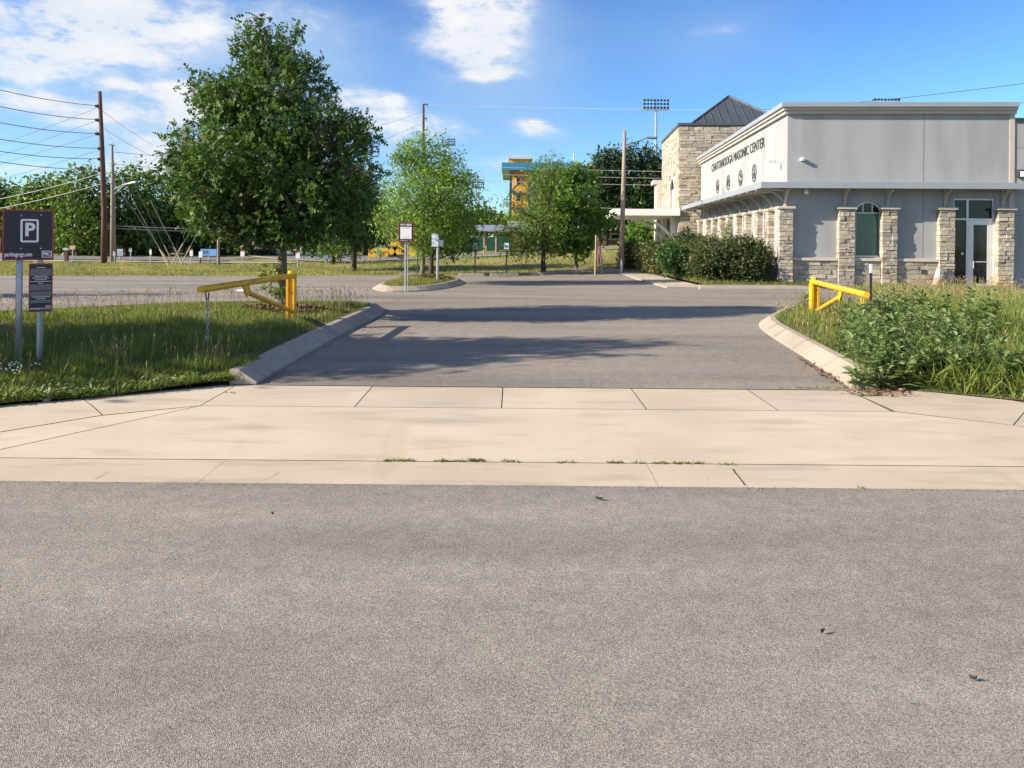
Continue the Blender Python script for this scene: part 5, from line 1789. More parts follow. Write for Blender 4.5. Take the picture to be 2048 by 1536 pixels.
for k in range(5):
    x = xa + 1.5 + k * 3.3
    mb = MB(); mb.box(x, x + 1.6, YBR - .06, YBR - .003, 1.9, zt - .25); f = obj('window', mb, 'whitepaint', sb)
    for q in range(2):
        mb = MB(); mb.box(x + .08 + q * .76, x + .76 + q * .76, YBR - .08, YBR - .062, 1.98, zt - .33); obj('pane', mb, 'glass', f)
    mb = MB(); mb.tube([Vector((x + 2.4, YBR - 1.4, .8)), Vector((x + 2.4, YBR - 1.4, zt))], .08, 8); obj('post', mb, 'polegrey', sb)

# houses glimpsed under the trees at left
def house(u0, u1, vt, y, wall, roof, label, red=None):
    xa, xb = at(u0, 0, y).x, at(u1, 0, y).x
    zt = at(0, vt, y).z
    h = thing('house', ((xa + xb) / 2, y, float(gz(xa, y))), label, 'building')
    mb = MB(); mb.box(xa, xb, y, y + 8, .2, zt); obj('wall', mb, wall, h)
    xm = (xa + xb) / 2
    mb = MB(); mb.add([Vector(p) for p in ((xa - .4, y - .5, zt + .003), (xb + .4, y - .5, zt + .003), (xb + .4, y + 8.5, zt + .003), (xa - .4, y + 8.5, zt + .003), (xa - .4, y + 4, zt + 1.8), (xb + .4, y + 4, zt + 1.8))],
                      [(0, 1, 5, 4), (2, 3, 4, 5), (0, 4, 3), (1, 2, 5), (0, 3, 2, 1)]); obj('roof', mb, roof, h)
    n = max(2, int((xb - xa) / 2.5))
    for k in range(n):
        x = xa + (k + .5) * (xb - xa) / n
        mb = MB(); mb.box(x - .5, x + .5, y - .05, y - .003, 1.0, 2.1); f = obj('window', mb, 'whitepaint', h)
        mb = MB(); mb.box(x - .42, x + .42, y - .065, y - .052, 1.08, 2.02); obj('pane', mb, 'glass', f)
    return h


house(566, 642, 462, 84, 'palewall', 'brick', 'pale house with a reddish roof glimpsed under the oak crown')
house(-60, 14, 458, 62, 'signwhite', 'greywall', 'white house wall at the left edge behind the parking sign')
house(110, 330, 482, 66, 'greywall', 'greywall', 'low dim grey house in the shade of the left tree row')

# yellow loader on the road with its barricades
lg = G(790, 516, .05)
s = lg.y / F
ld = thing('loader', lg, 'small yellow loader parked on the road left of the pay sign', 'loader')
X, Y_, Z = lg.x, lg.y, lg.z
mb = MB(); mb.box(X - 9 * s, X + 9 * s, Y_, Y_ + 2.2, Z + .45, Z + 1.05); obj('chassis', mb, 'machine', ld, bevel=.02)
mb = MB(); mb.box(X - 8 * s, X + 7 * s, Y_ + .1, Y_ + 1.6, Z + 1.053, Z + 1.95); cabin = obj('cab', mb, 'dark', ld, bevel=.02)
mb = MB(); mb.box(X - 9 * s, X + 8 * s, Y_, Y_ + 1.7, Z + 1.953, Z + 2.1); obj('cab_roof', mb, 'signwhite', ld, bevel=.03)
for k in (-8, 6):
    mb = MB(); mb.box(X + k * s, X + k * s + .09, Y_ + .02, Y_ + .098, Z + 1.05, Z + 1.95); obj('cab_post', mb, 'machine', ld)
for k in (-7, 7):
    for dy in (-.05, 1.9):
        mb = MB(); mb.tube([Vector((X + k * s, Y_ + dy, Z + .42)), Vector((X + k * s, Y_ + dy + .35, Z + .42))], [.40, .40], 14); t_ = obj('wheel', mb, 'dark', ld)
        mb = MB(); mb.tube([Vector((X + k * s, Y_ + dy - .02, Z + .42)), Vector((X + k * s, Y_ + dy - .004, Z + .42))], [.2, .2], 12); obj('hub', mb, 'machine', t_)
mb = MB(); mb.hexa([Vector(p) for p in ((X + 12 * s, Y_, Z + .1), (X + 22 * s, Y_, Z + .1), (X + 12 * s, Y_ + 1.8, Z + .1), (X + 22 * s, Y_ + 1.8, Z + .1), (X + 15 * s, Y_, Z + .75), (X + 22 * s, Y_, Z + .62), (X + 15 * s, Y_ + 1.8, Z + .75), (X + 22 * s, Y_ + 1.8, Z + .62))]); obj('bucket', mb, 'machine', ld)
mb = MB(); mb.tube([Vector((X + 3 * s, Y_ - .1, Z + .95)), Vector((X + 18 * s, Y_ - .1, Z + .6))], .09, 8); obj('lift_arm', mb, 'machine', ld)
for (u, v, lab) in ((745, 520, 'left of the loader'), (767, 519, 'nearest the loader on its left'), (826, 517, 'right of the loader bucket')):
    g = G(u, v, .05); s = g.y / F
    bc = thing('barricade', g, 'low yellow construction barricade ' + lab, 'barricade', 'yellow barricades on the road')
    for k in (0, 1):
        mb = MB(); mb.box(g.x - 9 * s, g.x + 9 * s, g.y, g.y + .05, g.z + .2 + k * .28, g.z + .4 + k * .28); obj('board', mb, 'machine', bc)
    for k in (-7, 7):
        mb = MB(); mb.box(g.x + k * s - .03, g.x + k * s + .03, g.y + .052, g.y + .1, g.z - .03, g.z + .7); obj('leg', mb, 'machine', bc)

# ------------------------------------------------------------------ small things on the ground
def pebble(name, c, r, mat, label, cat, sq=(1, .8, .7), seed=0, group=None):
    rr = random.Random(seed)
    bm = bmesh.new(); bmesh.ops.create_icosphere(bm, subdivisions=2, radius=r)
    for v in bm.verts:
        k = 1 + rr.uniform(-.14, .14)
        v.co = Vector((v.co.x * sq[0] * k, v.co.y * sq[1] * k, v.co.z * sq[2] * k)) + Vector(c)
    me = bpy.data.meshes.new(name); bm.to_mesh(me); bm.free()
    return tag(link(name, me, mat), label, cat, group)


g = G(90, 797, .03)
pebble('rock', g + Vector((0, .03, .02)), .058, 'rock', 'pale fist-sized rock at the grass edge under the parking sign', 'rock', (.85, .8, 1.0), 3)
M['deadleaf'] = pm('dead_leaf', (.06, .05, .045), (.09, .08, .07), 20, .8)
for (u, v, w, lab, sd) in ((1198, 1000, .038, 'curled dark leaf on the street just below the gutter', 1), (1645, 1267, .022, 'dark leaf lying far right low on the street', 2), (1946, 1361, .022, 'dark leaf near the right edge of the street', 3),
                           (1645, 752, .05, 'brown twig on the driveway by the right kerb', 4), (545, 1030, .012, 'tiny dark chip on the left part of the street', 5)):
    g = G(u, v, .004); rr = random.Random(sd); a = rr.uniform(-.6, .6)
    mb = MB(); n = 8
    for i in range(n + 1):
        t = i / n - .5; hw = .3 * w * math.cos(t * 3.0) ** .7 + .0005
        for q in (-1, 0, 1):
            x, y = t * 2 * w * .6, q * hw
            mb.v.append((g.x + x * math.cos(a) - y * math.sin(a), g.y + x * math.sin(a) + y * math.cos(a), g.z + .004 + .012 * abs(q) + .02 * t * t))
    for i in range(n):
        for q in range(2):
            mb.f.append((i * 3 + q, i * 3 + q + 1, i * 3 + q + 4, i * 3 + q + 3))
    tag(obj('fallen_leaf', mb, 'deadleaf'), lab, 'leaf', 'debris on the pavement')
g = G(480, 586, .01)
mb = MB(); mb.tube([g + Vector((-.10, 0, .05)), g + Vector((.09, .02, .05))], [.035, .05], 12); tag(obj('paper_cup', mb, 'signwhite'), 'white paper cup lying on the lot behind the left gate', 'litter')
# worn bay lines and a sealed crack on the lot
lot = bpy.data.objects['parking_lot']
M['bayline'] = pm('worn_bay_paint', (.36, .35, .33), (.50, .49, .47), 9, .8, c3=(.22, .21, .20), scale3=6)
for (u0, v0, u1, v1) in ((205, 583.5, 252, 583), (318, 582.5, 350, 582), (120, 600, 205, 599.5), (575, 574, 640, 573.5)):
    a, b = G(u0, v0), G(u1, v1)
    d = (b - a).normalized(); n = Vector((-d.y, d.x, 0)) * .05
    mb = MB(); mb.v = [tuple(p + Vector((0, 0, .009))) for p in (a - n, b - n, b + n, a + n)]; mb.f = [(0, 1, 2, 3)]
    obj('bay_line', mb, 'bayline', lot)
M['tar'] = pm('crack_sealer', (.05, .05, .05), (.075, .073, .07), 12, .7)
for pts in (((766, 609), (785, 604), (805, 598), (830, 593), (868, 590)),):
    P = smooth_line([G(u, v) for u, v in pts], 4)
    mb = MB()
    for i, p in enumerate(P):
        w = .006 + .006 * random.random()
        mb.v += [(p.x - w, p.y, float(gz(p.x, p.y)) + .0075), (p.x + w, p.y + .004, float(gz(p.x, p.y)) + .0075)]
    mb.f = [(2 * i, 2 * i + 1, 2 * i + 3, 2 * i + 2) for i in range(len(P) - 1)]
    obj('lot_crack', mb, 'tar', lot)
# grit gathered along the gutter lip and the kerb feet
gp_ = [np.column_stack([rng.uniform(-4.5, 4.5, 900), GUT0 - np.abs(rng.normal(0, .035, 900)) - .004])]
for P_ in (L_out[:16], R_out[:18]):
    q = np.array([(p[0], p[1]) for p in P_]); t = rng.random(260) * (len(q) - 1); i = t.astype(int)
    gp_.append(q[i] * (1 - (t - i)[:, None]) + q[i + 1] * (t - i)[:, None] + rng.normal(0, .025, (260, 2)) + [(.04 if q[0][0] < 0 else -.04), 0])
gp_ = np.concatenate(gp_); n = len(gp_)
OCT_V = [(.5, 0, 0), (-.5, 0, 0), (0, .5, 0), (0, -.5, 0), (0, 0, .4), (0, 0, -.4)]
OCT_F = [(0, 2, 4), (2, 1, 4), (1, 3, 4), (3, 0, 4)]
v, f, va = scatter(OCT_V, OCT_F, np.column_stack([gp_, gz(gp_[:, 0], gp_[:, 1]) + .005]), rng.normal(size=(n, 3)) * [1, 1, .1], np.tile([0., 0, 1], (n, 1)), .004 + .008 * rng.random(n) ** 2, rng.random(n))
M['grit'] = leafmat('grit', (.09, .075, .06), (.36, .31, .25), None, 0.0, .9)
tag(link('grit', np_mesh('grit', v, f, va), 'grit'), 'fine grit gathered along the gutter lip and kerbs', 'grit', kind='stuff')
# cracks in the gutter pours
M['crack'] = pm('crack_dirt', (.05, .042, .035), (.08, .07, .055), 30, .95)
for (pts, lab) in ((((1466, 938), (1470, 945), (1477, 953), (1484, 962), (1490, 970)), 'crack across the gutter right of the middle'), (((525, 959), (545, 952), (558, 944)), 'hairline crack in the gutter at left'), (((190, 958), (205, 950), (216, 943)), 'short hairline crack in the gutter at far left')):
    P = [G(u, v, .003) for u, v in pts]
    mb = MB()
    for i, p in enumerate(P):
        w = (.0035 + .003 * random.random()) if len(P) > 3 else .0016
        mb.v += [(p.x - w, p.y, p.z), (p.x + w, p.y, p.z)]
    mb.f = [(2 * i, 2 * i + 1, 2 * i + 3, 2 * i + 2) for i in range(len(P) - 1)]
    o = obj('gutter_crack', mb, 'crack', gt)

# ------------------------------------------------------------------ vegetation
OAK_V = [(0, 0, 0), (0, .35, .03), (0, .66, .02), (0, 1, -.10), (.36, .34, .10), (.42, .66, .09), (.25, .9, .02), (-.36, .34, .10), (-.42, .66, .09), (-.25, .9, .02), (.09, .12, .02), (-.09, .12, .02)]
OAK_F = [(0, 4, 1), (1, 5, 2), (2, 6, 3), (0, 1, 7), (1, 2, 8), (2, 3, 9), (10, 4, 1), (11, 1, 7)]
LEAF_V = [(0, 0, 0), (.5, .42, .10), (0, 1, -.08), (-.5, .42, .10)]
LEAF_F = [(0, 1, 2), (0, 2, 3)]
MAPLE_V = [(0, 0, 0), (0, .5, .02), (.55, .25, .1), (.5, .68, .08), (.16, .62, .03), (0, 1.05, -.06), (-.16, .62, .03), (-.5, .68, .08), (-.55, .25, .1)]
MAPLE_F = [(0, 2, 1), (1, 2, 3), (1, 3, 4), (1, 4, 5), (1, 5, 6), (1, 6, 7), (1, 7, 8), (0, 1, 8)]
BLADE_V = [(-.5, 0, 0), (.5, 0, 0), (-.36, .55, .10), (.36, .55, .10), (0, 1, .34)]
BLADE_F = [(0, 1, 3), (0, 3, 2), (2, 3, 4)]

M['oak'] = leafmat('oak_leaf', (.038, .082, .016), (.105, .185, .036), (.18, .24, .07), .30, .6)
M['lime'] = leafmat('willow_oak_leaf', (.12, .215, .03), (.22, .345, .06), (.31, .40, .11), .37)
M['maple'] = leafmat('maple_leaf', (.06, .14, .024), (.16, .27, .05), (.24, .30, .07), .33, .55)
M['birch'] = leafmat('honey_locust_leaf', (.10, .17, .03), (.19, .275, .055), (.29, .29, .085), .36)
M['dim'] = leafmat('shade_tree_leaf', (.032, .07, .016), (.085, .145, .032), None, .28)
M['row'] = leafmat('tree_row_leaf', (.065, .12, .022), (.15, .225, .044), (.22, .28, .07), .3)
M['ever'] = leafmat('evergreen_leaf', (.016, .04, .014), (.045, .085, .024), (.07, .10, .03), .15)
M['shrub'] = leafmat('shrub_leaf', (.030, .048, .018), (.078, .105, .032), (.15, .085, .035), .18, .45)
M['shrubred'] = leafmat('shrub_leaf_red', (.055, .075, .024), (.12, .125, .038), (.25, .10, .045), .22, .45)
M['shrubgreen'] = leafmat('shrub_leaf_green', (.035, .085, .022), (.085, .165, .04), None, .25, .45)
M['grass'] = leafmat('grass_blade', (.12, .15, .032), (.235, .27, .062), (.38, .34, .16), .36, .5)
M['grasstall'] = leafmat('tall_grass_blade', (.11, .155, .03), (.225, .28, .065), (.37, .33, .15), .34, .5)
M['seed'] = leafmat('seed_stalk', (.22, .17, .085), (.36, .29, .16), (.42, .36, .22), .2, .8)
M['weed'] = leafmat('weed_leaf', (.135, .195, .08), (.245, .33, .135), (.35, .43, .20), .34, .5)
M['drygrass'] = leafmat('field_grass_blade', (.15, .175, .04), (.31, .28, .09), (.46, .38, .15), .28, .8)
M['flowers'] = leafmat('clover_white', (.6, .6, .55), (.75, .74, .68), None, .2, .8)


def foliage(r_, lobes, n, leaf, tmpl, spread=.16, per=11, droop=.25, up=.35, wid=None, shell=.3):
    """leaves in clusters through a set of ellipsoids (c, rx, ry, rz); returns arrays and the twig points"""
    w = np.array([(rx * ry + rx * rz + ry * rz) for _, rx, ry, rz in lobes]); w = w / w.sum()
    ntw = max(8, n // per)
    which = r_.choice(len(lobes), ntw, p=w)
    C = np.array([tuple(l[0]) for l in lobes])[which]
    Rr = np.array([l[1:] for l in lobes])[which]
    d = unit(r_.normal(size=(ntw, 3)))
    rad = (shell + (1 - shell) * r_.random(ntw)) ** (1 / 2.2)
    rad *= 1 + .10 * r_.normal(size=ntw)
    tw = C + d * Rr * rad[:, None]
    idx = np.repeat(np.arange(ntw), per)
    m = len(idx)
    pos = tw[idx] + r_.normal(size=(m, 3)) * spread
    out = unit(pos - C[idx] + 1e-6)
    al = unit(out * .7 + r_.normal(size=(m, 3)) * .75 + np.array([0, 0, -droop]))
    nm = unit(r_.normal(size=(m, 3)) * .8 + out * .5 + np.array([0, 0, up]))
    size = leaf * np.clip(1 + .36 * r_.normal(size=m), .35, 1.9)
    tint = np.clip(.45 + .22 * r_.normal(size=ntw)[idx] + .18 * r_.normal(size=m), 0, 1)
    v, f, va = scatter(tmpl[0], tmpl[1], pos, al, nm, size, tint, None if wid is None else size * wid)
    return v, f, va, tw, which


def tree(name, foot, lobes_px, y, n, leaf, tmpl, mat, label, seed, bark='bark', r0=.1, cat='tree', group=None, depth=1.0, wid=None, droop=.25, spread=.16, per=11, thick=1, shell=.3, limb=True, lean=0.0, sprigs=0):
    r_ = np.random.default_rng(seed)
    if sprigs:
        lobes_px = list(lobes_px); base_ = list(lobes_px)
        cu_, cv_ = np.mean([l[0] for l in base_]), np.mean([l[1] for l in base_])
        for _ in range(sprigs):
            l = base_[r_.integers(len(base_))]
            d_ = np.array([l[0] - cu_, (l[1] - cv_) * .8]) + r_.normal(size=2) * 40; d_ /= np.linalg.norm(d_)
            k_ = r_.uniform(.75, 1.02); q_ = r_.uniform(.12, .26)
            lobes_px.append((l[0] + d_[0] * l[2] * k_, max(l[1] + d_[1] * l[3] * k_, min(b_[1] - b_[3] for b_ in base_) + 22), 7 + l[2] * q_, 7 + l[3] * q_))
    s = y / F
    root = thing(name, foot, label, cat, group)
    lobes = []
    us = [l[0] for l in lobes_px]; mid = (max(us) + min(us)) / 2; hw = (max(us) - min(us)) / 2 + 20
    vtop, vbot = min(l[1] for l in lobes_px), max(l[1] for l in lobes_px)
    for (u, v, ru, rv) in lobes_px:
        reach = math.sqrt(max(.05, 1 - ((u - mid) / hw) ** 2)) * hw * s * .55 * depth * min(1.0, .3 + 1.4 * (v - vtop) / (vbot - vtop + 1))
        ks = [-1, 1] if (ru > 42 and thick) else [r_.choice([-1, 1])]
        for k in ks:
            dy = k * reach * r_.uniform(.15, .9)
            k2 = (y + dy) / y
            lobes.append((at(u, v, y + dy), ru * s * k2, ru * s * depth * .9, rv * s * k2))
    v, f, va, tw, which = foliage(r_, lobes, n, leaf, tmpl, spread, per, droop, wid=wid, shell=shell)
    me = np_mesh('crown', v, f, va)
    link('crown', me, mat, root)
    # trunk, limbs and twigs
    mb = MB()
    top = max(lobes, key=lambda l: l[0].z)[0]
    low = min(l[0].z - l[3] for l in lobes)
    H = top.z - foot.z
    tr = []
    for i in range(9):
        t = i / 8
        p = Vector(foot).lerp(top, t ** 1.0)
        p.x = foot.x + (top.x - foot.x) * t ** 2.2 + .03 * math.sin(i * 1.9 + seed) * (t > 0)
        p.y = foot.y + (top.y - foot.y) * t ** 2.2
        tr.append(p)
    rads = [r0 * (1.25 if i == 0 else (1 - .9 * i / 8)) for i in range(9)]
    mb.tube([Vector(foot) + Vector((0, 0, -.12))] + tr, [r0 * 1.5] + rads, 9)
    if limb:
        for i, (c, rx, ry, rz) in enumerate(lobes):
            t = max(.22, min(.86, (c.z - foot.z) / H - .16 - .05 * r_.random()))
            k = t * 8; j = int(k); a = tr[j].lerp(tr[min(j + 1, 8)], k - j)
            rr = max(.012, r0 * (1 - .9 * t) * .5)
            m_ = a.lerp(c, .5) + Vector((0, 0, -.06 * (c - a).length))
            mb.tube([a, m_, c], [rr, rr * .7, rr * .3], 6)
            for q in np.where(which == i)[0][:14]:
                e = Vector(tw[q]); b0 = m_.lerp(c, r_.uniform(.2, 1))
                mb.tube([b0, b0.lerp(e, .5) + Vector((0, 0, .02)), e], [rr * .32, rr * .22, rr * .1], 4, False)
    obj('trunk', mb, bark, root, smooth=True)
    return root


# --- the big oak on the left island
fo = G(563, 617, .19)
YK = fo.y
oak_l = [(518, 62, 30, 26), (508, 92, 36, 34), (583, 78, 15, 22), (588, 112, 20, 22), (540, 120, 55, 38), (492, 140, 34, 26), (600, 158, 40, 42), (548, 180, 66, 46), (470, 190, 52, 40), (415, 158, 24, 18), (400, 182, 22, 20), (432, 210, 42, 30),
         (630, 205, 32, 38), (560, 250, 86, 54), (468, 255, 66, 44), (395, 275, 40, 22), (372, 292, 30, 20), (648, 262, 48, 42), (700, 238, 28, 22), (712, 285, 30, 34), (690, 262, 34, 26), (440, 315, 72, 40),
         (545, 325, 98, 54), (640, 335, 66, 50), (715, 335, 30, 30), (745, 345, 16, 18), (380, 322, 34, 18), (350, 322, 14, 11), (412, 378, 58, 34), (368, 365, 22, 14), (500, 395, 92, 44), (600, 405, 84, 50), (685, 392, 56, 46), (440, 425, 66, 36),
         (395, 425, 34, 24), (535, 446, 86, 28), (640, 445, 62, 36), (700, 440, 38, 36), (470, 462, 44, 18), (590, 470, 44, 16)]
tree('oak_tree', fo, oak_l, YK, 25000, .112, (OAK_V, OAK_F), 'oak', 'large dark green oak on the left grass island', 5, r0=.092, depth=1.0, wid=.8, spread=.085, per=12, shell=.2, sprigs=46)
# mulch ring and suckers at its foot
pos = []
for k in range(700):
    a, q = rng.random() * 6.283, .62 * math.sqrt(rng.random())
    pos.append((fo.x + .1 + q * 1.25 * math.cos(a), fo.y + q * math.sin(a)))
pos = np.array(pos)
P3 = np.column_stack([pos, zl2(pos[:, 0], pos[:, 1]) + .012 + .02 * rng.random(len(pos))])
v, f, va = scatter(LEAF_V, LEAF_F, P3, rng.normal(size=(len(P3), 3)) * [1, 1, .25], rng.normal(size=(len(P3), 3)) * .4 + [0, 0, 1], .09 + .05 * rng.random(len(P3)), rng.random(len(P3)), .028 + .012 * rng.random(len(P3)))
M['mulchchip'] = leafmat('mulch_chip', (.07, .035, .022), (.20, .11, .07), (.30, .2, .14), 0.0, .9)
tag(link('oak_mulch', np_mesh('oak_mulch', v, f, va), 'mulchchip'), 'ring of red-brown mulch chips round the oak trunk', 'mulch', kind='stuff')
r2 = np.random.default_rng(40)
v, f, va, _, _ = foliage(r2, [(Vector(at(540, 545, YK - .1)), .15, .12, .10), (Vector(at(553, 575, YK - .1)), .10, .1, .16)], 150, .09, (OAK_V, OAK_F), .05, 6, wid=.8)
sk = link('sucker_shoots', np_mesh('sucker_shoots', v, f, va), 'grasstall'); tag(sk, 'leafy sucker shoots at the foot of the oak trunk', 'shoots')

# --- trees just outside the frame on the left, whose shade falls across the picture
for i, (x, y, h, w, lab) in enumerate(((-10.0, 7.9, 6.3, 2.15, 'shade tree left of the parking sign, outside the view'), (-18.3, 16.6, 5.0, 1.25, 'small tree by the lot left of the view'), (-30.0, 21.5, 6.5, 1.3, 'slender tree at the far left of the lot, outside the view'))):
    f0 = ground(x, y, .12)
    s = y / F
    cu = CX + x / s
    cz = CY - (h - CAMH) / s
    L_ = []
    rr = random.Random(i)
    for k in range(12):
        t = k / 11
        zz = (1.2 if i == 0 else 1.6) + (h - 1.7) * t; ww = w * (float(np.interp(t, (0, .3, .65, .85, 1), (.98, 1.0, .80, .5, .22))) if i == 0 else (1 - .72 * t ** 1.4) * .62)
        L_.append((cu + rr.uniform(-.6, .6) * ww / s, CY - (zz - CAMH) / s, ww / s, .62 / s))
    tree('shade_tree', f0, L_, y, 19000 if i == 0 else 4200, .15, (OAK_V, OAK_F), 'oak', lab, 60 + i, r0=.09, wid=.8, spread=.13)

# --- trees of the lawn and island
fi = Vector((at(844, 552, 24.6).x, 24.6, zsurf(zi, at(844, 552, 24.6).x, 24.4)))
YI = 24.6
tree('island_tree', fi, [(850, 285, 26, 20), (880, 290, 16, 20), (838, 305, 34, 24), (810, 310, 18, 16), (870, 325, 44, 26), (815, 335, 38, 24), (905, 345, 34, 24), (850, 360, 62, 30), (925, 360, 22, 16), (800, 375, 36, 20), (900, 385, 52, 30),
                         (930, 395, 28, 20), (820, 400, 50, 26), (870, 420, 64, 28), (780, 425, 34, 20), (765, 432, 22, 14), (920, 430, 36, 24), (830, 450, 56, 24), (900, 460, 46, 22), (790, 465, 30, 20), (860, 475, 48, 16), (838, 492, 18, 12)],
     YI, 21000, .098, (LEAF_V, LEAF_F), 'lime', 'light green feathery tree on the kerbed island', 12, r0=.075, wid=.36, spread=.12, per=14, shell=.15, sprigs=26)
pos = []
for k in range(420):
    a, q = rng.random() * 6.283, .8 * math.sqrt(rng.random())
    pos.append((fi.x + .1 + q * .9 * math.cos(a), fi.y - .35 + q * 1.2 * math.sin(a)))
pos = np.array(pos); pos = pos[inside(pos[:, 0], pos[:, 1], inI)]
P3 = np.column_stack([pos, zi(pos[:, 0], pos[:, 1]) + .02 + .03 * rng.random(len(pos))])
v, f, va = scatter(LEAF_V, LEAF_F, P3, rng.normal(size=(len(P3), 3)) * [1, 1, .25], rng.normal(size=(len(P3), 3)) * .4 + [0, 0, 1], .12 + .06 * rng.random(len(P3)), rng.random(len(P3)), .04 + .02 * rng.random(len(P3)))
tag(link('island_mulch', np_mesh('island_mulch', v, f, va), 'mulchchip'), 'reddish mulch mound at the foot of the island tree', 'mulch', kind='stuff')

YA = 31.0
f0 = G(862, 549, .02)
tree('lawn_tree', f0, [(905, 420, 30, 24), (925, 445, 34, 26), (895, 455, 40, 28), (930, 478, 30, 22), (880, 485, 46, 20), (915, 500, 28, 14), (850, 470, 36, 26), (870, 440, 40, 26)], f0.y, 4200, .14, (LEAF_V, LEAF_F), 'dim',
     'darker tree on the lawn half hidden behind the island tree', 14, 'barkdark', .10, wid=.5, spread=.18)
f0 = G(1087, 548, .02)
tree('lawn_tree', f0, [(1095, 325, 8, 12), (1118, 318, 8, 10), (1072, 356, 20, 20), (1088, 350, 30, 24), (1105, 345, 28, 18), (1034, 408, 14, 16), (1078, 395, 34, 26), (1018, 402, 9, 9), (1060, 436, 32, 22), (1085, 440, 40, 26), (1030, 458, 30, 26), (1062, 475, 40, 22), (1040, 495, 34, 14), (1090, 490, 34, 20)],
     f0.y, 10500, .10, (LEAF_V, LEAF_F), 'birch', 'airy yellow-green tree with a dark trunk on the lawn', 15, 'barkdark', .10, wid=.36, spread=.2, per=12, shell=.1, sprigs=14)
f0 = G(1153, 541, .02)
tree('lawn_tree', f0, [(1128, 352, 26, 20), (1150, 345, 24, 16), (1165, 360, 26, 20), (1120, 385, 36, 24), (1165, 392, 36, 26), (1105, 415, 34, 24), (1145, 420, 46, 26), (1185, 425, 26, 22), (1110, 450, 40, 24), (1160, 455, 42, 24), (1200, 445, 24, 18), (1130, 480, 40, 16), (1180, 478, 32, 14), (1160, 495, 22, 10)],
     f0.y, 8600, .14, (MAPLE_V, MAPLE_F), 'maple', 'rounded maple with a slim pale trunk left of the porch', 16, 'bark', .075, wid=.9, spread=.13, per=10, shell=.2, sprigs=18)
f0 = G(708, 541, .02)
tree('lawn_tree', f0, [(690, 320, 40, 30), (715, 345, 40, 34), (660, 345, 40, 34), (700, 385, 56, 36), (735, 395, 26, 30), (660, 400, 54, 36), (715, 430, 48, 32), (670, 445, 56, 30), (740, 450, 20, 20), (700, 470, 48, 22), (645, 475, 40, 22), (720, 490, 28, 14)],
     f0.y, 9500, .16, (OAK_V, OAK_F), 'dim', 'dense dark tree on the lawn right of the oak', 17, 'barkdark', .10, wid=.75, spread=.18)
f0 = G(666, 529, .02)
tree('lawn_tree', f0, [(650, 470, 34, 20), (665, 455, 30, 18), (640, 490, 34, 16), (676, 488, 32, 18), (618, 480, 24, 14), (660, 505, 26, 8)], f0.y, 2600, .16, (LEAF_V, LEAF_F), 'birch',
     'small bright tree on the lawn just right of the oak trunk', 18, 'barkdark', .09, wid=.5, spread=.2)

# --- evergreen mass left of the tower, and a few trees beyond
YE = 62
for i, (L_, lab) in enumerate((([(1215, 330, 30, 32), (1200, 365, 36, 40), (1225, 400, 40, 40), (1195, 430, 36, 30)], 'left one of the dark evergreens behind the timber pole'),
                               ([(1262, 318, 32, 26), (1250, 350, 40, 40), (1275, 390, 44, 44), (1255, 430, 46, 34)], 'middle one of the dark evergreens behind the timber pole'),
                               ([(1298, 322, 22, 26), (1308, 360, 30, 38), (1310, 400, 34, 44), (1318, 435, 34, 34), (1335, 380, 20, 40)], 'right one of the dark evergreens, nearest the stone tower'))):
    x = at(L_[0][0], 0, YE).x
    tree('evergreen_tree', ground(x, YE), L_, YE, 9500, .25, (LEAF_V, LEAF_F), 'ever', lab, 30 + i, 'barkdark', .22, group='dark evergreens left of the tower', wid=.5, spread=.26, per=10)
f0 = ground(at(1290, 0, 50).x, 50)
tree('small_tree', f0, [(1285, 462, 22, 16), (1300, 470, 24, 18), (1275, 482, 24, 16), (1298, 492, 24, 14), (1270, 452, 9, 8), (1310, 455, 12, 10)], 50, 2300, .2, (MAPLE_V, MAPLE_F), 'maple', 'small bright tree seen under the porch roof', 36, 'barkdark', .06, wid=.9, spread=.2)
for i, (u, v, y, L_, lab) in enumerate(((965, 0, 95, [(950, 445, 30, 20), (975, 440, 26, 22), (990, 452, 24, 16), (940, 455, 24, 14)], 'distant tree clump below the far floodlight tower'),
                                        (1035, 0, 100, [(1040, 455, 30, 14), (1015, 452, 20, 16)], 'distant tree clump below the orange block'))):
    tree('far_tree', ground(at(u, 0, y).x, y), L_, y, 1700, .55, (LEAF_V, LEAF_F), 'row', lab, 38 + i, 'barkdark', .25, wid=.6, spread=.5)

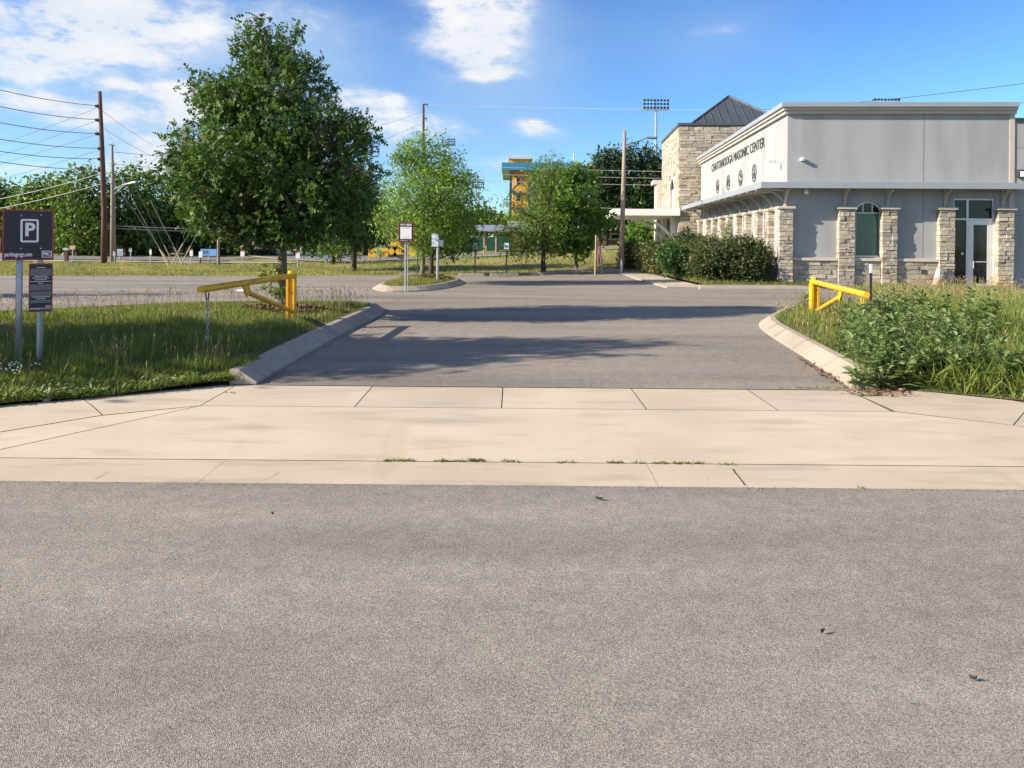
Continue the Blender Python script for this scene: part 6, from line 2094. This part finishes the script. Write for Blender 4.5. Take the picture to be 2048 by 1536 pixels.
# --- tree row behind the left field
row = ((8, 62, [(6, 385, 26, 24), (15, 415, 30, 28), (0, 440, 40, 30), (22, 450, 26, 26), (-30, 400, 40, 40)], 'tree at the far left edge above the parking sign'),
       (88, 57, [(72, 385, 26, 20), (95, 380, 34, 24), (60, 410, 34, 24), (100, 420, 44, 34), (65, 450, 40, 30), (110, 465, 40, 26)], 'yellow-green tree directly behind the parking sign'),
       (160, 55, [(165, 350, 34, 18), (140, 370, 40, 26), (185, 372, 38, 28), (150, 410, 56, 38), (195, 420, 44, 38), (160, 455, 58, 34), (130, 475, 40, 24), (190, 475, 44, 24)], 'broad tree left of the brown pole'),
       (262, 57, [(262, 350, 30, 20), (240, 372, 30, 28), (280, 375, 34, 30), (255, 415, 50, 38), (290, 425, 36, 36), (245, 460, 46, 34), (285, 470, 44, 28)], 'dark tree between the two poles and the guy wires'),
       (335, 60, [(330, 355, 34, 24), (355, 385, 40, 34), (320, 400, 40, 34), (345, 435, 50, 34), (315, 465, 40, 28), (365, 470, 44, 28)], 'tree behind the crossed guy guards'),
       (415, 60, [(405, 390, 40, 30), (430, 415, 44, 34), (395, 440, 44, 32), (430, 470, 50, 26), (385, 475, 36, 22)], 'tree behind the blue board'),
       (505, 62, [(490, 400, 50, 34), (530, 420, 50, 36), (500, 455, 56, 32), (545, 470, 46, 26)], 'tree behind the oak trunk'),
       (600, 78, [(590, 420, 50, 30), (620, 430, 46, 32), (575, 455, 46, 26)], 'tree behind the pale house'),
       (735, 66, [(750, 390, 26, 24), (760, 420, 24, 24), (735, 430, 40, 34), (755, 460, 36, 26), (725, 470, 44, 26), (770, 455, 22, 26)], 'dark tree behind the green road board'),
       (800, 74, [(800, 450, 50, 30), (840, 460, 44, 26), (775, 475, 36, 20), (870, 470, 40, 22)], 'low dark trees behind the loader'))
for i, (u, y, L_, lab) in enumerate(row):
    tree('row_tree', ground(at(u, 0, y).x, y), L_, y, 5200 if i < 7 else 3400, .27, (LEAF_V, LEAF_F), 'row' if i < 4 else 'dim', lab, 80 + i, 'barkdark', .2, group='trees beyond the left field', wid=.62, spread=.30, per=10, shell=.35)
# clipped hedges in the shade
for i, (u0, u1, vt, y, lab) in enumerate(((155, 205, 503, 58, 'dark clipped hedge left of the brown pole'), (280, 330, 505, 58, 'dark clipped hedge behind the left guy guard'), (390, 560, 500, 60, 'long dark hedge behind the blue board'))):
    xa, xb = at(u0, 0, y).x, at(u1, 0, y).x
    zt = at(0, vt, y).z
    g0 = ground((xa + xb) / 2, y)
    r_ = np.random.default_rng(120 + i)
    n = max(3, int((xb - xa) / .9))
    lb = [(Vector((xa + (k + .5) * (xb - xa) / n, y, (g0.z + zt) / 2)), .7, .7, (zt - g0.z) / 2 + .1) for k in range(n)]
    v, f, va, _, _ = foliage(r_, lb, 450 * n, .22, (LEAF_V, LEAF_F), .2, 10, wid=.6)
    hd = thing('hedge', g0, lab, 'hedge', 'hedges in the shade of the tree row')
    link('foliage', np_mesh('hedge', v, f, va), 'ever', hd)
    mb = MB(); mb.tube([Vector((xa + .3, y, g0.z + .3)), Vector((xb - .3, y, g0.z + .3))], .08, 6); obj('stem', mb, 'barkdark', hd)

# --- shrubs against the side wall
def shrub(name, c, rx, ry, h, n, leaf, mat, label, seed, group=None, wid=.6):
    r_ = np.random.default_rng(seed)
    root = thing(name, (c[0], c[1], c[2]), label, 'shrub', group)
    lb = []
    for k in range(11):
        a, q = r_.random() * 6.283, r_.random() ** .5 * .62
        lb.append((Vector((c[0] + rx * q * math.cos(a), c[1] + ry * q * math.sin(a), c[2] + h * r_.uniform(.30, .70))), rx * .46, ry * .46, h * .32))
    lb.append((Vector((c[0], c[1], c[2] + h * .3)), rx * .85, ry * .85, h * .3))
    v, f, va, tw, wh = foliage(r_, lb, n, leaf, (LEAF_V, LEAF_F), .05, 8, .1, .4, wid=wid, shell=.35)
    link('foliage', np_mesh('foliage', v, f, va), mat, root)
    mb = MB()
    for q in range(0, len(tw), max(1, len(tw) // 40)):
        e = Vector(tw[q]); mb.tube([Vector((c[0] + r_.normal() * .1, c[1] + r_.normal() * .1, c[2] - .05)), e], [.02, .006], 4, False)
    obj('stem', mb, 'barkdark', root)


def bedz(x, y):
    return zsurf(zb, x, y)


gs = 'shrubs in the bed along the side wall'
for (x, y, rx, ry, h, n, leaf, m, lab, sd) in (
        (7.35, 24.15, .92, .8, 1.45, 11000, .068, 'shrub', 'dark rounded shrub nearest the corner column', 201),
        (6.50, 24.5, .85, .8, 1.30, 10000, .068, 'shrub', 'dark shrub left of the corner shrub', 202),
        (7.3, 25.4, .9, .8, 1.35, 7000, .07, 'shrub', 'dark shrub tucked behind the corner shrub against the wall', 210),
        (6.75, 26.3, 1.0, .95, 1.5, 8500, .072, 'shrubred', 'reddish shrub behind the two dark ones', 203),
        (6.0, 27.6, .9, .95, 1.4, 7500, .075, 'shrubgreen', 'bright green shrub in the middle of the bed', 204),
        (7.0, 29.2, 1.05, 1.05, 1.5, 7500, .08, 'shrubred', 'red-tipped shrub before the middle wall columns', 205),
        (5.95, 30.4, .85, 1.0, 1.35, 6000, .08, 'shrubred', 'red-brown shrub beside the concrete walk', 206),
        (7.95, 34.2, 1.0, 1.2, 1.85, 5600, .085, 'shrubgreen', 'tall soft green shrub before the far wall columns', 207),
        (5.75, 32.4, .65, .8, 1.25, 3200, .085, 'shrubred', 'brownish shrub at the far end of the walk', 208),
        (5.3, 34.6, .6, .7, 1.3, 2800, .085, 'shrub', 'dark small shrub beside the timber pole', 209)):
    shrub('shrub', (x, y, bedz(x, y)), rx, ry, h, n, leaf, m, lab, sd, gs)
# climbing vine on one side column
r_ = np.random.default_rng(77)
lb = [(ST(Vector((7.72, .30, .9 + k * .33))), .10, .12, .2) for k in range(5)]
v, f, va, _, _ = foliage(r_, lb, 420, .09, (LEAF_V, LEAF_F), .06, 8, wid=.7)
vn = thing('vine', ST(Vector((7.72, .3, .3))), 'bright green vine climbing a side wall column', 'vine')
link('foliage', np_mesh('vine', v, f, va), 'weed', vn)
mb = MB(); mb.tube([ST(Vector((7.72, .30, .3))), ST(Vector((7.70, .30, 2.3)))], .012, 5); obj('stem', mb, 'barkdark', vn)


# --- grass
def sample(poly, n, box):
    x0, x1, y0, y1 = box
    out = np.empty((0, 2))
    while len(out) < n:
        p = np.column_stack([rng.uniform(x0, x1, n), rng.uniform(y0, y1, n)])
        p = p[inside(p[:, 0], p[:, 1], poly)]
        out = np.concatenate([out, p])
    return out[:n]


def lump(x, y, s=1.0, o=0.0):
    return .5 + .25 * (np.sin(x * 2.1 * s + 1.3 + o) * np.sin(y * 2.7 * s + .4 + o) + np.sin(x * 4.9 * s + y * 3.1 * s + o) * .7 + np.sin(y * 6.3 * s - x * 5.2 * s + 2 * o) * .5)


def blades(p, z, h, w, lean=.35):
    n = len(p)
    P3 = np.column_stack([p, z])
    al = np.column_stack([rng.normal(size=(n, 2)) * lean, np.ones(n)])
    nm = np.column_stack([rng.normal(size=(n, 2)), np.zeros(n) + .05])
    return P3, al, nm


def lawn(name, poly, zf, n, box, hf, wid, mat, label, tint=None, lean=.4):
    p = sample(poly, n, box)
    z = zf(p[:, 0], p[:, 1]) - .01
    h = hf(p[:, 0], p[:, 1]) * np.clip(1 + .35 * rng.normal(size=n), .35, 2.2)
    P3, al, nm = blades(p, z, h, wid, lean)
    va = np.clip(.42 + .22 * rng.normal(size=n) + .35 * (lump(p[:, 0], p[:, 1], .6) - .5) + (0 if tint is None else tint(p[:, 0], p[:, 1])), 0, 1)
    v, f, va = scatter(BLADE_V, BLADE_F, P3, al, nm, h, va, np.full(n, wid) * (.7 + .6 * rng.random(n)))
    o = link(name, np_mesh(name, v, f, va), mat)
    return tag(o, label, 'grass', kind='stuff')


# a brighter, close strip of grass along the pavement
front_l = [(-24, 6.2), (-6.4, 6.17), (-5.6, 6.28), (-4.6, 6.83), (K0[0], K0[1]), (B0[0], SWB)]


def hl(x, y):
    d = dist_poly(x, y, front_l, False)
    dk = dist_poly(x, y, inL, False)
    return (.03 + .055 * np.clip(d / .6, 0, 1) * np.clip(lump(x, y, .8), .02, 1.2)) * np.clip(.35 + dk / .5, .35, 1)


lawn('verge_grass', LEFT_POLY, zl2, 80000, (-9.5, -1.6, 6.2, 16.4), hl, .0085, 'grass', 'short green grass over the left island')
edge = np.array(front_l[1:] + [(inL[0][0], SWB + .02)])
n = 26000
t = rng.random(n) * (len(edge) - 1); i = t.astype(int); fr = (t - i)[:, None]
p = edge[i] * (1 - fr) + edge[i + 1] * fr
p = p + np.column_stack([rng.normal(0, .03, n), -.03 + .75 * rng.random(n) ** 1.4])
z = np.maximum(gz(p[:, 0], p[:, 1]), zl2(p[:, 0], p[:, 1])) - .01
k = dist_poly(p[:, 0], p[:, 1], inL, False) > .03
p, z = p[k], z[k]; n = len(p)
h = .045 + .06 * rng.random(n)
P3, al, nm = blades(p, z, h, .009, .7)
v, f, va = scatter(BLADE_V, BLADE_F, P3, al, nm, h, np.clip(.55 + .22 * rng.normal(size=n), 0, 1), np.full(n, .011))
tag(link('edge_grass', np_mesh('edge_grass', v, f, va), 'grasstall'), 'bright low grass along the left pavement edge', 'grass', kind='stuff')
CLUMPS = [(G(u, v, .14).x, G(u, v, .14).y, r) for u, v, r in ((420, 700, .55), (330, 690, .5), (250, 720, .45), (180, 740, .3), (470, 690, .4), (380, 660, .5), (130, 690, .5), (30, 720, .5), (560, 660, .4), (280, 650, .6), (100, 645, .6), (430, 735, .3))]


def tallpatch(name, cl, zf, per, hmin, hmax, wid, mat, label, lean=.3, tint=0.0):
    px = np.concatenate([np.column_stack([rng.normal(x, r * .5, per), rng.normal(y, r * .6, per)]) for x, y, r in cl])
    return px


pts = tallpatch('t', CLUMPS, zl2, 650, 0, 0, 0, '', '')
pts = pts[inside(pts[:, 0], pts[:, 1], LEFT_POLY) & (dist_poly(pts[:, 0], pts[:, 1], LEFT_POLY) > .12)]
n = len(pts); h = .08 + .13 * rng.random(n)
P3, al, nm = blades(pts, zl2(pts[:, 0], pts[:, 1]), h, .008, .28)
v, f, va = scatter(BLADE_V, BLADE_F, P3, al, nm, h, np.clip(.4 + .2 * rng.normal(size=n), 0, 1), np.full(n, .008))
tag(link('tall_grass', np_mesh('tall_grass', v, f, va), 'grasstall'), 'taller tufts of grass on the left island', 'grass', kind='stuff')


def stalks(name, pts, z, hmin, hmax, mat, label, head=.09, hw=.012, lean=.16):
    """thin stems with a seed spike on top"""
    n = len(pts)
    h = hmin + (hmax - hmin) * rng.random(n)
    P3 = np.column_stack([pts, z])
    al = np.column_stack([rng.normal(size=(n, 2)) * lean, np.ones(n)])
    nm = np.column_stack([rng.normal(size=(n, 2)), np.zeros(n) + .02])
    tint = rng.random(n)
    ST_V = [(-.5, 0, 0), (.5, 0, 0), (.4, .8, .02), (-.4, .8, .02)]
    c1 = scatter(ST_V, [(0, 1, 2), (0, 2, 3)], P3, al, nm, h, tint * .5, np.full(n, .004))
    tip = P3 + unit(al) * (h * .78)[:, None]
    c2 = scatter(LEAF_V, LEAF_F, tip, al + rng.normal(size=al.shape) * .1, nm, head * (.7 + .6 * rng.random(n)), .4 + .6 * tint, np.full(n, hw))
    nm2 = np.cross(unit(al), unit(nm))
    c3 = scatter(LEAF_V, LEAF_F, tip, al, nm2, head * (.7 + .6 * rng.random(n)), .4 + .6 * tint, np.full(n, hw))
    v, f, va = join([c1, c2, c3])
    return tag(link(name, np_mesh(name, v, f, va), mat), label, 'grass', kind='stuff')


# pale seed heads along the back of the left island, a plantain tuft by the sign
a = sample(LEFT_POLY, 2600, (-9.0, -2.2, 6.6, 17.6))
keep = (dist_poly(a[:, 0], a[:, 1], inL, False) < 1.1 + .35 * np.sin(a[:, 0] * 2)) & (a[:, 1] > 11.5) | (rng.random(len(a)) < .25)
b = np.column_stack([rng.normal(G(200, 755, .1).x, .11, 34), rng.normal(G(200, 748, .1).y, .08, 34)])
b2 = np.column_stack([rng.normal(G(25, 752, .1).x, .10, 14), rng.normal(G(25, 752, .1).y, .08, 14)])
b3 = np.column_stack([rng.normal(G(425, 742, .1).x, .10, 40), rng.normal(G(425, 735, .1).y, .18, 40)])
a = np.concatenate([a[keep], b, b2, b3]); a = a[inside(a[:, 0], a[:, 1], LEFT_POLY)]
stalks('seed_heads', a, zl2(a[:, 0], a[:, 1]), .20, .42, 'seed', 'pale seed heads standing over the left island grass', .05, .011)
# white clover by the post
a = np.column_stack([rng.normal(G(28, 768, .08).x, .12, 30), rng.normal(G(28, 768, .08).y, .09, 30)])
bm = MB()
for x, y in a:
    z = zsurf(zl2, x, y) + .06 + .05 * rng.random()
    bm.lathe((x, y, z), [(.002, -.008), (.008, .0), (.007, .007), (.002, .010)], 6)
clv = obj('clover_flowers', bm, pm('clover', (.62, .62, .55), (.7, .7, .62), 20, .8)); tag(clv, 'white clover heads in the grass at the foot of the parking sign', 'flowers', kind='stuff')
# ragged broad-leaf ground cover along the pavement edge
e = np.array(front_l[1:])
t = rng.random(1500) * (len(e) - 1); i = t.astype(int); fr = (t - i)[:, None]
p = e[i] * (1 - fr) + e[i + 1] * fr
p = p + np.column_stack([rng.normal(0, .05, 1500), np.abs(rng.normal(.04, .09, 1500)) - .02])
z = np.maximum(gz(p[:, 0], p[:, 1]), zl2(p[:, 0], p[:, 1])) + .015 + .05 * rng.random(1500)
v, f, va = scatter(LEAF_V, LEAF_F, np.column_stack([p, z]), rng.normal(size=(1500, 3)) * [1, 1, .5], rng.normal(size=(1500, 3)) * .5 + [0, 0, 1], .035 + .04 * rng.random(1500), rng.random(1500), .02 + .02 * rng.random(1500))
tag(link('edge_weeds', np_mesh('edge_weeds', v, f, va), 'weed'), 'low leafy weeds spilling over the left pavement edge', 'weeds', kind='stuff')

# --- the right verge: rank grass, seed heads and leafy weeds
def hr(x, y):
    dk = dist_poly(x, y, inR, False)
    return (.09 + .17 * np.clip(lump(x, y, .5, 2), .1, 1.3)) * np.clip(.3 + dk / .7, .3, 1) * (1 - .55 * np.clip((y - 13.5) / 3, 0, 1))


lawn('rank_grass', RIGHT_POLY, zr, 95000, (2.6, 13, 6.5, 22.9), hr, .0095, 'grasstall', 'rank uncut grass over the right verge', lambda x, y: .32 * np.clip((y - 12) / 6, -.5, 1), .45)
a = sample(RIGHT_POLY, 5200, (3.0, 13.0, 8.5, 22.5))
keep = ((a[:, 1] > 14.5) & (rng.random(len(a)) < .6)) | ((dist_poly(a[:, 0], a[:, 1], inR, False) < 1.6) & (a[:, 1] > 10.0)) | (rng.random(len(a)) < .08)
a = a[keep]
stalks('seed_grass', a, zr(a[:, 0], a[:, 1]), .16, .40, 'seed', 'brownish seed heads over the back of the right verge', .06, .011)


def weed_mass(name, spots, mat, label, zf, hscale=1.0, leaf=.10):
    vs = []
    stem = MB()
    for (x, y, h, k) in spots:
        z = zsurf(zf, x, y)
        for q in range(int(k)):
            lx, ly = rng.normal(0, .30), rng.normal(0, .30)
            bx, by = x + rng.normal(0, .06), y + rng.normal(0, .06)
            plant = rng.choice([.6, .85, 1.1, 1.5])
            n = int((14 + 12 * h) / plant ** .5)
            t = np.sort(rng.random(n)) * .92 + .08
            hh = h * rng.uniform(.6, 1.1) * hscale
            P3 = np.column_stack([bx + lx * t * hh, by + ly * t * hh, z + t * hh])
            ang = np.arange(n) * 2.4 + rng.random() * 6
            al = np.column_stack([np.cos(ang), np.sin(ang), .25 + .5 * t]) + rng.normal(size=(n, 3)) * .2
            nm = np.column_stack([-np.cos(ang) * .3, -np.sin(ang) * .3, np.ones(n)]) + rng.normal(size=(n, 3)) * .25
            sz = leaf * plant * (1.25 - .6 * t) * (.7 + .6 * rng.random(n))
            vs.append(scatter([(0, 0, 0), (.5, .35, .05), (.2, .55, .06), (.42, .62, .02), (0, 1, -.14), (-.42, .62, .02), (-.2, .55, .06), (-.5, .35, .05)],
                              [(0, 1, 2), (2, 3, 4), (0, 2, 4), (0, 4, 6), (6, 4, 5), (0, 6, 7)], P3, al, nm, sz, np.clip(.2 + .5 * t + .15 * rng.normal(size=n), 0, 1), sz * .5))
            stem.tube([Vector((bx, by, z - .02)), Vector((bx + lx * .5 * hh, by + ly * .5 * hh, z + hh * .5)), Vector((bx + lx * hh, by + ly * hh, z + hh))], [.006, .004, .002], 4, False)
    v, f, va = join(vs)
    return v, f, va, stem


def spots_px(lst, zoff=.16):
    out = []
    for (u, v, h, k) in lst:
        g = G(u, v, zoff if v < 740 else .05)
        pt = np.array([[g.x, g.y]])
        if inside(pt[:, 0], pt[:, 1], RIGHT_POLY)[0] and dist_poly(pt[:, 0], pt[:, 1], RIGHT_POLY)[0] > .07:
            out.append((g.x, g.y, h, k))
    return out


rw = random.Random(9)
S1 = []
KX = sorted((p[1], p[0]) for p in inR[:22])
for _ in range(84):
    y = 7.98 + 3.1 * rw.random() ** 1.1
    x = float(np.interp(y, [k[0] for k in KX], [k[1] for k in KX])) + .05 + .40 * max(0, y - 9.6) + rw.random() ** 1.1 * (1.3 if y > 8.6 else 1.15)
    pt = np.array([[x, y]])
    if inside(pt[:, 0], pt[:, 1], RIGHT_POLY)[0] and dist_poly(pt[:, 0], pt[:, 1], RIGHT_POLY)[0] > .05:
        S1.append((x, y, rw.uniform(.16, .56) * (.75 if y < 8.4 else 1), rw.choice((3, 5, 6))))
for k in range(4):
    S1 += [(inR[k][0] + .07, max(inR[k][1], 7.93), .30 + .04 * k, 7), (inR[k][0] + .22, max(inR[k][1], 7.95), .34, 6)]
S1 += [(inR[0][0] - .16, 7.86, .15, 5), (inR[0][0] - .04, 7.86, .2, 6), (inR[0][0] + .3, 7.93, .22, 6)]
v, f, va, stem = weed_mass('weeds', S1, 'weed', '', zr)
wm = thing('leafy_weeds', G(1730, 760, .1), 'bushy blue-green weeds crowding the right kerb and pavement corner', 'weeds')
wm['kind'] = 'stuff'
link('foliage', np_mesh('foliage', v, f, va), 'weed', wm); obj('stem', stem, 'grasstall', wm)
for lst, lab, hs, lf, nm_ in ((((2010, 790, .62, 5), (2035, 780, .66, 5)), 'tall thistle-like weed at the right edge of the picture', 1, .13, 'tall_weed'),
                              (((1965, 690, .60, 6), (1975, 680, .66, 4)), 'upright weed plant in the middle of the right verge', 1, .12, 'tall_weed'),
                              (((1905, 700, .45, 7), (1925, 660, .45, 7), (1880, 655, .5, 7)), 'cluster of leafy weeds right of the black marker post', 1, .11, 'tall_weed'),
                              (((1605, 618, .42, 3), (1590, 622, .28, 2)), 'thin weed left of the right gate post', 1, .10, 'tall_weed'),
                              (((1770, 640, .4, 8), (1800, 625, .4, 8), (1840, 640, .42, 8)), 'dark green weeds behind the black marker post', 1, .10, 'tall_weed')):
    sp = spots_px(lst)
    v, f, va, stem = weed_mass('w', sp, 'weed', lab, zr, hs, lf)
    w_ = thing(nm_, (sp[0][0], sp[0][1], zsurf(zr, sp[0][0], sp[0][1])), lab, 'weed', 'single weeds on the right verge')
    link('foliage', np_mesh('foliage', v, f, va), 'weed', w_); obj('stem', stem, 'grasstall', w_)['kind'] = 'stuff'
# long arching blades along the right pavement
p = np.column_stack([rng.uniform(3.9, 7.2, 1500), np.zeros(1500)])
p[:, 1] = np.interp(p[:, 0], [3.6, 4.2, R2[0], 6.2, 8], [7.9, 7.88, R2[1] + .06, 6.8, 6.7]) + np.abs(rng.normal(0, .28, 1500))
n = len(p); h = .14 + .2 * rng.random(n)
al = np.column_stack([rng.normal(size=(n, 2)) * .5, np.ones(n)]); nm = np.column_stack([rng.normal(size=(n, 2)), np.zeros(n)])
v, f, va = scatter([(x, y, z * 2) for x, y, z in BLADE_V], BLADE_F, np.column_stack([p, zr(p[:, 0], p[:, 1])]), al, nm, h, rng.random(n) * .8, np.full(n, .016))
tag(link('crabgrass', np_mesh('crabgrass', v, f, va), 'grasstall'), 'arching crabgrass along the right pavement edge', 'grass', kind='stuff')
# dead brown leaves under the weeds at the kerb corner
c0 = G(1755, 778, .05)
n = 110; p = np.column_stack([rng.normal(c0.x, .18, n), rng.normal(c0.y, .07, n)])
p = np.concatenate([p, np.column_stack([np.interp(np.linspace(0, 1, 90), [0, 1], [G(1600, 722).x, G(1690, 775).x]), np.interp(np.linspace(0, 1, 90), [0, 1], [G(1600, 722).y, G(1690, 775).y])]) + rng.normal(0, .03, (90, 2))])
n = len(p); z = np.where(inside(p[:, 0], p[:, 1], RIGHT_POLY), zr(p[:, 0], p[:, 1]), gz(p[:, 0], p[:, 1])) + .012 + .03 * rng.random(n)
v, f, va = scatter(LEAF_V, LEAF_F, np.column_stack([p, z]), rng.normal(size=(n, 3)) * [1, 1, .4], rng.normal(size=(n, 3)) * .6 + [0, 0, 1], .03 + .04 * rng.random(n), rng.random(n), .015 + .012 * rng.random(n))
tag(link('leaf_litter', np_mesh('leaf_litter', v, f, va), 'mulchchip'), 'dead brown leaves along the foot of the right kerb', 'leaf litter', kind='stuff')

# --- little weeds in the pavement joints
def jointweeds(name, spots, label):
    ps = []
    for (u0, u1, v, k) in spots:
        a, b = G(u0, v), G(u1, v)
        t = rng.random(k)
        ps.append(np.column_stack([a.x + (b.x - a.x) * t, a.y + (b.y - a.y) * t + rng.normal(0, .008, k)]))
    p = np.concatenate(ps); n = len(p)
    z = gz(p[:, 0], p[:, 1]) + .002
    v, f, va = scatter(LEAF_V, LEAF_F, np.column_stack([p, z]), np.column_stack([rng.normal(size=(n, 2)) * .9, .35 + rng.random(n)]), rng.normal(size=(n, 3)) + [0, 0, .6],   .010 + .022 * rng.random(n) ** 1.6, rng.random(n), .005 + .005 * rng.random(n))
    tag(link(name, np_mesh(name, v, f, va), 'grass'), label, 'weeds', kind='stuff')


jointweeds('gutter_weeds', ((765, 830, 922, 110), (870, 935, 923, 90), (938, 968, 922, 110), (1005, 1040, 923.5, 40), (1115, 1150, 926, 40), (1212, 1245, 926, 60), (1262, 1290, 926.5, 30), (1305, 1335, 927, 60), (1345, 1405, 927.5, 110), (1440, 1470, 930, 30), (1715, 1730, 977, 12)), 'tiny weeds growing in the joint between apron and gutter')
jointweeds('sidewalk_weeds', ((1590, 1660, 777, 120), (1668, 1700, 777, 60), (1715, 1765, 792, 160), (448, 470, 786, 25), (1555, 1580, 777, 20)), 'small weeds along the joint at the head of the sidewalk')

# --- grass of the tree island and the bed, and the field beyond
lawn('island_grass', inI, zi, 5000, (min(p[0] for p in inI), max(p[0] for p in inI), min(p[1] for p in inI), max(p[1] for p in inI)), lambda x, y: np.full(len(x), .07), .012, 'drygrass', 'thin grass on the kerbed tree island', None, .6)
lawn('bed_grass', BED, zb, 12000, (4.8, 9.9, 22.5, 34), lambda x, y: np.full(len(x), .10), .014, 'grass', 'grass along the front of the shrub bed')
n = 90000
x = rng.uniform(-1, 1, n); y = 26 + 24 * rng.random(n) ** 1.3
x = x * (y * .72) - 2
d = y - np.interp(x, FEX, FEY)
k = (d > .15) & ~((y > 41.2) & (x < -11)) & ~((y > 42.6) & (x > -11)) & (x < 9)
x, y = x[k], y[k]; n = len(x)
p = np.column_stack([x, y]); z = gz(x, y) + .01
h = .05 + .07 * rng.random(n) * (1 + .8 * (lump(x, y, .3) > .62))
P3, al, nm = blades(p, z, h, .02, .5)
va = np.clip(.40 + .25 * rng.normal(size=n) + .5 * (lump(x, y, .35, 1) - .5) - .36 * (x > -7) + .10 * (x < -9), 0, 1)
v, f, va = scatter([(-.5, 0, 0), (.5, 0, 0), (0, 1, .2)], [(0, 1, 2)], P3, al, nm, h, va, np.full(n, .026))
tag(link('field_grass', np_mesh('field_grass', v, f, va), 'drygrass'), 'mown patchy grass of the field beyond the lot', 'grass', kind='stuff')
SC.cycles.max_bounces = 4
SC.cycles.diffuse_bounces = 2
SC.cycles.use_light_tree = False
SC.cycles.use_adaptive_sampling = True
SC.cycles.adaptive_threshold = 0.025
SC.cycles.glossy_bounces = 2
SC.cycles.transmission_bounces = 2
SC.cycles.transparent_max_bounces = 8
SC.cycles.use_denoising = True
